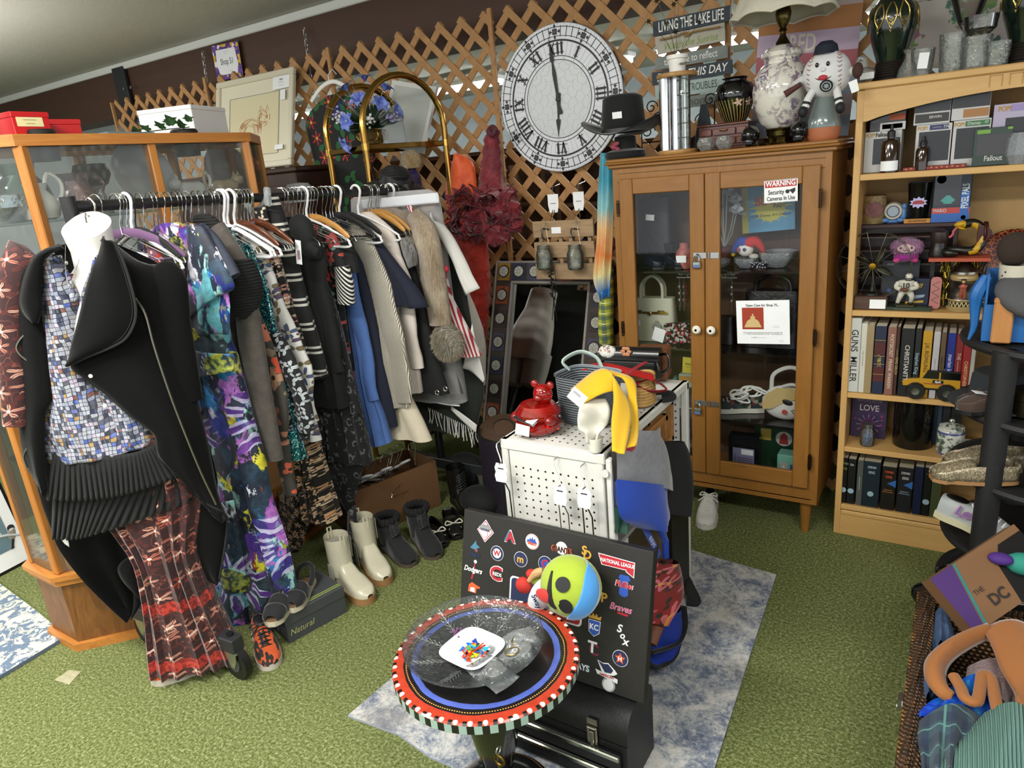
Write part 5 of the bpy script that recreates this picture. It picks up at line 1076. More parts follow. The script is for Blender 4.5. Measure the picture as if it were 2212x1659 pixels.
y=3.20;t=TH('burgundy_tulle_dress','burgundy tulle dress bunched up with full skirt, hanging left of the clock','dress',(PY(1050,400,y).x,y,0))
b=B();c0=[PY(a,c,y) for a,c in ((1066,278),(1062,310),(1062,350),(1060,400),(1058,440))];P2=cs(c0,20);b.tb(P2,[LP(.035,.085,i/19)+.006*sin(i*2.1) for i in RN(20)],24,sq=((0,1,0),.7));b.obj('gathered_bodice',TULLE,t,1,60)
b=B();cc=PY(1066,284,y-.05);b.tb([cc+V((LP(.028,.006,i/30)*cos(i*.45),-.012,LP(.028,.006,i/30)*sin(i*.45))) for i in RN(31)],.008,8);b.obj('rolled_top',mt('4a1020',.6,var=.2),t,1,60)
b=B();RS(9);ce=PY(1050,462,y)
for i in RN(34):
 a=RU(0,2*PI);h=RU(-1,1);R=V((.20*cos(a)*(1-.3*h*h),-.03-.10*abs(sin(a)),.12*h));c=ce+R;n=V((R.x*.7,-.1,R.z+RG(0,.1))).normalized();x=n.orthogonal().normalized();yy=n.cross(x);s=RU(.045,.075);ph=RU(0,6)
 b.grid(lambda u,v:c+(x*cos(2*PI*u)+yy*sin(2*PI*u))*s*(.15+.85*v)+n*(.022*sin(3*2*PI*u+ph)*v+.02*v*sin(5*2*PI*u+ph*2)*.6),30,5,wrap=True)
b.ell(ce+V((0,0,0)),(.16,.06,.11));b.obj('ruffles',TULLE,t,1,60)
b=B()
for i in RN(16):
 a=RU(0,2*PI);c=ce+V((.17*cos(a),-.12*abs(sin(a))-.02,.11*sin(a*1.7)));P3=[c+V((RG(0,.06),RG(0,.02),RG(0,.05))) for _ in RN(4)];b.tb(cs(P3,16),.003,5)
b.obj('ruffle_edges',mt('4a0a16',.5),t)
# tie-dye scarf and plaid shirt at the left side of the cabinet
g=G('tie_dye_silk');x,y_,z=g.sep(g.co());f=g.ad(g.mul(z,1.0),g.mul(g.noise(g.co(),7,2),.22));TD=g.fin(g.ramp(g.mul(g.math('SUBTRACT',f,1.0),1.25),[(.0,'#1c5aa0'),(.16,'#1e6ab0'),(.28,'#cfc489'),(.42,'#d07838'),(.55,'#d9b07a'),(.66,'#7fb4b8'),(.8,'#2a8aa4'),(1,'#3f9ab0')]),.4,sheen=.4)
y=2.98;t=TH('silk_scarf','blue, cream and orange tie-dye silk scarf hanging beside the cabinet','scarf',(PY(1303,500,y).x,y,0));xo=PY(1303,500,y).x
b=B();
for k,(L,R) in EN(((((1298,330),(1292,420),(1290,520),(1283,600),(1300,645)),((1320,330),(1318,420),(1317,520),(1314,600),(1308,648))),(((1308,338),(1305,430),(1300,530),(1296,600),(1300,640)),((1330,338),(1328,430),(1324,530),(1320,600),(1318,642))))): RL(b,[PY(a,c,y-.02*k) for a,c in L],[PY(a,c,y-.02*k) for a,c in R],10,26,.03,wav=.012,wk=2)
b.obj('silk',TD,t,1,60,.003)
g=G('green_plaid');x,y_,z=g.sep(g.co());st=lambda q,p,w,s=0:g.lt(g.math('FRACT',g.ad(g.math('DIVIDE',q,p),s)),w);c=g.mix(g.mul(st(x,.05,.4),.7),'#b4bb3a','#2a4a5a');c=g.mix(g.mul(st(z,.05,.4),.6),c,'#2a4a5a');c=g.mix(st(z,.05,.08,.4),c,'#e2e6a0');PLAIDG=g.fin(c,.8)
y=2.99;t=TH('hanging_plaid_shirt','yellow-green plaid shirt hanging below the tie-dye scarf','shirt',(PY(1308,680,y).x,y,0));b=B();RL(b,[PY(a,c,y) for a,c in ((1302,560),(1297,640),(1294,700),(1298,740))],[PY(a,c,y) for a,c in ((1326,560),(1325,640),(1323,700),(1323,745))],8,16,.05,wav=.012,wk=1.5);b.obj('body',PLAIDG,t,1,60,.004)
# big clock
c=V((-1.775,3.325,1.933));CRD=.345
t=TH('wall_clock','big round white clock with roman numerals hanging on the lattice','clock',c)
CWH=mt('dfe1e8',.3,spec=.5);CIN=mt('d3d6da',.3);CBK=mt('1a1a1e',.5);LN=mt('9aa0a8',.5)
CM=frame(c)
B().la([(0,0),(CRD,0),(CRD,.02),(CRD-.004,.023),(0,.023)],O_,96,M=CM).la([(CRD+.002,.001),(CRD+.002,.016),(CRD-.003,.016)],O_,96,1,M=CM).obj('dial',[CWH,CBK],t,sm=30)
F=CM@TR((0,0,.0235))
def annulus(b,r0,r1,mi=0,h=.0009): b.la([(r1*CRD,0),(r1*CRD,h),(r0*CRD,h),(r0*CRD,0)],O_,96,mi,M=F)
b=B().la([(.525*CRD,0),(.525*CRD,.0006),(0,.0006)],O_,64,1,M=F)
for r0,r1 in ((.945,.955),(.83,.838),(.765,.79),(.572,.582),(.522,.532)): annulus(b,r0,r1)
def rad(b,ang,r0,r1,w,mi=0,h=.001): b.box((0,(r0+r1)/2*CRD,h/2),(w,(r1-r0)*CRD,h),mi,M=F@TR((0,0,0),(0,0,-ang)))
for k in RN(60):
 a=2*PI*k/60
 if k%5: rad(b,a,.82,.965,.0032)
 else:
  rad(b,a,.80,.985,.0034)
  for rr,wd in ((.89,.05),): b.box((0,rr*CRD,.0007),(wd,.0036,.0014),0,M=F@TR((0,0,0),(0,0,-a)))
  T=F@TR((0,0,0),(0,0,-a))
  for dx,dy in ((0,.965),(0,.815),(-.07,.89),(.07,.89)): b.pr([(dx*CRD-.007,dy*CRD),(dx*CRD,dy*CRD-.009),(dx*CRD+.007,dy*CRD),(dx*CRD,dy*CRD+.009)],.0012,M=T)
  for s1 in PM:
   for s2 in PM: b.la([(.006,.0008),(.006,.0012),(0,.0012)],(s1*.022*CRD,(.89+s2*.022)*CRD,0),10,M=T)
 if k%1==0: rad(b,a+PI/60,.585,.76,.0008,2,.0005);rad(b,a+PI/60,.957,.995,.0008,2,.0005)
NUM=['XII','I','II','III','IIII','V','VI','VII','VIII','IX','X','XI']
for k,s in EN(NUM):
 T=F@TR((0,0,0),(0,0,-2*PI*k/12));wd={'I':.022,'V':.04,'X':.044};tot=sum(wd[q] for q in s);x=-tot/2
 for q in s:
  m=x+wd[q]/2;y0,y1=.60*CRD,.745*CRD
  def stroke(xa,xb,w): b.pr([(xa-w/2,y0),(xa,y0-.006),(xa+w/2,y0),(xb+w/2,y1),(xb,y1+.006),(xb-w/2,y1)],.0013,M=T)
  if q=='I': stroke(m,m,.011)
  elif q=='V': stroke(m,m-.011,.010);stroke(m,m+.011,.007)
  else: stroke(m-.012,m+.012,.006);stroke(m+.012,m-.012,.011);b.box((m,(y0+y1)/2,.0007),(.026,.004,.0013),M=T)
  x+=wd[q]
 for yy in (.618,.728): b.box((0,yy*CRD,.0006),(tot,.0035,.0012),M=T)
RS(8)
for ring,(r0,n) in EN(((.06,6),(.16,9),(.27,13),(.38,17),(.47,21))):
 for k in RN(n):
  a=2*PI*(k+.5*(ring%2))/n;a2=2*PI*(k+1+.5*(ring%2))/n;p=V((r0*CRD*cos(a),r0*CRD*sin(a),.0008));q=V((r0*CRD*cos(a2),r0*CRD*sin(a2),.0008));am=(a+a2)/2;m=V(((r0+.05)*CRD*cos(am),(r0+.05)*CRD*sin(am),.0008));e=V(((r0+.1)*CRD*cos(am),(r0+.1)*CRD*sin(am),.0008))
  b.tb([F@p,F@m,F@q],.0007,4,3);b.tb([F@m,F@e],.0007,4,3)
b.obj('dial_printing',[CBK,CIN,LN,mt('b4b6b2',.6)],t,sm=30)
def hand(name,ang,pts,z):
 b=B();T=F@TR((0,0,z),(0,0,-ang));P=[(w,y) for y,w in pts]+[(-w,y) for y,w in reversed(pts)];b.pr(P,.002,M=T);return b
hand(0,-.115,[(-.07,.012),(-.06,.013),(-.03,.006),(0,.012),(.03,.007),(.12,.01),(.17,.004),(.185,.011),(.2,.009),(.235,.003),(.29,.0007)],.006).obj('minute_hand',CBK,t)
hand(0,PI+.07,[(-.03,.012),(-.02,.013),(0,.011),(.04,.006),(.09,.004),(.095,.012),(.11,.011),(.15,.003),(.175,.0008)],.004).obj('hour_hand',CBK,t)
B().la([(0,.014),(.012,.012),(.012,0)],O_,20,M=F).obj('boss',CBK,t)
# mirror and pallet board
tl,tr=PY(1075,565,3.30),PY(1075,565,3.30)+V((.715,0,0));dn=(V((tl.x,2.935,.012))-tl)
t=TH('leaning_mirror','tall mirror in a dark frame of coloured flower tiles leaning against the lattice','mirror',(tl.x+.35,2.935,.0));MH=dn.length;MW=.715;MM=frame(V((tl.x,2.935,.012)),(1,0,0),V((1,0,0)).cross(-dn));fw=.118
FRB=mt('3b302a',.6,var=.25,vs=20);FRE=mt('8e8880',.55,var=.15)
for nm,c,d in (('frame_rail',(MW/2,MH-fw/2,0),(MW,fw,.028)),('frame_rail',(MW/2,fw/2,0),(MW,fw,.028)),('frame_stile',(fw/2,MH/2,0),(fw,MH-2*fw,.028)),('frame_stile',(MW-fw/2,MH/2,0),(fw,MH-2*fw,.028))): B().box(c,d,M=MM,bev=.003).obj(nm,FRB,t)
b=B()
for (c,d) in (((MW/2,MH-.006,.003),(MW,.012,.034)),((.006,MH/2,.003),(.012,MH,.034)),((MW-.006,MH/2,.003),(.012,MH,.034)),((MW/2,MH-fw,.004),(MW-2*fw+.012,.014,.034)),((fw,MH/2,.004),(.014,MH-2*fw,.034)),((MW-fw,MH/2,.004),(.014,MH-2*fw,.034))): b.box(c,d,M=MM,bev=.003)
b.obj('frame_edging',FRE,t)
B().box((MW/2,MH/2,-.006),(MW-2*fw+.02,MH-2*fw+.02,.004),M=MM).obj('mirror_glass',mt('dfe2e2',.015,1),t)
TC=['#8c6a24','#1f2740','#8a4424','#2e211f','#3e3a52','#1c2236','#2c2023','#8f4626']
ROS=mt('b4b2a8',.6)
def tile(x,y,col):
 b=B().box((x,y,.0155),(.082,.1,.003),0,M=MM).la([(.036,.0),(.036,.0185),(0,.0185)],(x,y,0),20,2,M=MM).la([(.03,.018),(.03,.021),(.006,.021),(0,.024)],(x,y,0),24,1,M=MM,fx=lambda q,z:1-.09*abs(sin(3.5*q)))
 for k in RN(7): a=2*PI*k/7;b.box((x+.018*cos(a),y+.018*sin(a),.0212),(.024,.0015,.0012),2,M=MM@TR((x,y,0))@TR((0,0,0),(0,0,a))@TR((-x-.018*cos(a)+.017,-y-.018*sin(a),0)))
 b.obj('flower_tile',[mt(col,.6,var=.3,vs=30),ROS,mt('1c1816',.7)],t)
n=9
for k in RN(n):
 y=MH-.058-k*(MH-.116)/(n-1);tile(.059,y,TC[(0,2,3,4,1,6,2,4,1)[k]])
 if 0<k<n-1: tile(MW-.059,y,TC[(4,5,6,4,1,3,2,4,1)[k]])
for k in RN(5): tile(.059+(k+1)*(MW-.118)/6,MH-.058,TC[(1,4,5,7,3)[k]])
tile(MW-.059,MH-.058,TC[3])
PAL=wood('pallet_board','#8d7355','#b39673',(1.5,12,12),.8,k=3)
Y=3.05;xa,xb=PY(1152,490,Y).x,PY(1283,490,Y).x;t=TH('pallet_sconce','small pallet-wood board with two jars, hung over the top of the mirror','wall decor',((xa+xb)/2,Y,PY(1215,600,Y).z))
for yc,yh in ((494,18),(539,17),(586,17)):
 z=PY(1215,yc,Y).z;hh=abs(PY(1215,yc-yh,Y).z-PY(1215,yc+yh,Y).z);B().box(((xa+xb)/2,Y,z),(xb-xa,.016,hh),bev=.002).obj('plank',PAL,t)
for px in (1168,1210,1232,1273): b=B();x=PY(px,540,Y).x;z0,z1=PY(1215,600,Y).z,PY(1215,478,Y).z;b.box((x,Y+.016,(z0+z1)/2),(.018,.014,z1-z0));b.obj('batten',PAL,t)
b=B();x=PY(1203,496,Y).x;b.box((x,Y-.0085,PY(1203,497,Y).z),(.052,.001,.03));b.obj('price_label',PAPER,t)
b=B()
for px in (1181,1245): x=PY(px,500,Y).x;z=PY(px,500,Y).z;b.tb(cs([(x+.02,Y-.01,z+.01),(x-.015,Y-.02,z+.015),(x-.01,Y-.03,z-.02),(x,Y-.02,z-.04)],10),.0035,6)
b.obj('hooks',mt('141414',.6),t)
JG=thin_glass('jar_glass','#f8fbf9','#cdd6d2',1,.03,.06,'#dde4e0',bump=(25,.2))
for i,(px,l) in EN(((1175,'clear mason jar with green tint hanging at left of the pallet board'),(1242,'clear mason jar hanging at right of the pallet board'))):
 zb=PY(px,582,Y-.06).z;x=PY(px,560,Y-.06).x;t=TH('mason_jar',l,'jar',(x,Y-.055,zb));B().la([(0,.0),(.034,.0),(.04,.008),(.041,.075),(.034,.092),(.031,.098),(.031,.118),(.028,.118),(.028,.098),(.037,.075),(.036,.01),(0,.006)],O_,28).obj('glass',JG,t,0)
 b=B();
 for z in (.1,.107,.114): b.tb(circ((0,0,z),.0325,20),.0016,5,closed=True)
 b.tb(cs([(-.032,0,.105),(-.01,.02,.2),(0,.035,.225),(.01,.02,.2),(.032,0,.105)],16),.0012,5);b.obj('wire',mt('8a8474',.4,1),t,0)
 if i==0: B().la([(0,.008),(.034,.01),(.03,.03),(0,.034)],O_,14,fx=lambda q,z:1+.1*sin(5*q)).obj('moss',mt('5f6a3e',.9,bump=.8,bsc=120),t,0)
for i,(px,py,l) in EN(((1195,435,'long metal bead necklace with white tag hanging from lattice left of the jars'),(1250,430,'long chain necklace with white tag hanging from the lattice above the right jar'))):
 Y2=3.18;p=PY(px,py,Y2);t=TH('hanging_necklace',l,'necklace',(p.x,Y2,p.z-.1));B().pr([(-.022,-.05),(.022,-.05),(.03,-.015),(.03,.04),(-.03,.04),(-.03,-.015)],.002,M=frame(p+V((0,0,-.005)))).box((p.x,Y2-.0025,p.z-.01),(.03,.001,.004),1).obj('tag',[PAPER,GREY],t)
 B().tb([p+V((0,.08,.08)),p+V((0,0,.07)),p+V((0,0,.03))],.0018,5).obj('hook',STEEL,t)
 if i==0:
  q=PY(1197,650,2.98);
  for dx in (-.012,.012): B().tb(cs([p+V((dx*.4,0,-.04)),p+V((dx,-.08,-.2)),V((q.x+dx,2.99,q.z+.1)),V((q.x+dx*.3,2.98,q.z))],40),.0018,5).obj('strand',mt('4a463c',.4,1),t)
  b=B();RS(2)
  for k in RN(34): b.ell(V((q.x+RG(0,.008),2.978+RG(0,.006),q.z+.01+k*.0045)),.0055,n=6,m=5)
  b.obj('bead_cluster',mt('2c2a28',.4,.5),t)
  b=B()
  for dx in (-.014,0,.014): b.tb([V((q.x,2.978,q.z+.01)),V((q.x+dx,2.97,q.z-.07-abs(dx)*2))],.0018,5)
  b.obj('tassel',mt('6a665e',.35,1),t)
 else:
  for dx in (-.02,.02): B().tb(cs([p+V((0,0,-.045)),p+V((dx,-.04,-.1)),p+V((dx*.6,-.07,-.17))],14),.0012,5).obj('strand',mt('8a8474',.4,1),t)
# hip form seen only in the mirror
HF=mt('c9c2b8',.5);c=V((-2.2,2.80,.92));t=TH('hip_form','white hip form hanging at the end of the rack, seen in the mirror','mannequin',(c.x,c.y,.62))
b=B();S_=[(1.18,.09,.07,0),(1.05,.1,.075,0),(.95,.13,.09,.01),(.85,.15,.105,.02),(.76,.155,.11,.02),(.7,.15,.105,.015)]
b.grid(lambda u,v:V((S_[round(v*5)][1]*cos(2*PI*u),S_[round(v*5)][2]*sin(2*PI*u)*(1-.16*(abs(cos(2*PI*u))<.3)*(v>.5))+S_[round(v*5)][3],S_[round(v*5)][0])),28,5,wrap=True,M=TR((c.x,c.y,0)))
for s in PM: b.tb([(c.x+s*.078,c.y+.01,.76),(c.x+s*.078,c.y,.66),(c.x+s*.076,c.y-.005,.56)],[.085,.08,.072],20)
b.obj('hips',HF,t,1,60)
# on top of the cabinet
ZC=CTOP
def at(px,py,Y,z): p=PY(px,py,Y);return V((p.x,Y,z))
Y=2.96;p=at(1352,355,Y,ZC)
FELT=mt('0b0b0c',.9,sheen=.3)
t=TH('stacked_hat','black felt hat with pink flower lying under the cowboy hat on the cabinet','hat',p);B().la([(0,0),(.085,0),(.09,.01),(.085,.03),(.05,.04),(.045,.09),(.02,.1),(0,.1)],O_,32).obj('felt',FELT,t,0);b=B()
for k in RN(7): b.ell((-.02+.01*cos(k),-.06+.004*sin(k*2),.04+.004*k%3),(.012,.009,.009),n=8,m=6)
b.obj('pink_flower',mt('8a3a4c',.7),t,0)
t=TH('cowboy_hat','black felt cowboy hat with white price label on the left end of the cabinet top','hat',(p.x-.005,Y,ZC+.10))
prof=[(0,.155),(.06,.158),(.076,.145),(.083,.06),(.086,.01)]
b.la(prof,(0,0,0),40,fx=lambda q,z:1+.10*abs(cos(q))-(.0));
def brim(u,v):
 q=2*PI*u;r=.086+.085*v;x=r*1.1*cos(q)*1.0;yy=r*.85*sin(q);return V((x,yy,.01+.062*v*v*abs(cos(q))**1.5-.012*v*abs(sin(q))))
b.grid(brim,48,6,wrap=True);b.obj('felt',FELT,t,0,60,.003)
B().la([(.0875,.008),(.0865,.024)],O_,40,fx=lambda q,z:1.005+.10*abs(cos(q))).obj('band',mt('1c1c1e',.5),t,0);B().box((.012,-.0885,.075),(.042,.001,.026),rot=(.1,0,.06)).box((.012,-.0893,.081),(.034,.0006,.004),1,rot=(.1,0,.06)).obj('price_label',[PAPER,GREY],t,0)
# acrylic candle tower
p=at(1465,332,2.93,ZC);t=TH('mirror_tube_tower','tall tower of mirrored tubes between two wooden discs on the cabinet','candle holder',p);WD=wood('disc_wood','#9a7038','#b98c50',(6,6,1),.4);zt=PY(1470,157,2.93).z
for z in (0,zt-ZC-.016): B().la([(0,0),(.078,0),(.08,.004),(.08,.012),(.078,.016),(0,.016)],(0,0,z),40).obj('disc',WD,t,0)
for k,(dx,dy) in EN(((-.042,-.03),(.042,-.034),(.0,.045),(-.005,.0))):
 B().la([(.022,.016),(.022,zt-ZC-.016),(.019,zt-ZC-.016),(.019,.016)],(dx,dy,0),20).obj('tube',CHROME if k!=1 else JG,t,0)
b=B()
for k in RN(6): b.tb(circ((.042,-.034,.06+k*.055),.0195,20),.002,6,closed=True)
b.tb([(.042,-.034,.016),(.042,-.034,zt-ZC-.02)],.008,8);b.obj('ring_holders',CHROME,t,0)
q=V((p.x+.002,p.y,zt));t=TH('wire_star_pot','small white pot holding thin wires tipped with metal stars','ornament',q);B().la([(0,0),(.03,0),(.036,.05),(.042,.052),(.042,.066),(.035,.066),(.03,.02),(0,.02)],O_,28).obj('pot',WHT,t,0)
STARM=mt('5a564c',.35,1)
for dx,dz in ((-.12,.16),(-.07,.22),(-.045,.14),(-.01,.2),(.0,.1),(.05,.23),(.09,.12),(.13,.2),(.02,.27)):
 b=B();e=V((dx,-.01+RU(-.03,.03),.05+dz));b.tb(cs([(0,0,.02),(dx*.3,0,.03+dz*.5),e],10),.0009,5)
 for k in RN(6): a=k*PI/3;b.add([e,e+V((.014*cos(a),0,.014*sin(a))),e+V((.006*cos(a+.5),-.004,.006*sin(a+.5))),e+V((.006*cos(a-.5),-.004,.006*sin(a-.5)))],[(0,3,1),(0,1,2)])
 b.obj('star_wire',STARM,t,0)
# stack of word planks
t=TH('lake_life_sign','stack of word planks headed LIVING THE LAKE LIFE hung on the lattice','sign',(-1.1,3.31,1.9))
NV=mt('22303c',.6,var=.2,vs=20);WW=mt('b3aea0',.7,var=.1,vs=20);GG=mt('7d8480',.7,var=.12,vs=20);PBL=mt('a9bcb8',.7,var=.1,vs=20)
def plank(m,tl,tr,bl,words,size,sx=1,col=None,sh=0,dx=0,bold=0,Y=3.30):
 b=B();P=[PY(*tl,Y),PY(*tr,Y),PY(*bl,Y)];M,w,h=quad(b,P,.014);
 if words: b.text(words,size,M@TR((w/2+dx,h/2,.0004)),1,sx=sx,sh=sh,bold=bold)
 b.obj('plank',[m,col or WHT],t)
plank(NV,(1410,47),(1577,11),(1411,79),'LIVING THE LAKE LIFE',.06,.5,bold=.012)
plank(WW,(1416,80),(1566,48),(1416,104),'',.03);plank(WW,(1419,94),(1566,62),(1420,118),'Watch the Sunrise',.042,.78,mt('7f9a3c',.7),.3,Y=3.295)
plank(GG,(1416,125),(1572,96),(1416,152),'take time to reflect',.043,.72)
plank(NV,(1409,157),(1582,128),(1409,185),'B           THIS DAY',.047,.85,sh=.2,bold=.008,Y=3.29)
plank(PBL,(1415,186),(1563,162),(1416,216),'CA     A    TROUBLES',.045,.62,mt('3c4644',.6));plank(GG,(1465,212),(1565,196),(1465,236),'home',.05,1,mt('4c504e',.6));
B().tb(cs([PY(x,y,3.285) for x,y in ((1425,86),(1460,78),(1480,70),(1488,76),(1478,78),(1500,68),(1555,58))],24),.004,6).obj('twine',mt('9a7a4a',.9),t)
b=B();
Yb=3.2
# letter A, drawers, vase
p=at(1522,268,3.12,ZC);b=B().pr([(-.05,0),(-.032,0),(-.022,.05),(.022,.05),(.032,0),(.05,0),(.012,.19),(-.012,.19)],.012,M=frame(p)).box(p+V((0,-.006,.06)),(.04,.014,.016));solo(b,'letter_ornament',mt('2c3238',.5,.5),'dark metal letter A standing behind the little drawers','letter')
def scroll(b,c,s,m=1):
 P=[]
 for i in RN(22): a=i*.42;r=s*(1-i/24);P.append(c+V((m*r*cos(a),0,r*sin(a)+s*.2)))
 b.tb(P,.0028,5)
b=B();c=at(1400,300,3.14,ZC);
for dx,dz,s,m in ((0,.10,.035,1),(.06,.14,.04,-1),(.02,.2,.03,1),(.16,.2,.035,1),(.25,.12,.035,-1),(.28,.2,.028,1)): scroll(b,c+V((dx,0,dz)),s,m)
b.tb([c+V((-.03,0,.0)),c+V((-.03,0,.18))],.003,6);b.tb([c+V((.3,0,0)),c+V((.3,0,.2))],.003,6);b.tb([c+V((-.03,0,.06)),c+V((.3,0,.06))],.003,6);solo(b,'iron_scroll_stand',mt('121212',.5),'black wrought iron scrollwork stand behind the mirrored tubes','stand')
x0,x1=spanx(1509,1614,300,3.0);zt=PY(1560,266,3.0).z;zt=min(zt,ZC+.125);t=TH('trinket_drawers','small mahogany chest of six little drawers under the black vase','chest',((x0+x1)/2,3.07,ZC));MAH=wood('mahogany','#4e1f10','#7a3a1c',(1.5,10,10),.3,coat=.3);h=zt-ZC
B().box(((x0+x1)/2,3.075,ZC+h/2),(x1-x0,.13,h-.012)).box(((x0+x1)/2,3.07,zt-.005),(x1-x0+.014,.145,.01),bev=.003).box(((x0+x1)/2,3.07,ZC+.006),(x1-x0+.01,.142,.012),bev=.003).obj('carcass',MAH,t)
for r in (0,1):
 for k,(a,c) in EN(((.03,.27),(.29,.76),(.78,.97))):
  xa,xc=LP(x0,x1,a),LP(x0,x1,c);zz=ZC+.018+r*(h-.03)/2;b=B().box(((xa+xc)/2,3.006,zz+(h-.04)/4),(xc-xa,.012,(h-.04)/2-.004),bev=.002);d=b.obj('drawer',MAH,t)
  if k==1: B().tb(cs([((xa+xc)/2-.016,2.999,zz+h*.22),((xa+xc)/2-.01,2.99,zz+h*.19),((xa+xc)/2+.01,2.99,zz+h*.19),((xa+xc)/2+.016,2.999,zz+h*.22)],10),.0025,6).obj('handle',GOLDP,d)
g=G('painted_flower_vase');x,y_,z=g.sep(g.co());a=g.math('ARCTAN2',y_,x);gr=g.wave(g.comb(g.ad(a,g.mul(z,2)),0,0),1.6,1.5);m=g.mul(g.gt(gr,.72),g.lt(z,.085));c=g.mix(m,'#070709',g.mix(g.noise(g.co(),30,2),'#5a6a48','#a8823a'));f=flowers(g,g.mul(a,.07),z,22,5,.4,.9,1.0,.6);mm=g.mul(f[0],g.mul(g.gt(z,.06),g.lt(z,.115)));c=g.mix(g.mul(mm,g.lt(g.sep(f[2])[0],.45)),c,g.mix(g.sep(f[2])[1],'#c8552a','#d8d4cc'));FV=g.fin(c,.08,coat=.5)
p=V(((x0+x1)/2+.03,3.07,zt));t=TH('black_vase','glossy black vase painted with irises and grasses on the little drawers','vase',p);B().la([(0,0),(.042,0),(.055,.02),(.078,.09),(.08,.115),(.066,.145),(.045,.155),(.045,.162),(.052,.168),(.048,.17),(.038,.162),(.036,.15),(0,.14)],(0,0,.001),44).obj('body',FV,t,0)
for i,(px,l) in EN(((1524,'faceted clear glass votive holder at the cabinet edge, left of the pair'),(1564,'faceted clear glass votive holder at the cabinet edge, right of the pair'))):
 p=at(px,330,2.905,ZC);t=TH('glass_votive',l,'candle holder',p);B().la([(0,0),(.02,0),(.036,.02),(.036,.03),(.026,.05),(.018,.05),(.016,.03),(0,.026)],(0,0,.001),8).obj('glass',CG,t,0,sm=0)
SKB=mt('0a0a0c',.08,coat=.6)
for px,py,l in ((1621,322,'black glass skull to the left of the porcelain lamp base'),(1727,312,'black glass skull to the right of the porcelain lamp base')):
 p=at(px,py,2.91,ZC);t=TH('glass_skull',l,'figurine',p);b=B().ell((0,0,.044),(.034,.04,.034),n=20,m=14).ell((0,-.018,.02),(.023,.024,.02),n=14,m=10)
 b.obj('skull',SKB,t,0);b=B()
 for s in PM: b.ell((s*.013,-.036,.044),(.009,.006,.009),n=10,m=8);b.ell((s*.022,-.03,.03),(.008,.008,.006),n=8,m=6)
 for k in RN(5): b.box((-.012+.006*k,-.041,.014),(.0048,.004,.01),bev=.001)
 b.obj('features',mt('23252a',.15,.5),t,0)
# porcelain lamp
p=at(1685,322,3.02,ZC);zz=lambda y:PY(1686,y,3.02).z-ZC
t=TH('porcelain_lamp','white porcelain ginger jar lamp with mauve toile print and cream scalloped shade','lamp',p)
g=G('toile_porcelain');v=g.co();n=g.noise(v,34,5,.75,.8);k=g.noise(v,8,2);m=g.mul(g.ramp(n,[(.49,0.),(.54,1.)]),g.ramp(k,[(.38,0.),(.5,1.)]));TOI=g.fin(g.mix(m,'#d9d6cc',g.mix(g.noise(v,12,2),'#75669a','#8a7460')),.1,coat=.5)
b=B();H=zz(128);b0=.06;b.la([(0,b0),(.05,b0),(.075,b0+.02),(.102,b0+.09),(.108,b0+.14),(.1,b0+.19),(.08,b0+.222),(.066,b0+.232),(.066,b0+.25),(.076,b0+.258),(.074,b0+.272),(.05,b0+.292),(.03,b0+.298),(0,b0+.3)],O_,48);b.obj('jar',TOI,t,0)
BR2=mt('5e5230',.3,1,var=.3,vs=40,bump=.4,bsc=60)
B().la([(0,0),(.075,0),(.078,.008),(.06,.016),(.064,.026),(.05,.034),(.052,.05),(.06,.058),(.05,.064),(0,.066)],O_,40,fx=lambda q,z:1+.05*cos(12*q)*(z<.03)).obj('brass_foot',BR2,t,0)
b=B();z1=b0+.298;b.la([(0,z1-.005),(.03,z1),(.012,z1+.03),(.01,z1+.045),(.016,z1+.05),(.011,z1+.058),(.024,z1+.085),(.027,z1+.11),(.02,z1+.135),(.009,z1+.155),(.009,z1+.20),(0,z1+.2)],O_,32,fx=lambda q,z:1+.06*abs(sin(7*q))*(z>z1+.06));b.obj('brass_neck',BR2,t,0)
zs=zz(30);g=G('lamp_shade_fabric');SHD=g.fin('#c9c3b2',.8,sheen=.2,bump=g.wave(g.co(),20),bs=.05)
def shade(u,v):
 q=2*PI*u;sc=abs(sin(4*q));r=LP(.185*(1+.03*sc),.10,v**.8);return V((r*cos(q),r*sin(q),zs-.012*(1-sc)*(1-v)+.235*v))
b=B().grid(shade,96,10,wrap=True);sh=b.obj('shade',SHD,t,0,solid=.003);B().tb([shade(i/96,0)+V((0,0,-.002)) for i in RN(96)],.0045,6,closed=True).obj('scalloped_trim',mt('d3ccba',.8),sh,w=False)
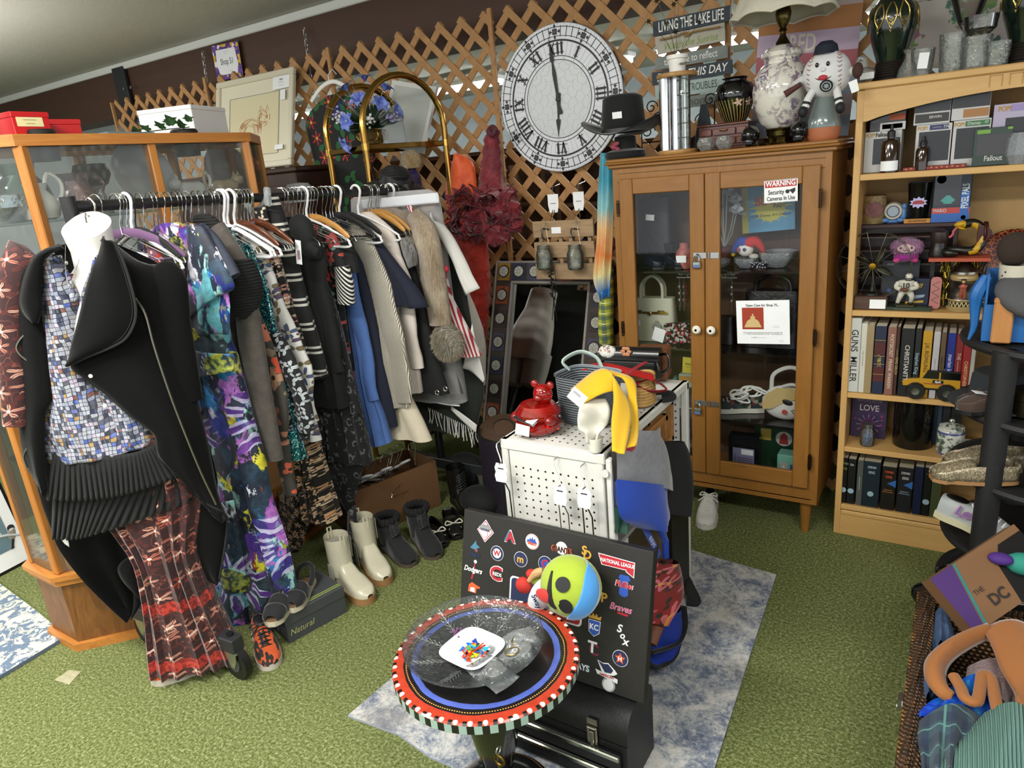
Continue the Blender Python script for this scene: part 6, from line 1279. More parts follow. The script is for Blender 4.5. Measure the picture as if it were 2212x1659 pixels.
# baseball figure on a bell-shaped pot
p=at(1777,306,2.935,ZC);t=TH('terracotta_bell_pot','grey glazed bell-shaped terracotta pot under the baseball figure','pot',p);B().la([(0,0),(.05,0),(.058,.015),(.06,.045)],O_,36,1).la([(.06,.045),(.061,.05),(.05,.09),(.036,.14),(.033,.15),(0,.15)],O_,36,0).obj('body',[mt('6f7a7a',.15,coat=.4),mt('a5613e',.6,var=.1)],t,0)
zb=ZC+.15;q=V((p.x+.005,p.y-.005,zb));t=TH('baseball_figure','plush baseball-headed figure in a dark cap seated on the bell-shaped pot','figure',q)
BW=mt('d5d5d6',.7);BR_=.082;bc=V((0,0,.075))
B().ell(bc,(BR_,.074,BR_),n=32,m=24).obj('ball_body',BW,t,0)
for s in PM:
 b=B()
 for k in RN(11):
  a=LP(-1.1,1.1,k/10);yy=-.074*cos(.62)*cos(a);c=bc+V((s*BR_*.60*cos(a*.35),yy*.98,BR_*.92*sin(a)*.95));r=(c-bc);sc=1/math.sqrt((r.x/BR_)**2+(r.y/.074)**2+(r.z/BR_)**2);c=bc+r*sc*1.008
  b.tb([c+V((-s*.008,-.001,.006)),c,c+V((s*.008,.002,.006))],.0013,5)
 b.obj('stitches',mt('8e3a34',.7),t,0)
B().la([(0,.045),(.02,.043),(.037,.028),(.043,.0),(0,0)],bc+V((-.005,0,.068)),28).pr([(.036*cos(a),.036*sin(a)-.0) for a in [PI+PI*i/10 for i in RN(11)]]+[(.034*cos(a),-.05*abs(sin(a))-.012) for a in [2*PI-PI*i/10 for i in RN(11)]],.005,M=TR(bc+V((-.005,-.008,.068)))).obj('cap',mt('14192c',.8),t,0)
b=B()
for s in PM: b.ell(bc+V((-.004+s*.018,-.071,.03)),(.006,.004,.008),n=10,m=8)
b.obj('eyes',mt('0c0c0c',.2),t,0);B().tb([bc+V((.03*sin(a),-.0745+.008*abs(sin(a)),-.003-.018*cos(a))) for a in [LP(-1.1,1.1,i/10) for i in RN(11)]],.0018,5).ell(bc+V((.0,-.0745,-.014)),(.016,.003,.009),mi=1,n=12,m=8).ell(bc+V((0,-.075,.012)),(.009,.006,.007),mi=2,n=10,m=8).obj('smile',[mt('2a1416',.6),mt('a8202a',.6),BW],t,0)
M=frame(bc+V((.012,-.071,-.042)),(1,0,.0),(0,-1,-.5));b=B().la([(.022,0),(.022,.002),(0,.002)],O_,24,0,M=M).la([(.016,.002),(.016,.0026),(.0135,.0026)],O_,24,1,M=M)
for k in RN(4): b.pr([(0,.012),(.0025,0),(0,-.012),(-.0025,0)],.0028,1,M=M@TR((0,0,0),(0,0,k*PI/4)))
b.obj('round_badge',[mt('15191f',.6),mt('b4bcc0',.6)],t,0)
B().tb(cs([(-.075,-.01,.07),(-.09,-.03,.06),(-.098,-.05,.045)],8),[.014,.014,.014,.013,.013,.014,.015,.014],10).tb(cs([(.075,-.005,.07),(.09,-.015,.075),(.1,-.03,.07)],8),.014,10).obj('arms',BW,t,0)
B().tb([(-.075,-.062,.05),(-.1,-.055,.038),(-.13,-.06,.022)],[.009,.010,.013],10).obj('bat',mt('4a201a',.7),t,0)
B().ell((.106,-.038,.072),(.018,.016,.026)).obj('glove',mt('3c211b',.8),t,0)
for s in PM:
 B().tb([(s*.04,-.04,.02),(s*.05,-.062,-.005),(s*.056,-.068,-.032)],.013,10,0).tb([(s*.052,-.065,-.014),(s*.054,-.067,-.022)],.0145,10,1).ell((s*.062,-.077,-.046),(.016,.024,.02),mi=1).obj('leg',[BW,mt('16191c',.7)],t,0)
B().pr([(-.012,-.02),(.012,-.02),(.014,.02),(-.014,.02)],.001,M=frame((.1,-.06,.02),(1,0,.3),(0,-1,0))).obj('swing_tag',PAPER,t,0)
# striped banner behind the lamp
b=B();Y=3.29;tl,tr,bl=PY(1632,-60,Y),PY(1858,-95,Y),PY(1622,300,Y);M,w,h=quad(b,[tl,tr,bl],.004)
cols=['#8fa3bc','#b9aeb8','#9fb4cc','#a9606a','#bda9bf','#b07a4c','#b9a6a6','#c9b8a8','#a86a58']
n=8
for k in RN(n): flat(b,M,[(0,h*(k)/n),(w,h*(k)/n),(w,h*(k+1)/n),(0,h*(k+1)/n)],k+1,.001)
b.text('RED',.095,M@TR((w*.46,h*.555,.0016)),9,sx=.6,bold=.02);b.text('ART',.05,M@TR((w*.45,h*.74,.0016)),10,sx=1.1);
solo(b,'hanging_banner',[mt('b9b4ae',.7)]+[mt(c,.75,var=.06) for c in cols[:8]]+[mt('dcd4c4',.7),mt('8f7a58',.6)],'large pastel striped banner hanging behind the porcelain lamp','banner')
# inside the glazed cabinet
def cz(i): return CSH[i]+.006
YI=3.0
# top shelf left: dark bags and navy loafers
DB=mt('15121a',.55,var=.3,vs=12,bump=.3,bsc=60)
def bag(name,label,px,pyb,Y,z,w,h,d,m,handle=None,cat='handbag'):
 p=PY(px,pyb,Y);t=TH(name,label,cat,(p.x,Y,z));b=B()
 b.grid(lambda u,v:V(((w/2)*(1-.12*v)*(1 if cos(2*PI*u)>0 else -1)*abs(cos(2*PI*u))**.35,(d/2)*(1-.45*v)*(1 if sin(2*PI*u)>0 else -1)*abs(sin(2*PI*u))**.5,h*v)),36,10,wrap=True);n=len(b.v);b.f+=[tuple(RN(n-36,n)),tuple(RN(36))[::-1]];b.mi+=[0,0];b.obj('body',m,t,0,60)
 if handle:
  for s in PM: q=B();q.tube(cs([(-handle[0],s*d*.2,h*.8),(-handle[0]*.95,s*d*.15,h+handle[1]*.6),(0,s*d*.1,h+handle[1]),(handle[0]*.95,s*d*.15,h+handle[1]*.6),(handle[0],s*d*.2,h*.8)],20),.0075,8);q.obj('handle',m,t,0)
 return t
bag('dark_handbag','dark purple leather bag on the top cabinet shelf behind the loafers',1400,545,3.12,cz(2),.26,.30,.10,DB)
b=B();p=PY(1404,470,3.05);b.box((p.x,3.05,p.z),(.04,.001,.026),rot=(0,.1,0));solo(b,'bag_label',PAPER,'white price label on the dark bag in the cabinet','label')
p=PY(1450,520,3.1);b=B().la([(0,0),(.03,0),(.036,.04),(.022,.06),(.03,.1),(0,.1)],(p.x,3.08,cz(2)),16,fx=lambda q,z:1+.06*sin(5*q));solo(b,'glass_decanter',mt('2a2024',.15,.4),'dark glass decanter on the top cabinet shelf','decanter')
LOAF=mt('12182a',.4)
def flat_shoe(name,label,loc,rz,L,m,sole,inner,grp=None,cat='shoe',h=.05,pt=1.0,toe=.0):
 t=TH(name,label,cat,loc,rz,grp);W=.04
 def wid(v): return W*(.62+.38*sin(PI*min(1,v*1.15))**.6 if v<.8 else .97*(1-(max(0,v-.8)/.2)**2*(.55 if pt<1 else .9))+.0)
 b=B();ns=16
 for s in (1,-1): b.grid(lambda q,v:V((s*wid(q),-L*q,.012+v*(h if q<.55 else LP(h,.02,(q-.55)/.45)))),ns,3)
 b.grid(lambda u,v:V((wid(0)*(1-2*u),0,.012+v*h)),4,3)
 def vamp(u,v):
  q=LP(.5,1,v);y=-L*q;w=wid(q);a=PI*u;top=LP(h,.018,((q-.5)/.5)**1.6);return V((w*cos(a),y,.012+top*sin(a)**.6))
 b.grid(vamp,14,10);b.obj('upper',m,t,0,60,.002)
 b=B();P=[(wid(i/14)*1.05,-L*i/14) for i in RN(15)];P=P+[(-x,y) for x,y in reversed(P)];b.pr(P,.012);b.obj('sole',sole,t,0)
 b=B();P=[(wid(i/14)*.95,-L*i/14*.98) for i in RN(15)];P=P+[(-x,y) for x,y in reversed(P)];b.pr(P,.003,z0=.0125);b.obj('insole',inner,t,0)
 return t
p=PY(1365,535,2.98);flat_shoe('navy_loafer','navy pointed loafer on the top cabinet shelf, left one of the pair',(p.x,3.06,cz(2)),.95,.2,LOAF,BLK,mt('9aa59c',.6),'navy loafers')
p=PY(1405,535,2.98);flat_shoe('navy_loafer','navy pointed loafer on the top cabinet shelf, right one of the pair',(p.x,3.07,cz(2)),1.0,.2,LOAF,BLK,mt('9aa59c',.6),'navy loafers')
p=PY(1478,520,2.99);t=TH('bottle_ornament','coral pink beaded bottle with a white label on the top cabinet shelf','bottle',(p.x,2.99,cz(2)));B().la([(0,0),(.035,0),(.042,.03),(.036,.07),(.02,.09),(.02,.11),(0,.11)],O_,20).obj('body',mt('a55b52',.4,var=.3,vs=60,bump=.6,bsc=120),t,0);B().box((.0,-.043,.045),(.045,.001,.03)).obj('label',PAPER,t,0)
# top shelf right
p=PY(1560,500,3.05);t=TH('white_roses','bunch of white fabric roses at the top left behind the right cabinet door','flowers',(p.x,3.08,cz(2)));B().la([(0,0),(.04,0),(.05,.08),(0,.08)],O_,18).obj('pot',mt('6a2a20',.6),t,0)
for dx,dy,dz in ((-.03,-.02,.25),(.02,-.03,.3),(.05,-.01,.26),(.0,-.03,.34),(.06,-.03,.22),(-.02,0,.32)):
 b=B()
 for k in RN(5): M=TR((dx,dy,dz),(.5*sin(k*2.2),.5*cos(k*2.2),k));b.grid(lambda u,v:M@V((.034*(1-k*.16)*v*cos(PI*2*u),.034*(1-k*.16)*v*sin(2*PI*u),.014*v*v+.006*k+.004*sin(6*PI*u)*v)),18,3,wrap=True)
 b.obj('rose',mt('c4ccd0',.8),t,0,60)
 B().tb([(0,0,.07),(dx*.6,dy*.5,dz*.6),(dx,dy,dz)],.003,5).obj('stem',mt('aab0aa',.7),t,0)
b=B();M,w,h=quad(b,[PY(1612,400,3.14),PY(1728,385,3.14),PY(1604,505,3.12)],.006)
YEL=mt('a9a53a',.6);SKY=mt('4f8fb4',.6)
flat(b,M,[(w*.12,0),(w,0),(w,h),(w*.12,h)],2,.001);b.la([(.06,.0012),(.06,.0016),(0,.0016)],(w*.55,h*.5,0),30,1,M=M)
for k in RN(16): a=k*PI/8;b.pr([(w*.55+.05*cos(a-.12),h*.5+.05*sin(a-.12)),(w*.55+.095*cos(a),h*.5+.07*sin(a)),(w*.55+.05*cos(a+.12),h*.5+.05*sin(a+.12))],.0018,1,M=M)
b.text('BLAST',.05,M@TR((w*.52,h*.62,.0024)),3,sx=.8,bold=.03);b.text('PAST',.022,M@TR((w*.72,h*.5,.0024)),4,bold=.02);b.text('Walt Disney Art Classics',.016,M@TR((w*.55,h*.33,.0024)),4,sh=.2)
solo(b,'picture_book',[YEL,mt('b8b44a',.6),SKY,mt('a8242a',.5),mt('141820',.6)],'yellow and sky-blue picture book with a sunburst upright in the cabinet','book')
def nugget(name,label,px,Y,z,r,m,n=7,cat='bowl'):
 p=PY(px,500,Y);t=TH(name,label,cat,(p.x,Y,z));B().la([(0,0),(r*.5,0),(r*.95,r*.5),(r,r*.85),(r*.92,r*.85),(r*.85,r*.5),(r*.4,.01),(0,.01)],(0,0,.001),40,fx=lambda q,z:1+.05*sin(n*q)+.03*sin(23*q+z*300)).obj('glass',m,t,0)
CGB=thin_glass('heavy_crystal','#f2f6f8','#c0c8ce',1.0,.04,.3,'#d8dee4',bump=(120,.7))
nugget('crystal_bowl','large cut crystal bowl at right on the top cabinet shelf',1682,3.02,cz(2),.075,CGB);nugget('crystal_dish','small crystal dish under the jester doll in the cabinet',1613,2.99,cz(2),.05,CGB);nugget('crystal_vase','crystal rose bowl behind the door stile in the cabinet',1556,3.0,cz(2),.04,CGB)
p=PY(1616,500,2.98);t=TH('jester_doll','small plush doll in red and blue jester cap lying on the crystal dish','doll',(p.x,2.985,cz(2)+.043));B().ell((-.01,0,.035),(.032,.028,.03),n=18,m=14).obj('head',mt('d8d3cc',.8),t,0)
for s,c in ((-1,'#1f3f9a'),(1,'#b02020')):
 B().tb(cs([(-.01,.004,.055),(s*.03,0,.066),(s*.055,0,.04),(s*.062,0,.02)],10),[.026,.026,.024,.022,.018,.015,.012,.01,.008,.006],12).ell((s*.062,0,.014),.009,mi=1,n=10,m=8).obj('cap_horn',[mt(c,.8),mt('c8a820',.7)],t,0)
b=B()
for s,c in ((-1,0),(1,1)): b.la([(.0,.002),(.008,.0)],(-.01+s*.012,0,0),12,c,M=frame((-.01,-.029,.037)))
b.obj('eyes',[mt('8a2a5a',.5),mt('1a2a5a',.5)],t,0);B().ell((.025,-.005,.006),(.02,.016,.012)).obj('body',mt('b8b4b0',.8),t,0)
p=PY(1642,510,2.97);b=B();RS(6)
for k in RN(60): b.ell((p.x+RU(-.03,.03),2.96+RU(-.015,.02),cz(2)+.006+RU(0,.02)),.006,n=6,m=5)
solo(b,'bead_necklace_pile',mt('5a5a60',.25,.7),'coiled black and silver bead necklace by the crystal bowl in the cabinet','necklace')
# second shelf: cream bag, wire rack, pouch
CRM=mt('b9b9a4',.45,var=.04)
t=bag('cream_handbag','cream structured handbag with gold clasp on the middle cabinet shelf',1412,700,3.05,cz(1),.235,.20,.10,CRM,(.052,.10));p=t.location
b=B().box((0,-.046,.135),(.17,.002,.01)).la([(.008,0),(.008,.006),(0,.006)],O_,12,M=frame((0,-.047,.13)));
for x in (-.055,.055): b.box((x,-.048,.14),(.034,.004,.014),bev=.002)
b.obj('gold_clasp',BRASS,t,0);B().box((-.07,-.048,.085),(.045,.001,.026)).obj('price_label',PAPER,t,0);B().la([(.022,0),(.022,.003),(0,.003)],O_,20,M=frame((.035,-.052,.07))).box((.035,-.053,.094),(.012,.003,.012)).obj('round_charm',mt('8a8a84',.5),t,0)
g=G('gem_print');q=g.sep(g.vor(g.co(),110,out='Color'));GEM=g.fin(g.ramp(q[0],[(0,'#15121a'),(.3,'#b9b5b0'),(.5,'#8e1f3a'),(.66,'#2a2630'),(.8,'#c9c4c0'),(.92,'#b02a4a')],True),.15,.3)
p=PY(1458,700,2.96);t=TH('gem_pouch','sparkling red, black and silver zip pouch leaning before the cream bag','pouch',(p.x+.01,2.965,cz(1)));B().box((0,0,.052),(.12,.02,.1),bev=.008,rot=(.12,-.12,0)).obj('body',GEM,t,0);B().tb([(-.055,-.004,.094),(.062,-.004,.113)],.004,6).obj('zip',BLK,t,0);B().box((-.085,-.012,.045),(.055,.001,.062),rot=(0,.3,0)).obj('swing_tag',PAPER,t,0)
p0,p1=PY(1462,600,3.03),PY(1592,600,3.03);t=TH('jewellery_rack','white curly wire jewellery rack hung with necklaces on the middle cabinet shelf','rack',((p0.x+p1.x)/2,3.03,cz(1)));b=B();z=PY(1530,590,3.03).z
for s,xx in ((1,p0.x),(-1,p1.x)): scroll(b,V((xx+s*.02,3.03,z)),.022,s);scroll(b,V((xx+s*.055,3.03,z-.012)),.018,-s)
b.tb([V((p0.x,3.03,z-.02)),V((p1.x,3.03,z-.02))],.003,6);b.tb([V(((p0.x+p1.x)/2,3.03,z)),V(((p0.x+p1.x)/2,3.03,cz(1)))],.004,6);b.obj('frame',mt('c4c6c6',.4),t)
for xx,c in ((p0.x+.015,'#9a9a98'),(p0.x+.05,'#7a1a20'),(p1.x-.02,'#a8a8a4'),(p0.x+.035,'#8a8478')): b=B().tb([(xx,3.02,z-.02),(xx+.004,3.02,z-.1),(xx,3.02,z-.17)],.0018,5);[b.ell((xx,3.018,z-.06-k*.03),(.006,.006,.008),n=8,m=6) for k in RN(3)];b.obj('necklace_strand',mt(c,.3,.6),t)
BLKB=mt('0c0b0c',.35,bump=.5,bsc=50,var=.3,vs=10)
bag('black_handbag','large black leather handbag in the right half of the middle cabinet shelf',1670,700,3.06,cz(1),.26,.24,.12,BLKB,(.07,.06));bag('black_purse','small black purse at left behind the right cabinet door',1560,700,3.06,cz(1),.13,.12,.09,BLKB)
# third shelf: boxes, headphones, sneaker, white cartoon bag
p=PY(1484,800,3.0);b=B().box((p.x,3.02,cz(0)+.085),(.07,.07,.17),bev=.002).box((p.x,2.984,cz(0)+.06),(.054,.001,.1),1).box((p.x,2.9835,cz(0)+.148),(.062,.001,.03),2);solo(b,'toy_carton',[mt('9aa69a',.5),mt('1d1f22',.15),mt('a8823a',.5)],'pale green windowed carton below the yellow note in the cabinet','box')
p=PY(1487,770,2.99);b=B().box((p.x,2.985,cz(0)+.215),(.052,.001,.075),rot=(0,.05,0)).text('Shop\n~~~',.014,frame((p.x,2.984,cz(0)+.215)),1).box((p.x,2.999,cz(0)+.21),(.05,.02,.08),2);solo(b,'yellow_note',[mt('c4b63a',.7),INK,mt('8a8a78',.6)],'yellow handwritten note in the lower left of the cabinet','note')
p=PY(1440,745,3.02);t=TH('headphones','green headphones lying on the lower left cabinet shelf','headphones',(p.x,3.02,cz(0)+.12));B().tb([V((.045*cos(a),.0,.06*sin(a))) for a in [PI*i/12 for i in RN(13)]],.004,6).obj('headband',BLK,t,0)
for s in PM: B().ell((s*.045,-.005,0),(.018,.03,.032)).obj('ear_cup',mt('4a6a5a',.4),t,0)
b=B().box((p.x,3.06,cz(0)+.045),(.16,.1,.09));solo(b,'brown_carton',mt('5a4a30',.6),'brown carton under the headphones in the cabinet','box')
def sneaker(name,label,loc,rz,L,m,sole,lace,grp=None,rot=None,inner=None,s=1):
 t=TH(name,label,'shoe',loc,rz,grp,rot=rot);k=L/.28;W=.048*k
 wd=lambda v:W*IP([(0,.62),(.12,.78),(.35,.74),(.65,1),(.85,.93),(.95,.66),(1,.2)],v)
 tp=lambda v:k*IP([(0,.088),(.15,.094),(.3,.09),(.42,.098),(.6,.078),(.78,.056),(.92,.046),(1,.03)],v)
 B().grid(lambda u,v:V((wd(v)*(1 if cos(PI*u)>0 else -1)*abs(cos(PI*u))**.7*(1-(.25*sin(PI*u) if v<.5 else 0)),-L*v,.022*k+max(0,(tp(v)-.022*k))*sin(PI*u)**(.35 if v<.45 else .6))),18,22).obj('upper',m,t,0,60)
 b=B();P=[(wd(i/20)*1.06,-L*1.01*i/20+.004) for i in RN(21)];P=P+[(-x,y) for x,y in reversed(P)];b.pr(P,.026*k);b.obj('sole',sole,t,0)
 B().ell((0,-L*.17,tp(.15)-.004*k),(wd(.15)*.62,L*.14,.006*k),n=18,m=8).obj('opening',inner or BLK,t,0)
 b=B()
 for i in RN(6): v=LP(.40,.72,i/5);z=tp(v)+.003;b.tb(cs([(-wd(v)*.5,-L*v,z-.008),(0,-L*(v+.012),z+.002),(wd(v)*.5,-L*v,z-.008)],8),.0032*k,6)
 for s_ in PM: b.tb(cs([(0,-L*.38,tp(.38)+.004),(s_*.03*k,-L*.36,tp(.38)+.012),(s_*.04*k,-L*.42,tp(.42)+.0),(s_*.01*k,-L*.4,tp(.4)+.004),(s_*.045*k,-L*.5,tp(.5)-.01)],16),.0028*k,6)
 b.obj('laces',lace,t,0);return t
g=G('tapestry_print');q=g.sep(g.vor(g.co(),70,out='Color'));TAP=g.fin(g.ramp(q[0],[(0,'#16302a'),(.35,'#2a4a3a'),(.5,'#7a2a34'),(.62,'#1d2a3a'),(.8,'#a8a08a'),(.9,'#3a2a30')],True),.8)
LACE=mt('c9c9c4',.8)
p=PY(1610,885,2.98);sneaker('tapestry_sneaker','tapestry print sneaker with thick white laces on the lower cabinet shelf',(p.x+.055,3.07,cz(0)),-1.25,.235,TAP,mt('c9c7ba',.5),LACE)
b=B();RS(12)
for k in RN(7): c=V((p.x+.02+RU(-.06,.06),2.97+RU(0,.03),cz(0)+.09+RU(-.02,.05)));b.tb(cs([c+V((.04*cos(a+k),.01*sin(a),.02*sin(a+k*2))) for a in [i*1.3 for i in RN(6)]],24),.0045,6,sq=((0,1,0),.5))
solo(b,'loose_laces',LACE,'tangle of wide white laces over the tapestry sneaker','shoelace')
p=PY(1692,900,2.99);t=TH('white_bear_bag','white rounded novelty shoulder bag with tan curls and heart charm in the cabinet','handbag',(p.x+.005,3.0,cz(0)))
B().ell((0,0,.075),(.098,.035,.078),n=28,m=18).obj('body',mt('cfcfca',.35),t,0,60)
b=B();M=frame((0,-.036,.075));b.pr([(-.09,.0),(-.07,.045),(-.03,.075),(.03,.08),(.07,.06),(.06,.035),(.0,.01),(-.05,-.02),(-.085,-.025)],.003,0,M=M);b.obj('tan_flap',mt('b8a06a',.5),t,0)
B().ell((.015,-.038,.09),(.022,.004,.013),rot=(0,.3,0),n=16,m=8).ell((.06,-.037,.085),(.014,.004,.012),n=12,m=8).la([(.011,0),(.011,.002),(0,.002)],O_,14,1,M=frame((.005,-.039,.045))).tb([V((.045+.012*sin(a)**3,-.039,.05+.01*(cos(a)-.35*cos(2*a)))) for a in [2*PI*i/20 for i in RN(20)]],.0012,5,mi=0,closed=True).obj('charms',[mt('14120f',.5),mt('a83a3a',.5)],t,0)
B().tb(cs([(-.06,0,.13),(-.05,0,.2),(.02,0,.235),(.075,0,.2),(.075,0,.12)],24),.009,8,sq=((0,1,0),.5)).tb(cs([(-.01,-.01,.15),(.03,-.02,.165),(.075,-.01,.15)],12),.008,8).obj('strap',mt('bdbdb8',.4),t,0)
# bottom: card boxes and a frame
zf=CZ0+.026
p=PY(1680,1000,3.08);b=B().box((p.x,3.09,zf+.13),(.20,.08,.26),bev=.002);M=frame((p.x-.1,3.049,zf))
b.text('SCORE',.026,M@TR((.14,.243,.0005)),1,sh=.2,bold=.02);flat(b,M,[(.03,.17),(.075,.17),(.075,.225),(.03,.225)],2);b.la([(.035,.0012),(0,.0012)],(.13,.185,0),24,3,M=M);flat(b,M,[(.11,.16),(.15,.16),(.145,.2),(.13,.215),(.115,.2)],4,.0016);flat(b,M,[(.175,.15),(.2,.15),(.2,.22),(.175,.22)],2)
solo(b,'green_card_box',[mt('12321c',.4),mt('a89a3a',.5),mt('a8903a',.5),mt('a9a9a4',.5),mt('8a2420',.5)],'tall green trading card box at the bottom right of the cabinet','box')
p=PY(1705,1010,2.96);b=B().box((p.x,2.985,zf+.075),(.1,.07,.15),bev=.002);M=frame((p.x-.05,2.9495,zf));b.text('BASEBALL',.024,M@TR((.05,.03,.0008)),1,sx=.8,bold=.03);flat(b,M,[(.012,.05),(.045,.05),(.045,.115),(.012,.115)],2);flat(b,M,[(.055,.05),(.09,.05),(.09,.11),(.055,.11)],3);flat(b,M,[(.0,.0),(.1,.0),(.1,.014),(0,.014)],4);b.ell(V((p.x-.022,2.948,zf+.095)),(.006,.002,.008),mi=5);b.box((p.x-.022,2.9485,zf+.073),(.014,.002,.03),5)
solo(b,'teal_card_box',[mt('6fae9c',.5),mt('c8a818',.5),mt('a8a49a',.5),mt('33508a',.5),mt('8a2a20',.5),mt('c9c4bc',.6)],'teal BASEBALL trading card box in the bottom right corner of the cabinet','box')
p=PY(1604,1000,2.97);b=B().box((p.x+.005,2.99,zf+.105),(.135,.05,.21),bev=.003);M=frame((p.x-.0625,2.9645,zf));flat(b,M,[(.02,.015),(.115,.015),(.115,.15),(.02,.15)],1);flat(b,M,[(.058,.12),(.11,.12),(.11,.145),(.058,.145)],2,.0014);b.text('ving Instructions',.012,M@TR((.03,.08,.001),(0,0,PI/2)),3)
for k in RN(8): flat(b,M,[(.042,.03+.01*k),(.108,.03+.01*k),(.108,.032+.01*k),(.042,.032+.01*k)],3,.0012)
solo(b,'boxed_viewer',[mt('101418',.12),mt('8680a4',.6),PAPER,INK],'dark clear case with a lilac instruction sheet at the bottom of the cabinet','case')
for k in RN(2): p=PY(1480,1000-60*k,2.99);b=B().la([(0,0),(.028,0),(.034,.05),(.03,.1),(.027,.1),(.03,.05),(.024,.008),(0,.008)],(p.x+.012*k,3.0+.08*k,zf),20);solo(b,'glass_tumbler',CG,'glass tumbler at the bottom of the cabinet left side, %s of two'%('front' if k==0 else 'rear'),'glass')
# notices on the doors
yd=CY0-.0215
def notice(name,label,c4,fn,mats,cat='sign'):
 Y=yd-.0012;tl,tr,bl=[PY(*q,Y) for q in c4];b=B();M,w,h=quad(b,[tl,V((tr.x,tr.y,tr.z)),bl],.001);fn(b,M,w,h);solo(b,name,mats,label,cat)
def warn(b,M,w,h):
 flat(b,M,[(.004,h*.68),(w-.004,h*.68),(w-.004,h-.004),(.004,h-.004)],1,.0008);b.text('WARNING',.026,M@TR((w/2,h*.83,.0013)),0,sx=.85,bold=.03);b.text('Security',.024,M@TR((w*.36,h*.46,.001)),2,sx=.75,bold=.012);b.text('Cameras In Use',.022,M@TR((w*.5,h*.18,.001)),2,sx=.72,bold=.012)
 b.la([(.0075,.0012),(0,.0012)],(w*.70,h*.46,0),16,2,M=M);flat(b,M,[(w*.74,h*.52),(w*.93,h*.6),(w*.93,h*.46),(w*.85,h*.34),(w*.8,h*.44)],2,.001)
 for a in (0,1):
  flat(b,M,[(.001,h*a+(-.002 if a else .001)),(w-.001,h*a+(-.002 if a else .001)),(w-.001,h*a+(-.001 if a else .002)),(.001,h*a+(-.001 if a else .002))],2)
notice('warning_sign','red and white WARNING security cameras sign on the right cabinet door',((1654,391),(1727,384),(1651,440)),warn,[PAPER,mt('b3121c',.4),INK])
def openc(b,M,w,h):
 b.text('Open Case for Shop 75...',.0135,M@TR((w*.5,h*.89,.001)),1,sx=.95,bold=.012);flat(b,M,[(w*.11,h*.34),(w*.52,h*.34),(w*.52,h*.84),(w*.11,h*.84)],2,.0008)
 F=M@TR((w*.315,h*.42,.0013));b.pr([(.028*cos(a),.026*sin(a)+.004) for a in [PI*i/14 for i in RN(15)]],.0008,3,M=F);b.pr([(-.034,-.006),(.034,-.006),(.03,.006),(-.03,.006)],.0012,3,M=F);b.pr([(-.009,.028),(.009,.028),(.009,.04),(-.009,.04)],.001,3,M=F);b.pr([(-.003,.04),(.003,.04),(.003,.05),(-.003,.05)],.001,3,M=F)
 b.text('~~~~~~~\n~~~~~~~',.006,M@TR((w*.75,h*.4,.001)),1);b.text('On your phone, open the camera app, point to the QR Code.\n~~~~ Click on the link and send us a text - we will meet you...',.0062,M@TR((w*.5,h*.25,.001)),1);b.text('or Call ~~~~~~~~~',.007,M@TR((w*.42,h*.15,.001)),1);b.text('~~~~~~~\n~~~~~',.005,M@TR((w*.85,h*.07,.001)),1)
notice('open_case_notice','white paper notice with a brass bell picture on the right cabinet door',((1597,650),(1713,648),(1593,742)),openc,[PAPER,INK,mt('9a3418',.6),mt('c9b078',.4)])
# bookcase contents
KF=KY0+.01
def kx(px,py,Y=None): return PY(px,py,Y or KF+.02).x
def kz(i): return KSH[i]
RS(21)
# hardbacks on the fourth shelf
BK=[(1830,1861,686,'#b9bab4','GUNS  MILLER','#1a1a1a',.034),(1857,1874,697,'#c0beb0','~~ ~~~~~','#5a5a50',.014),(1868,1889,701,'#8f7d58','',None,.02),(1886,1915,703,'#16203a','HAMILTON','#b08a3a',.018),(1913,1936,705,'#7d5547','POSTSECRET  FRANK WARREN','#c9b8a8',.017),(1932,1944,705,'#3a1f18','~~~~ KING GELCH','#b09a5a',.012),(1942,1975,708,'#0c0d0e','CHRISTIANITY','#c9c8c0',.022),(1972,1990,708,'#141416','Stephen King','#8fa8b4',.016),(1988,2013,714,'#b98a14','J.K. ROWLING  Casual','#3a2a10',.018),(2011,2030,715,'#b5b2b4','~~~ ~~~','#8a6a9a',.015),(2027,2043,716,'#5e4a30','Letters from a','#1a1410',.013),(2041,2063,718,'#15257e','marian keyes','#c0c4d8',.019),(2060,2080,720,'#7a1c20','THE ~~~~~~ THE','#c9a8a0',.015),(2076,2098,745,'#8f1c1e','CHRISTOPHER','#c9b46a',.015),(2094,2108,750,'#a8a69a','','#222222',.012)]
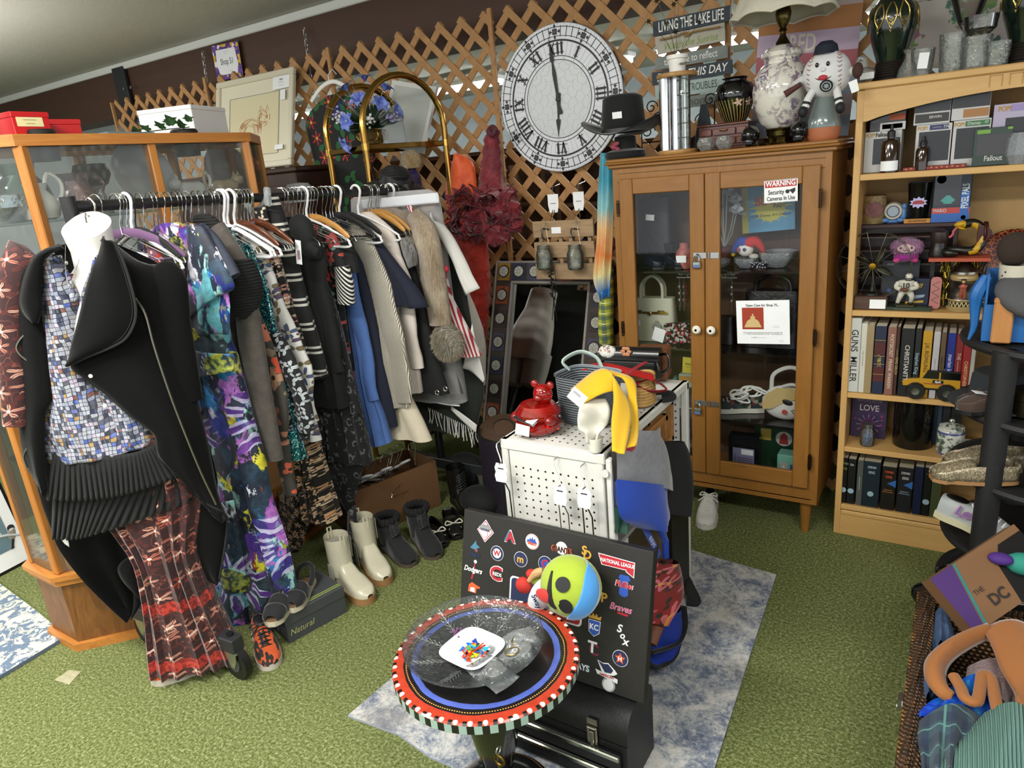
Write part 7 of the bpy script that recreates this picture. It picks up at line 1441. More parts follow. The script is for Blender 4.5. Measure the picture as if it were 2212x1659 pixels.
for i,(xa,xb,yt,c,tx,tc,ts) in EN(BK):
 x0,x1=kx(xa,800),kx(xb-4,800);z0=kz(2);z1=PY((xa+xb)/2,yt+2,KF).z;d=RU(.16,.2);zm=(z0+z1)/2
 lab={0:'fat white book with bold black spine lettering at the left end of the row',1:'thin cream book second in the book row',2:'plain tan book third in the book row',3:'navy book with maroon label panels and a gold star',4:'dusty rose book right of the navy and maroon one',5:'narrow dark brown book right of the dusty rose one',6:'wide black book with tall white spine lettering',7:'narrow black book right of the wide black one',8:'mustard yellow book behind the toy truck',9:'pale book with pink and blue bands above the toy truck',10:'brown book behind the toy truck roof',11:'royal blue book with white spine lettering',12:'dark red book right of the royal blue one',13:'bright red book with cream lettering, right of the dark red one',14:'pale book at the right end of the visible row'}[i]
 t=TH('book',lab,'book',((x0+x1)/2,KF,z0),0,'hardbacks on the fourth shelf');w=x1-x0
 b=B().box((0,d/2,(z1-z0)/2+.0005),(w-.0012,d,z1-z0),bev=.0015)
 M=frame((0,-.0006,(z1-z0)/2),(0,0,-1),(0,-1,0));L=z1-z0
 if tx: b.text(tx,ts,M,1,sx=min(1,L*.8/(ts*.58*len(tx))),bold=.01,ex=.0002)
 b.obj('cover',[mt(c,.5,var=.06),mt(tc or '#111111',.5)],t,0);B().box((0,d/2+.002,L-.0005),(w-.006,d-.006,.003)).obj('pages',mt('c9c2ae',.8),t,0)
 if i==3:
  b=B()
  for zz,hh in ((L*.68,.05),(L*.3,.06)): b.box((0,-.0005,zz),(w-.004,.0012,hh),0)
  for zz in (.3,.45,.57,.8): b.box((0,-.0009,L*zz),(w-.003,.001,.002),1)
  b.pr([( (.009 if k%2==0 else .004)*sin(k*PI/5),(.009 if k%2==0 else .004)*cos(k*PI/5)) for k in RN(10)],.0006,1,M=frame((0,-.0008,L*.5)));b.obj('spine_labels',[mt('4a1a18',.5),mt('b5923e',.4,.5)],t,0)
# paperbacks on the lowest shelf
PB=[(1815,1832,990,'#0d0e0e','STEPHEN KING','#6a7a3a'),(1830,1850,993,'#111214','King','#b0b0ac'),(1850,1866,996,'#4a4d4a','~~~~~~~','#c9c9c4'),(1863,1903,999,'#14202a','STEPHEN KING','#9ab0ba'),(1903,1938,1010,'#16110f','STEPHEN KING','#b5452a'),(1938,1974,1012,'#15161a','STEPHEN KING','#b8b4b0'),(1974,1996,1010,'#0e1534','','#8a8aa0'),(1994,2014,1012,'#0b0d0c','~~~','#4a8a5a'),(2012,2037,1020,'#3c4428','','#8a8a60')]
PL_=['black paperback with olive lettering at the left end of the lowest shelf','black paperback second from the left on the lowest shelf','grey-black paperback third on the lowest shelf','thick dark teal paperback with a glowing figure on its spine','thick black paperback with orange lettering and a blue triangle','thick black paperback with white lettering and a blue triangle','navy paperback on the lowest shelf','black paperback with green lettering on the lowest shelf','olive paperback beside the white sneaker on the lowest shelf']
for i,(xa,xb,yt,c,tx,tc) in EN(PB):
 x0,x1=kx(xa,1050),kx(xb-2,1050);z0=kz(0);z1=PY((xa+xb)/2,yt,KF).z;L=z1-z0;w=x1-x0;d=.11
 t=TH('paperback',PL_[i],'book',((x0+x1)/2,KF+.005,z0),0,'paperbacks on the lowest shelf');b=B().box((0,d/2,L/2+.0005),(w-.002,d,L),bev=.002)
 wide=w>.025;
 if tx and wide:
  a,c_=(tx.split()+[''])[:2];b.text(a,.014,frame((0,-.0006,L*.88)),1,sx=.55,bold=.02);b.text(c_,.016,frame((0,-.0006,L*.77)),1,sx=.6,bold=.02);b.text('Nightmares\n&Dreamscapes',.009,frame((0,-.0006,L*.45)),2,sx=.7) if i in (4,5) else b.la([(.012,.0003),(0,.0003)],O_,14,2,M=frame((0,-.0006,L*.3)))
  if i in (4,5): b.pr([(-w*.1,L*.62),(w*.48,L*.72),(w*.48,L*.55)],.0004,3,M=frame((0,-.0004,0)))
 elif tx: b.text(tx,.012,frame((0,-.0006,L/2),(0,0,-1),(0,-1,0)),1,sx=min(1.2,L*.75/(.012*.6*len(tx))),bold=.01)
 b.obj('cover',[mt(c,.35,var=.1),mt(tc,.5),mt('a8743a' if i in (4,) else '#8aa4b0',.5),mt('2a5a9a',.5)],t,0);B().box((0,d/2+.002,L),(w-.005,d-.005,.002)).obj('pages',mt('a89f86',.8),t,0)
# third shelf from the floor up: purple book, jar, black vase, ginger jar
x0,x1=kx(1832,900),kx(1910,905);z0=kz(1);b=B();hh=.20;M=frame((x0,KY0+.13,z0+.001),(1,0,0),(0,-1,.08));w=x1-x0;b.box((w/2,hh/2,-.012),(w,hh,.024),0,M=M);b.text("THE\nWITCH'S BOOK\n",.017,M@TR((w/2,hh*.80,.0006)),1,sx=.8);b.text('LOVE',.036,M@TR((w/2,hh*.64,.0006)),2,sx=.85,bold=.02)
for k in RN(12): a=2*PI*k/12;b.tb([M@V((w/2+.03*cos(a),hh*.28+.03*sin(a),.001)),M@V((w/2+.045*cos(a),hh*.28+.045*sin(a),.001))],.001,4,1)
b.la([(.026,.001),(.024,.001),(.024,.0004)],(w/2,hh*.28,0),24,3,M=M)
for k in RN(14): a=RU(0,6.3);b.la([(.004,.0008),(0,.0008)],(w/2+w*.38*cos(a),hh*.4+hh*.36*sin(a),0),6,3,M=M)
solo(b,'book',[mt('2a1440',.45,var=.1),mt('a8a0b0',.5),mt('d0c8d0',.5),mt('8a2a5a',.5)],'purple book with white LOVE title standing face out','book')
x0,x1=kx(1908,900),kx(1930,900)
p=V((kx(1873,940),KY0+.05,z0));t=TH('gem_jar','small glass jar of blue gem chips with a silver lid','jar',p);B().la([(0,0),(.026,0),(.028,.01),(.028,.06),(.02,.075),(.02,.08),(.018,.08),(.025,.06),(.025,.006),(0,.004)],O_,24).obj('glass',JG,t,0);B().la([(0,.095),(.022,.095),(.023,.078),(0,.078)],O_,20).obj('lid',mt('8f8f8a',.35,1),t,0);b=B()
for k in RN(40): a=RU(0,6.3);r=RU(0,.018);b.box((r*cos(a),r*sin(a),.008+RU(0,.035)),(.008,.008,.008),rot=(a,r*90,a*2))
b.obj('gem_chips',mt('4a5a8a',.15,var=.5,vs=80),t,0,sm=0)
x0,x1=kx(1925,930),kx(2015,930);t=TH('black_cylinder','large dark ribbed cylinder vase on the shelf below the books','vase',((x0+x1)/2,KY0+.115,z0));b=B();r=(x1-x0)/2;b.la([(0,0),(r*.96,0),(r,.006),(r,.205),(r*.9,.205),(r*.9,.02),(0,.02)],(0,0,.001),64,fx=lambda q,z:1+.008*sin(32*q));b.obj('body',mt('0f0e0c',.12,var=.5,vs=20),t,0)
for k,(xa,xb,c,l) in EN(((2013,2022,'#2a3a4c','slim slate blue book upright behind the ginger jar'),(2021,2032,'#344a5e','blue-grey book upright left of the ginger jar'),(2032,2050,'#1a1d20','dark book upright behind the ginger jar lid'),(2050,2075,'#1c1f1a','dark green book upright behind the ginger jar at right'))):
 a,c2=kx(xa,930,KY0+.14),kx(xb,930,KY0+.14);b=B().box(((a+c2)/2,KY0+.20,z0+.1),(c2-a-.001,.12,.2),bev=.002);solo(b,'upright_book',mt(c,.5),l,'book','books behind the ginger jar')
p=V((kx(2054,940),KY0+.07,z0));g=G('blue_green_china');n=g.noise(g.co(),45,5,.7);x,y_,z=g.sep(g.co());bd=g.ad(g.lt(g.math('ABSOLUTE',g.math('SUBTRACT',z,.092)),.004),g.lt(g.math('ABSOLUTE',g.math('SUBTRACT',z,.006)),.004));CHN=g.fin(g.mix(bd,g.ramp(n,[(.5,'#c6c8be'),(.56,'#4e6046'),(.66,'#35485a')]),'#4a4f86'),.15,coat=.3)
t=TH('ginger_jar','white lidded china jar painted with green landscape and blue bands','jar',p);B().la([(0,0),(.042,0),(.047,.008),(.047,.095),(.044,.1),(0,.1)],O_,36).obj('body',CHN,t,0);B().la([(.046,.101),(.044,.112),(.02,.122),(.006,.124),(.01,.134),(.007,.14),(0,.141)],O_,32).obj('lid',CHN,t,0)
p=V((kx(2085,960),KY0+.06,z0));b=B().la([(0,0),(.03,0),(.05,.03),(.055,.05),(.05,.05),(.04,.02),(0,.008)],p,28);solo(b,'china_bowl',CHN,'small green and white china bowl right of the ginger jar','bowl')
# toy truck in front of the books
p=V((kx(2000,850,KY0+.0),KY0-.004,kz(2)));JX=(kx(2075,850)-kx(1945,850));sJ=JX/.26*1.0
t=TH('toy_truck','yellow toy 4x4 truck with big black tyres parked in front of the books','toy car',(p.x+.015,KY0+.035,kz(2)),0);JY=mt('b98a1c',.3,coat=.4);JB=mt('101010',.4)
Mj=Matrix(((0,0,1,0),(1,0,0,0),(0,1,0,0),(0,0,0,1)))
def sideprof(b,P,w,mi=0,y0=0): b.pr([(x*sJ,z*sJ) for x,z in P],w*sJ,mi,M=frame((0,(y0+w/2)*sJ,0)))
b=B();sideprof(b,[(-.125,.062),(-.128,.085),(-.1,.1),(-.045,.106),(.12,.106),(.122,.062),(.095,.06),(.09,.078),(.045,.078),(.04,.058),(-.035,.058),(-.042,.078),(-.09,.078),(-.095,.066)],.085);b.obj('body',JY,t,0)
b=B();sideprof(b,[(-.04,.106),(-.02,.145),(.115,.145),(.12,.106)],.075);b.obj('windows',mt('0d0e10',.1),t,0)
b=B();sideprof(b,[(-.024,.142),(-.02,.15),(.118,.15),(.12,.142)],.084);b.obj('roof',JB,t,0)
b=B();sideprof(b,[(-.048,.106),(-.026,.148),(-.02,.148),(-.042,.106)],.084);sideprof(b,[(.03,.106),(.03,.146),(.037,.146),(.037,.106)],.082);b.obj('pillars',JY,t,0)
for x in (-.066,.068):
 for s in PM:
  b=B();M=TR((x*sJ,s*.052*sJ,.042*sJ),(PI/2,0,0));b.la([(.018*sJ,-.016*sJ),(.038*sJ,-.016*sJ),(.042*sJ,-.01*sJ),(.042*sJ,.01*sJ),(.038*sJ,.016*sJ),(.018*sJ,.016*sJ)],O_,36,0,M=M,fx=lambda q,z:1+.03*(sin(24*q)>0));k=b.obj('wheel',JB,t,0);B().la([(0,-.012*sJ),(.02*sJ,-.014*sJ),(.02*sJ,.014*sJ),(0,.012*sJ)],O_,12,0,M=M).obj('rim',mt('8d8d8d',.25,1),k,w=False)
B().box((-.132*sJ,0,.07*sJ),(.012*sJ,.1*sJ,.014*sJ)).box((.128*sJ,0,.07*sJ),(.012*sJ,.1*sJ,.014*sJ)).box((0,0,.052*sJ),(.15*sJ,.07*sJ,.012*sJ)).obj('bumpers',JB,t,0)
b=B();M=frame((0,-.0432*sJ,.085*sJ));b.pr([(-.035*sJ,-.006*sJ),(.075*sJ,-.006*sJ),(.075*sJ,-.002*sJ),(-.035*sJ,-.002*sJ)],.0006,0,M=M);b.pr([(.004*sJ,0),(.05*sJ,0),(.05*sJ,.016*sJ),(.004*sJ,.016*sJ)],.0006,1,M=M);b.text('4x4',.017*sJ,M@TR((.026*sJ,.008*sJ,.001)),2,bold=.03);b.obj('side_decal',[mt('a03018',.5),JB,WHT],t,0)
B().box((.06*sJ,-.01*sJ,.1512*sJ),(.05*sJ,.03*sJ,.001)).obj('price_label',PAPER,t,0)
# mahogany shelf box and what stands on and before it
z3=kz(3);x0,x1=kx(1845,600,KY0+.12),kx(2060,600,KY0+.12);zt=PY(1950,484,KY0+.12).z
t=TH('mahogany_shelf_box','dark mahogany display box with thin inner shelves on the middle bookcase shelf','display box',((x0+x1)/2,KY0+.2,z3));MH2=wood('dark_mahogany','#240d0b','#3e1814',(1.5,10,10),.3)
b=B();h=zt-z3;yb=KY0+.20
for (c,d) in ((((x0+x1)/2,yb+.06,z3+h/2),(x1-x0,.012,h)),((x0+.008,yb,z3+h/2),(.016,.12,h)),((x1-.008,yb,z3+h/2),(.016,.12,h)),(((x0+x1)/2,yb,zt-.008),(x1-x0+.02,.135,.016)),(((x0+x1)/2,yb,z3+.008),(x1-x0,.12,.016))): b.box(c,d,bev=.002)
b.obj('case',MH2,t)
for k in RN(1,6): B().box(((x0+x1)/2,yb,z3+h*k/6),(x1-x0-.03,.11,.006)).obj('inner_shelf',mt('3a2418',.4),t)
zt+=.001
p=V((kx(1884,470,KY0+.15),KY0+.18,zt));g=G('stein_print');x,y_,z=g.sep(g.co());n=g.noise(g.co(),40,4,.7);MUG=g.fin(g.ramp(n,[(.42,'#6a5636'),(.5,'#8a7448'),(.58,'#5a4a40'),(.66,'#8a4a40')]),.5);b=B().la([(0,0),(.044,0),(.045,.004),(.045,.105),(.04,.108),(0,.106)],p,32).la([(.03,0),(.03,.0015),(0,.0015)],O_,24,1,M=frame(p+V((.006,-.0455,.055))));solo(b,'beer_tankard',[MUG,mt('6a3a3a',.5,var=.4,vs=60)],'tan cylindrical printed tankard at the left on the mahogany box','mug')
p=V((kx(1927,468,KY0+.13),KY0+.17,zt));t=TH('blue_clock','small pale blue novelty clock with rounded feet on the mahogany box','clock',p);B().la([(0,-.012),(.03,-.012),(.034,-.004),(.03,.012),(0,.012)],O_,28,0,M=frame((0,0,.044))).obj('case',mt('a9a79a',.4),t,0);B().la([(.02,.0125),(.02,.014),(0,.014)],O_,24,0,M=frame((0,0,.044))).la([(.022,.012),(.022,.015),(.019,.015)],O_,24,1,M=frame((0,0,.044))).obj('dial',[mt('8f9aa8',.4),mt('2a2a30',.5)],t,0);b=B()
for s in PM: b.ell((s*.028,-.004,.01),(.018,.014,.01));
b.ell((.034,.005,.03),(.012,.012,.03));b.ell((.036,.004,.06),(.01,.01,.012));b.box((0,0,.006),(.05,.02,.012),bev=.004);b.obj('blue_base',mt('4e79ae',.4),t,0)
x0,x1=kx(1953,470,KY0+.13),kx(2010,470,KY0+.13);t=TH('boxed_pint_glass','black boxed pint glass with a red car burst print and orange GLASSWARE strip','box',((x0+x1)/2,KY0+.17,zt));w=x1-x0;B().la([(0,.014),(w*.36,.014),(w*.47,.145),(w*.45,.145),(w*.34,.02),(0,.02)],O_,32,0).obj('glass',thin_glass('smoked_glass','#9a9a98','#5a5c5c',.9,.05,.35,'#1a1a1c'),t,0);b=B().box((0,.025,.082),(w*.9,.004,.135),0).box((0,-w*.45,.008),(w,.004,.016),1).box((0,0,.002),(w,w*.9,.004),1).text('GLASSWARE',.0105,frame((0,-w*.45-.0022,.008)),0,sh=.2,bold=.02);F=frame((0,-w*.44,.075),(1,0,0),(0,-1,.1))
b.pr([((.030 if k%2 else .022)*cos(k*PI/10),(.022 if k%2 else .015)*sin(k*PI/10)) for k in RN(20)],.001,2,M=F);b.pr([(-.02,-.006),(.02,-.006),(.018,.004),(.008,.008),(-.008,.008),(-.018,.004)],.0016,3,M=F);b.obj('carton',[mt('131313',.4),mt('b0721c',.5),mt('a8a4d0',.5),mt('8a1c1c',.5)],t,0)
x0,x1=kx(2011,470,KY0+.13),kx(2093,470,KY0+.13);t=TH('toy_box','tall blue and red toy box with a dark window on the mahogany box','box',((x0+x1)/2,KY0+.17,zt));w=x1-x0;H=PY(2050,374,KY0+.12).z-zt;b=B().box((0,0,H/2),(w,.08,H),0,bev=.003);M=frame((-w/2,-.0402,0));flat(b,M,[(w*.04,H*.34),(w*.72,H*.34),(w*.72,H*.95),(w*.04,H*.95)],1);flat(b,M,[(0,H*.18),(w,H*.18),(w,H*.30),(0,H*.30)],2);flat(b,M,[(0,0),(w,0),(w,H*.18),(0,H*.18)],3);flat(b,M,[(w*.74,H*.18),(w*.97,H*.18),(w*.97,H*.62),(w*.74,H*.62)],3,.001);b.text('PIXEL PALS',.03,M@TR((w*.86,H*.52,.0012),(0,0,PI/2)),4,sx=.6,bold=.02);b.text('MARIO',.017,M@TR((w*.22,H*.24,.0012)),4,sx=.8);b.la([(.008,.001),(0,.001)],(w*.85,H*.09,0),14,5,M=M);b.ell(M@V((w*.5,H*.06,.0)),(.009,.001,.005),mi=4);b.la([(.015,.001),(0,.001)],(w*.2,H*.88,0),20,6,M=M)
for r in RN(6):
 for cc in RN(9):
  if abs(cc-4)<5-abs(r-2): flat(b,M,[(w*.22+cc*.005,H*.38+r*.005),(w*.22+cc*.005+.0046,H*.38+r*.005),(w*.22+cc*.005+.0046,H*.38+r*.005+.0046),(w*.22+cc*.005,H*.38+r*.005+.0046)],7,.0012)
b.obj('carton',[mt('1a2c3c',.35),mt('26262a',.12),mt('a83a30',.4),mt('2257a0',.4),mt('c4ccd4',.5),mt('4a9a4a',.5),BLK,mt('4a9a94',.5)],t,0)
# before the box: fan, plush, player figure, snowboard box, stein, cobra
b=B();x0,x1=kx(1845,655,KY0+.04),kx(1917,655,KY0+.04);hb=PY(1880,640,KY0+.03).z-z3;b.box(((x0+x1)/2,KY0+.065,z3+hb/2),(x1-x0,.09,hb),bev=.003);b.box((x1-.032,KY0+.019,z3+hb*.45),(.055,.001,hb*.7),1);solo(b,'wooden_box',[wood('walnut_box','#3e281c','#5e4230',(1.5,9,9),.6),PAPER],'small walnut box with a white label under the wire fan','box')
zb=z3+hb+.001;p=V(((x0+x1)/2+.0,KY0+.06,zb));t=TH('wire_fan','antique desk fan with a dark wire cage and brass hub','fan',p);FD=mt('2e2f28',.45,.7);zh=PY(1882,574,KY0+.04).z-zb
B().la([(0,0),(.035,0),(.034,.006),(.012,.014),(.008,.03),(.008,zh-.02),(.012,zh-.01),(0,zh)],(0,.01,0),20).obj('stand',FD,t,0)
R=PY(1882,500,KY0+.04).z-zb-zh;b=B();
for rr,yy in ((R,-.012),(R*.98,-.03),(R*.98,.006)): b.tb([(rr*cos(a),yy,zh+rr*sin(a)) for a in [2*PI*i/36 for i in RN(36)]],.0012,5,closed=True)
for k in RN(12):
 a=2*PI*k/12;b.tb(cs([(.012*cos(a),-.036,zh+.012*sin(a)),(R*.5*cos(a+.15),-.042,zh+R*.5*sin(a+.15)),(R*cos(a+.2),-.03,zh+R*sin(a+.2)),(R*cos(a+.2),.006,zh+R*sin(a+.2))],10),.001,4)
b.obj('cage',mt('55564a',.4,.8),t,0);B().la([(0,.006),(.012,.004),(.014,0),(.014,-.03),(0,-.03)],O_,20,M=frame((0,-.036,zh))).obj('hub',mt('8a6a20',.3,1),t,0)
b=B()
for k in RN(4): a=k*PI/2+.5;M=TR((0,-.012,zh),(0,a,0));b.grid(lambda u,v:M@V((.012+R*.5*u,.008*(v-.5)*2,(v-.5)*.024*(.4+.6*sin(PI*min(1,u*1.2)))) ),8,3)
b.obj('blades',mt('3c3a2e',.4,.6),t,0,solid=.001)
b=B();x0,x1=kx(1912,660,KY0+.05),kx(2013,662,KY0+.05);hg=.013;b.box(((x0+x1)/2,KY0+.075,z3+hg/2),(x1-x0,.11,hg),bev=.001);M=frame((x0,KY0+.0198,z3));b.text('~~~~ ~~~~~~~~',.008,M@TR((.06,hg/2,.0004)),1);solo(b,'green_book',[mt('1d2f1e',.5),mt('a8a890',.6)],'flat green book lying under the football figurine','book')
zg=z3+hg+.001
b=B();x0,x1=kx(1908,620,KY0+.1),kx(1990,620,KY0+.1);hq=PY(1945,563,KY0+.1).z-zg;b.box(((x0+x1)/2-.01,KY0+.125,zg+hq/2),(x1-x0,.03,hq),bev=.001);M=frame((x0-.01,KY0+.1098,zg));b.text('EXPL',.011,M@TR((.03,hq*.9,.0004)),1);b.pr([((.012 if k%2 else .005)*cos(k*PI/8)+.03,(.012 if k%2 else .005)*sin(k*PI/8)+hq*.28) for k in RN(16)],.0006,2,M=M);solo(b,'slate_box',[mt('22252c',.5),mt('a8aab0',.5),mt('46548a',.5)],'slate grey box lettered EXPL behind the football figurine','box')
b=B();x0,x1=kx(1968,620,KY0+.08),kx(1998,620,KY0+.08);h2=hq*.62;b.box(((x0+x1)/2,KY0+.08,zg+h2/2),(x1-x0+.03,.03,h2),bev=.001);M=frame((x0-.015,KY0+.0648,zg));b.text('EJI',.022,M@TR((.04,h2*.72,.0004)),1,sh=.3,bold=.03);flat(b,M,[(.01,h2*.2),(.06,h2*.3),(.064,h2*.4),(.02,h2*.36)],2);flat(b,M,[(.0,h2*.05),(.06,h2*.1),(.06,h2*.18),(.0,h2*.12)],1);solo(b,'game_box',[mt('141a34',.3),mt('b9962a',.4),mt('8a9ab0',.4)],'navy game box with yellow lettering behind the football figurine','box')
PKF=furm('#7a3f6c','#a05f90','#bf86b0');p=V((kx(1958,545,KY0+.08),KY0+.095,zg+hq));t=TH('pink_plush','fuzzy mauve plush with a smile and magenta body perched on the slate box','plush toy',p);b=B();RS(31);c=V((0,-.012,.058));b.ell(c,(.05,.032,.033));fluff(b,c,(.05,.032,.033),900,.014,.0022);b.obj('fur',PKF,t,0,sm=0);B().ell((0,-.042,.052),(.03,.006,.017)).obj('face',mt('c2a3a4',.8),t,0);b=B()
for s in PM: b.ell((s*.018,-.049,.055),.0035,n=8,m=6)
b.tb([(.012*sin(a),-.0495,.051-.006*cos(a)) for a in [LP(-1,1,i/6) for i in RN(7)]],.0009,4);b.obj('features',BLK,t,0);B().ell((0,-.012,.018),(.042,.026,.02)).obj('body',mt('8a1c7a',.8,sheen=.4),t,0);b=B()
for s in PM: b.ell((s*.03,-.028,.006),(.013,.014,.01))
b.obj('feet',mt('b03a78',.8),t,0)
# football player
p=V((kx(1956,648,KY0+.04),KY0+.045,zg));t=TH('football_figurine','football player figurine in white number 10 jersey and helmet, holding the ball','figurine',p);U=mt('bfbcae',.5)
B().pr([(-.03,-.02),(.03,-.02),(.034,.02),(-.03,.02)],.005).obj('base',mt('3a3216',.5),t,0)
B().tb(cs([(-.012,0,.055),(-.02,-.006,.034),(-.028,0,.006)],8),[.013,.012,.011,.010,.009,.008,.007,.007],10).tb(cs([(.01,0,.055),(.02,-.004,.035),(.016,.01,.008)],8),[.013,.012,.011,.01,.009,.008,.007,.007],10).ell((0,0,.058),(.019,.014,.014)).grid(lambda u,v:V(((.018+.012*v)*cos(2*PI*u)-.002*v,(.013+.003*v)*sin(2*PI*u)-.004*v,.056+.036*v)),16,5,wrap=True).ell((-.002,-.004,.093),(.029,.016,.008)).tb(cs([(-.028,-.004,.09),(-.034,-.012,.074),(-.018,-.024,.066)],8),.0085,10).tb(cs([(.026,-.004,.09),(.034,-.012,.074),(.012,-.024,.068)],8),.0085,10).obj('uniformed_body',U,t,0,60)
B().ell((.006,-.006,.112),(.013,.014,.014),n=16,m=12).obj('helmet',mt('c4c0b0',.25),t,0);b=B();
for k in (0,1,2): b.tb([(.006+.012*cos(a),-.006+.016*sin(a),.108-.004*k) for a in [PI+PI*i/8 for i in RN(9)]],.0009,4)
b.obj('face_mask',BLK,t,0);B().ell((-.004,-.029,.066),(.013,.007,.008),rot=(0,.2,0)).obj('ball',mt('5a3420',.6),t,0);B().text('10',.026,frame((-.002,-.0205,.080),(1,0,0),(0,-1,.1)),0,bold=.03).obj('number',BLK,t,0)
B().ell((-.03,-.006,.007),(.01,.014,.005)).ell((.016,.006,.009),(.01,.014,.005)).obj('shoes',mt('1c1a10',.5),t,0)
p=V((kx(2019,648,KY0+.05),KY0+.06,z3));b=B();M=frame(p+V((0,0,.001)),(1,0,0),(0,-1,.12));P=[(-.018,.012),(-.012,.002),(0,0),(.012,.002),(.018,.012),(.017,.06),(.018,.108),(.012,.118),(0,.12),(-.012,.118),(-.018,.108),(-.017,.06)];b.pr(P,.004,M=M)
for k in RN(6): s=1 if k%2 else -1;b.tb([M@V((-.012*s,.02+.014*k,.0045)),M@V((.012*s,.034+.014*k,.0045))],.0012,4,1)
solo(b,'toy_snowboard',[mt('a8645e',.5),mt('4a5a4e',.5)],'small pink toy snowboard standing beside the stein','toy')
# gold tinsel, stein
b=B();RS(14)
for k in RN(46): x=LP(kx(2030,600,KY0+.1),kx(2125,600,KY0+.1),k/45)+RG(0,.002);y_=KY0+.12+RU(0,.03);b.tb([(x+RG(0,.0025),y_+RG(0,.003),z3+.002+.19*i/9) for i in RN(10)],.0022,4)
solo(b,'gold_tinsel',mt('6a5a24',.2,1,var=.5,vs=120),'dark gold tinsel curtain behind the stein','decoration',sm=0)
p=V((kx(2076,665,KY0+.05),KY0+.065,z3));t=TH('beer_stein','ornate german beer stein with pewter lid and painted figure','stein',p);hs=PY(2080,600,KY0+.03).z-z3
g=G('stein_glaze');x,y_,z=g.sep(g.co());zig=g.math('ABSOLUTE',g.math('SUBTRACT',g.math('FRACT',g.mul(g.math('ARCTAN2',y_,x),3.2)),.5));band=g.lt(g.math('ABSOLUTE',g.math('SUBTRACT',z,.027)),.009);dk=g.lt(g.math('ABSOLUTE',g.math('SUBTRACT',g.mul(g.math('SUBTRACT',z,.018),28),zig)),.14);c=g.mix(band,'#9a8458',g.mix(dk,'#1d1c18','#b9a878'));mid=g.mul(g.gt(z,.045),g.lt(z,hs-.012));c=g.mix(mid,c,g.ramp(g.noise(g.co(),30,3),[(.45,'#141210'),(.62,'#2e2a22'),(.72,'#6a5a3c')]));STG=g.fin(c,.3,coat=.3)
B().la([(0,0),(.047,0),(.049,.012),(.043,.018),(.044,.038),(.048,.042),(.045,.05),(.041,hs-.012),(.044,hs-.006),(.044,hs),(.04,hs+.006),(.044,hs+.012),(0,hs+.012)],O_,40).obj('body',STG,t,0)
PEW=mt('8f8c84',.28,1);B().la([(.045,hs+.012),(.044,hs+.02),(.03,hs+.034),(.018,hs+.046),(.006,hs+.052),(.008,hs+.058),(0,hs+.064)],O_,32).tb(cs([(.04,0,hs+.018),(.056,0,hs+.014),(.06,0,hs+.035),(.07,-.004,hs+.055)],12),.004,6).obj('lid',PEW,t,0);B().tb(cs([(.042,0,hs-.02),(.062,0,hs-.018),(.074,0,hs-.045),(.07,0,hs-.075),(.048,0,.045)],18),.008,10).obj('handle',mt('a8966a',.3),t,0)
B().tb([(-.006,-.046,.05),(-.005,-.047,.07),(-.002,-.046,.085)],[.005,.007,.008],8,0).tb([(.006,-.046,.05),(.005,-.047,.07),(.002,-.046,.085)],[.005,.007,.008],8,0).ell((0,-.046,.092),(.012,.007,.012),mi=1).ell((0,-.046,.112),(.006,.006,.007),mi=2).ell((0,-.046,.119),(.009,.006,.003),mi=3).tb([(-.012,-.047,.096),(.0,-.052,.09),(.012,-.047,.098)],.0035,6,1).obj('relief_figure',[mt('8a4a32',.4),mt('9a4a3a',.4),mt('b08a6a',.4),BLK],t,0)
# coral platform with a cobra figurine
x0,x1=kx(2007,555,KY0+.05),kx(2140,555,KY0+.05);zp=PY(2075,556,KY0+.05).z;b=B().box(((x0+x1)/2,KY0+.08,zp-.006),(x1-x0,.11,.012)).box((x0+.012,KY0+.125,(z3+zp-.012)/2),(.014,.014,zp-.012-z3),1).box((x1-.012,KY0+.125,(z3+zp-.012)/2),(.014,.014,zp-.012-z3),1);solo(b,'coral_riser',[mt('a8482e',.5),BLK],'coral red riser shelf standing over the stein','riser')
p=V((kx(2085,548,KY0+.05),KY0+.075,zp));t=TH('cobra_figurine','yellow and black rearing cobra figurine with open hood and pink tongue','figurine',p);YC=mt('b8901a',.4);BC=mt('15130f',.35)
b=B();P=cs([(-.05,-.01,.012),(-.03,-.025,.014),(-.055,-.03,.018),(-.065,0,.02),(-.03,.012,.022),(.01,0,.02),(.035,-.01,.03),(.05,0,.06),(.045,.005,.095),(.02,.0,.118),(-.012,-.012,.118)],60);b.tb(P,[IP([(0,.006),(.15,.013),(.5,.016),(.7,.015),(.88,.014),(1,.016)],i/59) for i in RN(60)],14);b.obj('body',BC,t,0)
b=B();P2=[q+V((-.004 if i>34 else 0,-.007,-.002)) for i,q in EN(P)][30:];b.tb(P2,[.012]*len(P2),12,sq=((0,1,0),.8));b.obj('belly',YC,t,0)
B().grid(lambda u,v:V((.052+.012*sin(PI*u)-.02*(v-.5)**2,.01+.012*cos(PI*u),.045+.075*v))+V((0,-.045*(u-.5)*sin(PI*v)**.7,0)),12,12).grid(lambda u,v:V((.03+.045*(u-.0)*sin(PI*v)**.6,-.012,.045+.07*v)),8,10).obj('hood',mt('3c100c',.4),t,0,solid=.003)
B().ell((-.022,-.012,.118),(.022,.015,.011),rot=(0,-.2,0)).ell((-.02,-.012,.103),(.016,.012,.005),rot=(0,.35,0)).obj('head',YC,t,0);B().tb(cs([(-.03,-.012,.108),(-.042,-.014,.095),(-.045,-.014,.08),(-.054,-.014,.07)],12),.004,6).obj('tongue',mt('b0525e',.5),t,0)
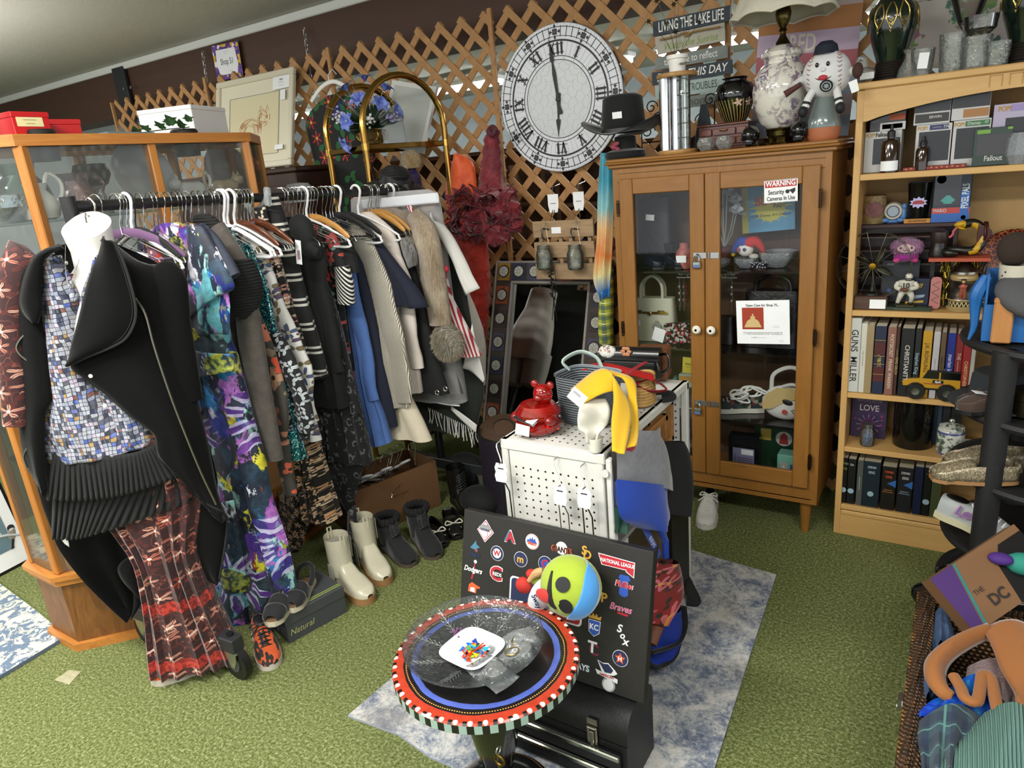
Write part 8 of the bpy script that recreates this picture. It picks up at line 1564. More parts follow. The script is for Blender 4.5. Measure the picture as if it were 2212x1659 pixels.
b=B().la([(0,0),(.03,0),(.032,.01),(.026,.03),(.024,.05),(0,.052)],p+V((-.085,0,.001)),20,0).la([(0,.052),(.024,.05),(.03,.07),(.028,.09),(.012,.1),(0,.1)],p+V((-.085,0,.001)),20,1);solo(b,'black_lidded_pot',[mt('1a1414',.3,var=.4,vs=30),mt('2a1c16',.4)],'small dark lidded pot in the cobra coils on the coral riser','pot')
p=V((kx(2190,560,KY0+.14),KY0+.18,z3+.13));g=G('crackle_bowl');e=g.vor(g.co(),70,'DISTANCE_TO_EDGE');CRK=g.fin(g.mix(g.lt(e,.06),'#4a120e','#a8602e'),.3);b=B().la([(0,.004),(.09,.006),(.13,.02),(.145,.03),(.146,.034),(.12,.02),(0,.012)],O_,48,0,M=frame(p,(1,0,0),(-.1,-1,.25))).tb([frame(p,(1,0,0),(-.1,-1,.25))@V((.146*cos(a),.146*sin(a),.034)) for a in [2*PI*i/48 for i in RN(48)]],.003,6,1,closed=True);solo(b,'crackle_platter',[CRK,mt('8f7a4a',.4)],'maroon crackle platter with a gold rim leaning at the right of the bookcase','platter')
# top compartment: toy boxes and dropper bottles
z4=kz(4);WB=mt('b9b9b8',.4);WIN=mt('101111',.2,var=.5,vs=25)
def toybox(label,xa,xb,yt,yb,z0,mats,Y=None,strips=(),texts=(),name='toy_box',win=(.08,.2,.92,.8),back=.1):
 Y=Y or KY0+.07;x0,x1=kx(xa,(yt+yb)/2,Y),kx(xb,(yt+yb)/2,Y);z1=PY((xa+xb)/2,yt,Y).z;w,h=x1-x0,z1-z0
 t=TH(name,label,'toy box',((x0+x1)/2,Y+.05,z0));b=B().box(((x0+x1)/2,Y+back/2,z0+h/2),(w-.002,back,h-.001),0,bev=.001);M=frame((x0,Y-.0003,z0))
 if win: flat(b,M,[(w*win[0],h*win[1]),(w*win[2],h*win[1]),(w*win[2],h*win[3]),(w*win[0],h*win[3])],1)
 for a in strips: flat(b,M,[(w*a[0],h*a[1]),(w*a[2],h*a[1]),(w*a[2],h*a[3]),(w*a[0],h*a[3])],a[4],.001)
 for s,size,x,y,mi,sx in texts: b.text(s,size,M@TR((w*x,h*y,.0014)),mi,sx=sx,bold=.02)
 b.obj('carton',mats,t);return z1
TXY=mt('b58a2a',.5);TXW=mt('b8b8b6',.5)
za=toybox('white toy box behind the tall amber bottle',1866,1946,283,370,z4,[WB,WIN,TXY,TXW,INK],strips=((.62,.86,.78,.98,2),),texts=(('POP!',.02,.16,.91,2,.8),('Fallout',.02,.48,.91,4,.8)),win=(.25,.2,.96,.82))
toybox('black toy box with orange sticker on top of the white one at left',1880,1958,210,280,za,[mt('141414',.3),mt('26211f',.1),mt('a84a18',.5),WB,mt('a8763a',.5)],strips=((.3,.0,1,.24,3),(.36,.05,.92,.19,4),(.55,.3,.98,.48,2)),texts=(),win=(.05,.26,.98,.98))
zb_=toybox('white toy box with dark blue banner numbered 774',1976,2054,268,362,z4,[WB,WIN,mt('1c2458',.4),TXW,TXY],strips=((.38,.87,.9,.98,2),),texts=(('POP!',.018,.18,.92,4,.8),('774',.014,.83,.92,3,.8),('~~~~~',.009,.58,.925,3,1)),win=(.1,.18,.95,.84))
toybox('white toy box with a black label strip, stacked on the box numbered 774',1976,2056,178,264,zb_,[WB,WIN,mt('1d1a1a',.4),TXW],strips=((.05,.05,.96,.26,2),),texts=(('ERWIN',.012,.6,.17,3,1),),win=(.02,.3,.98,.99))
zc_=toybox('white toy box with green banner numbered 97',2056,2138,258,352,z4,[WB,WIN,mt('2a6a34',.4),TXW,TXY],strips=((.32,.86,.96,.97,2),),texts=(('POP!',.018,.16,.91,4,.8),('Disney',.014,.55,.915,3,1),('97',.013,.87,.915,3,.8)),win=(.1,.18,.95,.83))
toybox('white toy box with tan label, stacked on the green banner box',2058,2142,168,252,zc_,[WB,WIN,mt('9a6a34',.4),TXW],strips=((.32,.06,.97,.26,2),),win=(.02,.3,.98,.99))
toybox('dark green toy box with white lettering in the middle of the top shelf',2102,2186,275,353,z4,[mt('1e332a',.35),mt('30302e',.12),mt('6a9a3a',.5),TXW],Y=KY0+.03,strips=((.08,.85,.42,.95,2),(.85,.92,.98,.98,2)),texts=(('Fallout',.024,.55,.19,3,.8),),win=(.1,.28,.95,.82))
toybox('lilac toy box at the right of the top shelf',2144,2240,222,300,PY(2190,300,KY0+.07).z,[mt('a89fb8',.4),WIN,TXY,mt('8f80b4',.4)],strips=((.4,.78,1,.96,3),),texts=(('POP!',.022,.25,.86,2,.8),),win=(.3,0,1,.6))
b=B().box((kx(2195,320),KY0+.12,(z4+PY(2190,301,KY0+.07).z)/2),(.10,.09,PY(2190,301,KY0+.07).z-z4-.002));solo(b,'lower_toy_box',mt('2a2a2c',.3),'dark box under the lilac toy box','toy box')
AMBG=mt('2a1606',.08,coat=.5,var=.3,vs=6)
for px,k,l,Y2 in ((1921,1.0,'tall amber dropper bottle with white label on the top shelf',KY0+.035),(1990,.72,'small amber dropper bottle in front of the blue banner box',KY0+.03)):
 p=V((kx(px,360,Y2),Y2,z4));h=(PY(px,300 if k==1 else 318,Y2).z-z4);r=.031 if k==1 else .021;t=TH('dropper_bottle',l,'bottle',p);B().la([(0,0),(r,0),(r,.004),(r,h*.82),(r*.8,h*.95),(r*.4,h),(r*.4,h+.006),(0,h+.006)],(0,0,.001),28).obj('amber_glass',AMBG,t,0);B().la([(0,h+.05*k),(.004,h+.048*k),(.006,h+.028*k),(.011*k+.002,h+.024*k),(.011*k+.002,h+.004),(0,h+.004)],(0,0,.001),20).obj('dropper_cap',BLK,t,0)
 if k==1: B().grid(lambda u,v:V(((r+.0006)*sin(LP(-1.1,1.1,u)),-(r+.0006)*cos(LP(-1.1,1.1,u)),.006+v*.034)),10,1).obj('label',PAPER,t,0)
b=B();x0,x1=kx(1952,352,KY0+.03),kx(2088,350,KY0+.03);b.box(((x0+x1)/2,KY0+.045,z4+.006),(x1-x0,.05,.012),bev=.001)
for k in RN(12): b.la([(.0032,.0005),(0,.0005)],O_,8,1,M=frame((LP(x0+.01,x1-.01,k/11),KY0+.0195,z4+.006+.002*(k%2))))
solo(b,'red_dotted_plinth',[mt('7a1a1a',.5),mt('b0783a',.5)],'low red plinth with pale dots in front of the toy boxes','plinth')
b=B();p=V((kx(2202,330,KY0+.03),KY0+.035,z4));b.la([(0,0),(.03,0),(.042,.03),(.04,.08),(.03,.1),(.027,.1),(.036,.08),(.038,.03),(0,.006)],p,10);solo(b,'glass_ornament',CGB,'faceted glass vase at the right edge of the top bookcase shelf','vase',sm=0)
# on top of the bookcase
ZK=KZ+.007
GV=mt('0c1c14',.15,coat=.5,var=.4,vs=6);BUR=mt('2c0d14',.2,coat=.4)
def urn(px,py,l):
 p=PY(px,py,3.06);k=1.0;t=TH('green_urn_lamp',l,'lamp base',(p.x,3.06,ZK));B().la([(.046,.062),(.05,.08),(.072,.15),(.08,.2),(.075,.235),(.055,.262)],O_,40,0).la([(.055,.262),(.046,.275),(.05,.32),(.07,.36),(.06,.36)],O_,40,1).obj('body',[GV,BUR],t,0)
 b=B();
 for z in RN(6): b.tb(circ((0,0,.016+.009*z),.052-.0016*z,28),.0055,6,closed=True)
 b.la([(0,0),(.06,0),(.062,.008),(.05,.014),(0,.014)],O_,28);b.obj('coiled_cord_base',mt('17100c',.5),t,0)
 b=B()
 for a in (-PI/2-.5,-PI/2+.55,-PI/2+.02,0,PI):
  for sg in PM:
   P=[]
   for i in RN(9): u=i/8;z=.25-.075*u;r=IP([(.06,.046),(.15,.0735),(.2,.0815),(.235,.0765),(.265,.056)],z);q=a+sg*(.05+.16*sin(PI*u));P.append((r*cos(q),r*sin(q),z))
   b.tb(P,.0025,5)
  for i in RN(4): z=.19-.012*i;r=.0815;b.tb([(r*cos(a-.09+.02*i),r*sin(a-.09+.02*i),z+.008),(r*cos(a),r*sin(a),z),(r*cos(a+.09-.02*i),r*sin(a+.09-.02*i),z+.008)],.0022,5)
 b.obj('gold_leafwork',mt('a08a4a',.3,.8),t,0)
urn(1922,158,'dark green urn lamp base with gold leaf motifs at the left of the bookcase top');urn(2213,118,'second dark green urn lamp base at the right edge of the bookcase top')
LG=thin_glass('pressed_glass','#f8faf9','#ccd4d0',1,.05,.13,'#dce2dc',bump=(55,.6))
CL2=thin_glass('plain_glass','#fafbfa','#c4ccc8',1,.02,.03)
def gl(name,l,px,prof,m=None,Y=3.02,n=28,z=None,cat='vase',fx=None): p=PY(px,140,Y);t=TH(name,l,cat,(p.x,Y,z or ZK));B().la(prof,(0,0,0),n,fx=fx).obj('glass',m or LG,t,0)
tum=lambda r0,r1,h:[(0,0),(r0,0),(r1,h),(r1-.003,h),(r0-.003,.006),(0,.006)]
gl('pressed_tumbler','pressed glass tumbler with a price label on the bookcase top',1992,tum(.03,.038,.085),Y=3.0);b=B();p=PY(1994,140,2.96);b.box((p.x,2.955,ZK+.045),(.03,.001,.05),rot=(0,.1,0));solo(b,'glass_price_label',PAPER,'white bar code label on the pressed glass tumbler','label')
gl('glass_decanter','cut glass decanter right of the left green urn',1962,[(0,0),(.036,0),(.03,.03),(.012,.06),(.012,.075),(.02,.09),(0,.095)],Y=2.99,n=10,cat='decanter')
gl('pressed_vase','tall pressed glass vase with frosted leaves on the bookcase top',2055,tum(.036,.042,.12),Y=3.0);gl('pressed_jug','pressed glass jug on the bookcase top beside the tall vase',2105,tum(.04,.046,.10),Y=3.0,cat='jug');gl('smoky_bowl','smoky clear bowl stacked on the pressed jug',2110,[(0,0),(.025,0),(.046,.02),(.05,.06),(.047,.06),(.043,.022),(0,.005)],CL2,Y=3.0,z=ZK+.101,cat='bowl');gl('pressed_glass_pot','pressed glass pot before the right green urn',2150,tum(.034,.04,.075),Y=3.0)
gl('martini_vase','tall clear flared glass behind the pressed vases',2082,[(0,0),(.035,0),(.03,.006),(.008,.02),(.008,.12),(.03,.16),(.062,.25),(.06,.25),(.028,.165),(0,.13)],CL2,Y=3.1)
p=PY(1872,165,3.0);t=TH('glass_swan','small clear glass swan with a white label at the left end of the bookcase top','figurine',(p.x,3.0,ZK));B().ell((0,0,.03),(.03,.022,.024)).tb(cs([(-.02,0,.035),(-.035,0,.06),(-.025,0,.085),(-.012,0,.08)],14),.008,8).obj('glass',LG,t,0);B().box((.004,-.024,.022),(.045,.001,.022)).obj('label',PAPER,t,0)
b=B().ell(V((PY(1862,135,3.06).x,3.06,ZK+.05)),(.024,.024,.05));solo(b,'frosted_bulb',mt('b4b2ac',.4),'frosted white oval ornament behind the glass swan','ornament')
# world map canvas above the bookcase
b=B();Y=3.28;tl,tr,bl=PY(1958,-140,Y),PY(2260,-185,Y),PY(1958,150,Y);M,w,h=quad(b,[tl,tr,bl],.02);g=G('watercolour_map');v=g.co();k=g.noise(v,5,6,.62);cc=g.sep(g.noise(v,7,2,.5,0,1));land=g.ramp(k,[(.545,0.),(.56,1.)]);c=g.mix(land,'#b3ada8',g.ramp(cc[0],[(.3,'#4a3a6a'),(.42,'#3f6a5a'),(.52,'#6a8a4a'),(.6,'#8a5a6a'),(.7,'#5a7a9a')]));solo(b,'map_art',g.fin(c,.7),'pale canvas with a watercolour world map hanging above the bookcase','picture')
# badges on the board
NVY=mt('1a2548',.5);RD=mt('a51c2c',.5);WB2=mt('d4d4d4',.5);BLU=mt('24489a',.5);ORG2=mt('c4532a',.5);GLD=mt('b98f38',.5);TEA=mt('3f6f86',.5);MAR=mt('6a1c34',.5);PNK=mt('b36a84',.5)
BN=(BM.to_3x3()@V((0,0,1)));BO=V(BM.translation)
def BP(px,py,d=0):
 r=ray(px,py);p=CAM+r*((BO+BN*d-CAM).dot(BN)/r.dot(BN));return BM.inverted()@p
def badge(px,py,items,name='team_badge'):
 c=BP(px,py);b=B();ms=[]
 def mi(m):
  if m not in ms: ms.append(m)
  return ms.index(m)
 for k,it in EN(items):
  z=.0004+.0005*k;M=BM@TR((c.x,c.y,z))
  if it[0]=='d': b.la([(it[1],.0003),(0,.0003)],(it[3] if len(it)>3 else 0,it[4] if len(it)>4 else 0,0),32,mi(it[2]),M=M)
  elif it[0]=='p': b.pr(it[1],.0004,mi(it[2]),M=M)
  else: b.text(it[1],it[2],M@TR((it[4],it[5],0)),mi(it[3]),sx=it[6] if len(it)>6 else 1,bold=.03,sh=it[7] if len(it)>7 else 0)
 b.obj(name,ms,BOARD,sm=0)
dia=lambda r,k=1.15:[(0,r*k),(r,0),(0,-r*k),(-r,0)]
badge(1049,1147,[('p',dia(.030),WB2),('p',dia(.027),RD),('p',dia(.024),WB2),('d',.012,WB2),('d',.0105,RD,0,-.008),('d',.0095,WB2,0,-.008),('p',[(-.022,.012),(-.008,.02),(.008,.02),(.022,.012),(.012,.004),(-.012,.004)],GREY),('t','NATIONAL',.009,NVY,0,.004,.8)])
badge(1102,1160,[('t','A',.052,WB2,.001,0),('t','A',.047,TEA,-.002,0),('t','A',.043,RD,.002,-.001)])
for px,py,o,i2,tx,tc,ts in ((1150,1170,WB2,ORG2,'Mets',WB2,.014),(1074,1195,RD,WB2,'W',RD,.022),(1125,1208,GLD,NVY,'m',GLD,.03),(1178,1218,WB2,BLU,'C',RD,.03),(1340,1422,WB2,NVY,'H',ORG2,.022)):
 L=[('d',.0225,WB2),('d',.0212,NVY if px!=1150 else BLU),('d',.0145,i2 if px!=1150 else WB2)]
 if px==1150: L=[('d',.0225,WB2),('d',.0212,ORG2),('d',.020,WB2),('p',[(-.017,-.004),(-.015,.006),(-.009,.004),(-.007,.012),(-.003,.006),(.001,.015),(.004,.006),(.009,.011),(.012,.004),(.017,-.004)],BLU),('t','Mets',.014,ORG2,0,-.005,1,.2)]
 else: L.append(('t',tx,ts,tc,0,0))
 if px==1340: L.insert(3,('p',[((.016 if k%2==0 else .0075)*sin(k*PI/5),(.016 if k%2==0 else .0075)*cos(k*PI/5)) for k in RN(10)],ORG2));L[-1]=('t','H',.016,WB2,0,-.001)
 badge(px,py,L)
badge(1213,1187,[('d',.018,WB2,0,.004),('t','GIANTS',.023,ORG2,0,-.001,.8),('t','GIANTS',.021,BLK,0,-.001,.8)])
badge(1265,1195,[('t','S',.034,GLD,-.004,.006),('t','D',.034,GLD,.006,-.004)])
badge(1330,1217,[('p',[(-.052,.018),(.054,.014),(.054,-.028),(.03,-.016),(.03,-.012),(-.04,-.012)],WB2),('p',[(-.049,.016),(.052,.012),(.052,-.025),(.032,-.014),(.032,-.010),(-.038,-.010)],RD),('t','NATIONAL LEAGUE',.014,WB2,.006,.002,.78)])
badge(1026,1188,[('p',[(-.018,.004),(-.004,.02),(.002,.03),(.006,.018),(.018,.012),(.008,.006),(.01,-.004),(-.004,.002)],TEA),('t','Miami',.017,NVY,0,-.014,.9,.3),('t','C',.014,RD,.006,.0)])
badge(1022,1230,[('p',[(-.006,-.03),(.006,.026),(.009,.026),(.0,-.03)],RD),('d',.0055,WB2,.008,.026),('t','Dodgers',.022,WB2,0,0,.85,.35)])
badge(1072,1240,[('t','C',.062,WB2,0,0,1.1),('t','C',.056,RD,0,0,1.1),('t','REDS',.015,WB2,.004,0,.9)])
badge(1023,1270,[('p',[(-.02,-.014),(-.017,.008),(-.006,.017),(.008,.012),(.024,.008),(.022,.002),(.012,.002),(.01,-.014)],ORG2),('p',[(-.012,-.012),(-.01,.0),(.004,.002),(.006,-.012)],WB2)])
P1,P2=BP(1101,1231),BP(1253,1362);w,h=P2.x-P1.x,P1.y-P2.y;
def rr(x0,y0,x1,y1,r): return [(x0+r*(1-cos(a)),y1-r*(1-sin(a))) for a in (0,.5,1.1,1.57)]+[(x1-r*(1-sin(a)),y1-r*(1-cos(a))) for a in (0,.5,1.1,1.57)]+[(x1-r*(1-cos(a)),y0+r*(1-sin(a))) for a in (0,.5,1.1,1.57)]+[(x0+r*(1-sin(a)),y0+r*(1-cos(a))) for a in (0,.5,1.1,1.57)]
W2,H2=w/2,h/2*.8
badge(1177,1297,[('p',rr(-W2,-H2,W2,H2,.012),WB2),('p',rr(-W2+.005,-H2+.005,-.008,H2-.005,.01),NVY),('p',rr(.0,-H2+.005,W2-.005,H2-.005,.01),RD),('p',[(-.03,-.05),(.02,-.05),(.04,-.01),(.0,.06),(-.035,.055),(-.01,.0)],WB2)],'league_badge')
badge(1348,1265,[('p',[(-.013,-.024),(-.011,.012),(-.017,.018),(-.012,.028),(.012,.028),(.017,.018),(.011,.012),(.013,-.024),(.005,-.03),(-.005,-.03)],BLU),('t','Phillies',.023,WB2,0,.002,.82,.2),('t','Phillies',.0215,RD,0,.002,.82,.2)])
badge(1340,1315,[('t','Braves',.026,PNK,0,.002,.9,.3),('p',[(-.008,-.014),(.022,-.016),(.024,-.010),(-.006,-.009)],RD)])
badge(1284,1352,[('p',[(-.018,.016),(.018,.016),(.016,-.018),(0,-.03),(-.016,-.018)],WB2),('p',[(-.0165,.0145),(.0165,.0145),(.0145,-.017),(0,-.028),(-.0145,-.017)],BLU),('p',[(-.018,.02),(-.02,.032),(-.01,.026),(-.005,.036),(0,.027),(.005,.036),(.01,.026),(.02,.032),(.018,.02)],GLD),('t','KC',.022,WB2,0,-.003,.9)])
badge(1343,1372,[('t','S',.03,WB2,-.008,.016,1,.2),('t','o',.026,WB2,.002,.0,1,.2),('t','x',.03,WB2,.012,-.014,1,.2)])
badge(1281,1402,[('t','C',.042,MAR,.003,-.002),('t','T',.044,WB2,-.002,.004)])
badge(1255,1440,[('t','RAYS',.026,TEA,0,0,.9),('t','RAYS',.024,WB2,0,0,.9)])
badge(1305,1292,[('t','P',.036,GLD,0,0)])
badge(1313,1458,[('d',.019,WB2,.004,-.026),('d',.0175,NVY,.004,-.026),('d',.016,WB2,.004,-.026),('p',[(-.032,.034),(-.016,.03),(.0,.034),(.02,.02),(.028,.012),(.018,.004),(-.004,.0),(-.018,.006)],WB2),('p',[(-.029,.032),(-.014,.028),(.0,.031),(.016,.018),(.01,.008),(-.008,.006)],NVY),('p',[(-.036,.008),(.03,-.002),(.03,-.014),(-.03,-.004)],WB2),('t','AMERICAN',.0095,RD,-.002,-.002,.9)])
# plush, bowl and dish on the round table
TZ0=KT+.0015
PC=BM@(BP(1233,1266,.08));t=TH('green_plush','lime green plush in a blue cap with tongue out, holding a bat, by the bowl','plush toy',(PC.x-.03,PC.y,TZ0));PLG=mt('8fa32a',.85,var=.08,sheen=.5,bump=.3,bsc=300);CAPB=mt('3f86c4',.85,var=.06,sheen=.5)
hx=V(BM.col[0][:3]);F=frame(PC,(hx*.95+V((0,0,-.25))),BN+V((0,-.3,.25)))
R=.083
B().ell((0,0,0),(R,R*.98,R*.8),n=36,m=24,M=F).obj('head',PLG,t);
def onh(x,y,k=1.0): return V((x,y,k*R*.8*math.sqrt(max(.02,1-(x/R)**2-(y/(R*.98))**2))))
B().grid(lambda u,v:onh(LP(.026+.022*sin(PI*u),R*.98*math.sqrt(max(0,1-(LP(-.85,.97,u))**2)),v),R*.98*LP(-.85,.97,u),1.04)*1.02,20,10,M=F).obj('cap',CAPB,t,solid=.006);b=B()
for x,y in ((-.002,.018),(.0215,-.032)): c=onh(x,y,1.0);b.la([(.0195,-.002),(.0195,.002),(0,.003)],O_,28,M=F@frame(c,(1,0,0),V((c.x*.9,c.y*.9,c.z*1.3))))
b.tb([F@(onh(LP(-.045,-.001,u),LP(.032,-.052,u)+.022*sin(PI*u)*-1,1.01)) for u in [i/12 for i in RN(13)]],[.003+.005*sin(PI*i/12) for i in RN(13)],8);b.obj('eyes_and_mouth',mt('0a0a0a',.7),t)
b=B();c=F@onh(-.040,-.034,1.05);b.ell(c+BN*.004,(.026,.009,.02),rot=(0,.2,0));b.obj('tongue',mt('b02a22',.8,sheen=.3),t)
b=B();e=BM@BP(1160,1320,.055);s=BM@BP(1192,1262,.06);b.tb(cs([s,s.lerp(e,.5)+V((-.01,0,0)),e],8),[.03,.034,.034,.034,.033,.032,.03,.027],14);b.text('Sway',.02,frame(s.lerp(e,.45)+V((.0,-.045,.012)),(.4,0,-.9),(.2,-1,.5)),1,bold=.03);b.obj('jersey_body',[mt('c4c6c8',.8),NVY],t,1,60);B().ell(BM@BP(1131,1264,.07),(.024,.018,.024)).ell(BM@BP(1148,1240,.06),(.016,.014,.014)).obj('red_mitts',mt('a8241c',.8),t);B().tb(cs([BM@BP(1142,1255,.075),BM@BP(1156,1240,.075),BM@BP(1174,1232,.075)],8),[.006,.007,.008,.01,.012,.012,.011,.008],10).obj('bat',mt('b08a5c',.6),t);B().tb([BM@BP(1155,1250,.05),BM@BP(1185,1262,.055)],.017,12).obj('arm',PLG,t)
L_,R_=FL(868,1380,.54),FL(1180,1374,.54);bc=(L_+R_)/2;br=(L_-R_).length/2*.97;bc.z=TZ0
LEAFG=thin_glass('leaf_moulded_glass','#f4f7f7','#b4bdc0',.75,.05,.03,'#c9d0d2',bump=(26,.35,2.5),ev=.3)
t=TH('glass_bowl','large clear glass bowl with moulded leaves on the painted round table','bowl',bc);B().la([(0,.0),(.07,0),(.075,.006),(br*.78,.028),(br*.97,.05),(br,.053),(br*.985,.057),(br*.76,.035),(.07,.012),(0,.012)],O_,72).obj('glass',LEAFG,t,0)
b=B();RS(41)
for k in RN(9):
 a=2*PI*k/9;f=lambda q,u:V((LP(.07,br*.95,u)*cos(q),LP(.07,br*.95,u)*sin(q),IP([(.07,.014),(br*.76,.036),(br*.97,.055)],LP(.07,br*.95,u))+.001));b.tb([f(a,i/8) for i in RN(9)],.0014,5)
 for s in PM:
  for j in RN(1,7): b.tb([f(a,j/8),f(a+s*.13*(1-j/12),min(1,j/8+.16))],.001,4)
b.obj('leaf_veins',CG,t,0)
dz=TZ0+.014;dc=FL(1020,1400,dz+.02);t=TH('square_dish','small white square dish with confetti glass pieces lying in the clear bowl','dish',(dc.x,dc.y,dz),-.1);ht=.062
b=B();sq=lambda r,z:[(r*(abs(cos(a))**.5)*(1 if cos(a)>0 else -1),r*(abs(sin(a))**.5)*(1 if sin(a)>0 else -1),z) for a in [2*PI*i/40 for i in RN(40)]]
rings=[sq(.035,0),sq(.045,.004),sq(.066,.02),sq(.068,.022),sq(.064,.022),sq(.044,.008),sq(.03,.007)];b.grid(lambda u,v:V(rings[round(v*6)][int(round(u*40))%40]),40,6,wrap=True);n=len(b.v);b.f+=[tuple(RN(n-40,n)),tuple(RN(40))[::-1]];b.mi+=[0,0];b.obj('dish',mt('d3d6da',.3),t,0,sm=50)
cc=['#1f5fb0','#2a9ac4','#b8c42a','#c8502a','#2a3f9a','#3a9a4a','#14161a','#c8381f'];b=B();RS(17)
for k in RN(46):
 a=RU(0,6.3);r=RU(0,.036);s=RU(.005,.011);b.pr([(s*cos(a+q),s*sin(a+q*1.1)) for q in (0,1.9,4.1)],.002,k%8,M=TR((r*cos(a),r*sin(a),.0085+.0002*k),(RG(0,.15),RG(0,.15),a)))
for k in RN(4): a=RU(0,6.3);b.tb(cs([(.036*cos(a),.036*sin(a),.016),(.01*cos(a+1),.01*sin(a+1),.018),(.034*cos(a+2.6),.034*sin(a+2.6),.016)],8),.0016,5,7)
b.obj('glass_confetti',[mt(c,.2) for c in cc],t,0,sm=0)
PLB2=thin_glass('plastic_bag','#eef0f0','#b9bec2',1,.1,.22,'#c4c8ca',bump=(30,1.2))
for k,(px,py,rz) in EN(((1098,1400,.5),(1112,1382,.9),(1060,1440,-.3))):
 p=FL(px,py,dz+.03);b=B();M=TR((p.x,p.y,dz+.012+.007*k-.012*(k==2)),(.15,-.2 if k<2 else .0,rz));b.grid(lambda u,v:M@V((.12*(u-.5),.07*(v-.5),.006*sin(7*u+3*v+k)+.008*sin(PI*u)*sin(PI*v))),14,10);M2=M@TR((0,0,.004));b.tb([M2@V((.018*cos(a)+.01,.012*sin(a),.004)) for a in [i*.7 for i in RN(24)]],.0012,5,1);solo(b,'zip_bag',[PLB2,mt('8a7a4a',.3,.8)],'small clear zip bag of jewellery in the bowl, %s of three'%('nearest the dish','topmost','at the front')[k],'bag','zip bags in the bowl',solid=.001)
b=B();p=FL(985,1355,TZ0+.05);
for k in RN(30): b.ell(V((p.x+RG(0,.007),p.y+RG(0,.007),TZ0+.022+RU(0,.014))),.003,n=6,m=4)
solo(b,'pink_brooch',mt('8a5a8a',.2,.4),'small pink cluster brooch lying in the glass bowl','brooch')
t=TH('hanging_keys','two old keys hanging from the rim of the painted table','keys',(FL(1135,1560,.41)));p=t.location;b=B()
kp=V((KC.x+KR*.62,KC.y-KR*.75,.40));t.location=kp
for z,rz in ((-.01,0),(-.05,.6)): M=TR((kp.x,kp.y,kp.z+z),(0,0,rz));b.tb([M@V((.012*cos(a),0,.012*sin(a)-.012)) for a in [2*PI*i/14 for i in RN(14)]],.0035,6,closed=True);b.tb([M@V((0,0,-.024)),M@V((0,0,-.06))],.003,6);b.box((.005,0,-.055),(.01,.003,.008),M=M)
b.obj('keys',mt('6a5426',.35,1),t);B().tb(circ((kp.x,kp.y,kp.z+.006),.009,12,'x'),.0015,6,closed=True).obj('ring',STEEL,t)
# on and around the pegboard stand
QT=QZ+.004
RGL=G('red_glass');iv(RGL.p,'Transmission Weight',.75);REDG=RGL.fin('#d01a14',.06,coat=.5)
p=FL(1165,930,QT);t=TH('red_bear_dish','translucent red glass bear-shaped candy dish on the pegboard stand','candy dish',(p.x,p.y,QT));B().la([(0,0),(.05,0),(.066,.012),(.07,.03),(.058,.042),(.068,.052),(.07,.066),(.052,.088),(.03,.09),(0,.088)],(0,0,.0005),40).obj('bowl',REDG,t,0);b=B().ell((.015,.012,.115),(.03,.028,.032),n=22,m=16).ell((.013,-.014,.11),(.014,.012,.012));
for s in PM: b.ell((.015+s*.027,.012,.145),(.012,.008,.012));b.ell((s*.058,-.03,.05),(.018,.02,.016))
b.obj('bear_head',REDG,t,0)
b=B();M=frame(p+V((-.01,-.055,.062)),(.95,-.25,-.1),(.1,-.5,1));
for k in RN(6): b.box((.001*k,.0008*k,-.0015*k),(.075,.04,.0012),k%2*1,M=M)
b.text('The Side Gig',.009,M@TR((-.006,.008,.0012)),1);b.box((.03,-.004,.0015),(.03,.026,.0012),1,M=M);solo(b,'business_cards',[mt('16161a',.5),PAPER],'stack of black and white business cards leaning on the red bear dish','cards')
b=B();M=frame(p+V((-.012,-.075,.028)),(.98,-.2,0),(0,-1,.25));b.box((0,0,0),(.055,.03,.001),M=M);solo(b,'dish_label',PAPER,'white price sticker on the front of the red bear dish','label')
p=FL(1275,905,QT);t=TH('ribbed_tub','grey-blue ribbed storage tub with aqua handles on the pegboard stand','tub',(p.x,p.y,QT),-.15);TUB=ribbed('ribbed_tub_side','#7f8890',40,2,.8);b=B();rg=[sq(.078,.001),sq(.085,.006),sq(.092,.145),sq(.096,.148),sq(.096,.152),sq(.088,.15),sq(.08,.008),sq(.06,.006)]
b.grid(lambda u,v:V((rg[round(v*7)][int(round(u*40))%40][0],rg[round(v*7)][int(round(u*40))%40][1]*.8,rg[round(v*7)][0][2])),40,7,wrap=True);n=len(b.v);b.f+=[tuple(RN(n-40,n)),tuple(RN(40))[::-1]];b.mi+=[0,0];b.obj('tub',TUB,t,0,sm=50);B().tb(cs([(-.085,.02,.145),(-.1,.01,.175),(-.07,.06,.195),(-.02,.075,.18),(.0,.078,.148)],20),.01,10,sq=((0,0,1),.5)).obj('handle',mt('9fb0a8',.5),t,0)
YF=mt('c49a0e',.9,sheen=.3,bump=.1,bsc=400);WF=mt('cfcdc0',.9,sheen=.3)
def band(b,P,w,wd=V((1,0,0)),mi=0):
 Q=cs(P,30);b.grid(lambda u,v:Q[round(v*29)]+wd*(w*(u-.5))+V((0,0,.0)),4,29,mi)
q=lambda x,y,z:FL(x,y,z)
t=TH('yellow_felt_tote','bright yellow felt strap tote flopped over the tub, hanging off the stand edge','tote bag',(p.x+.06,p.y,QT))
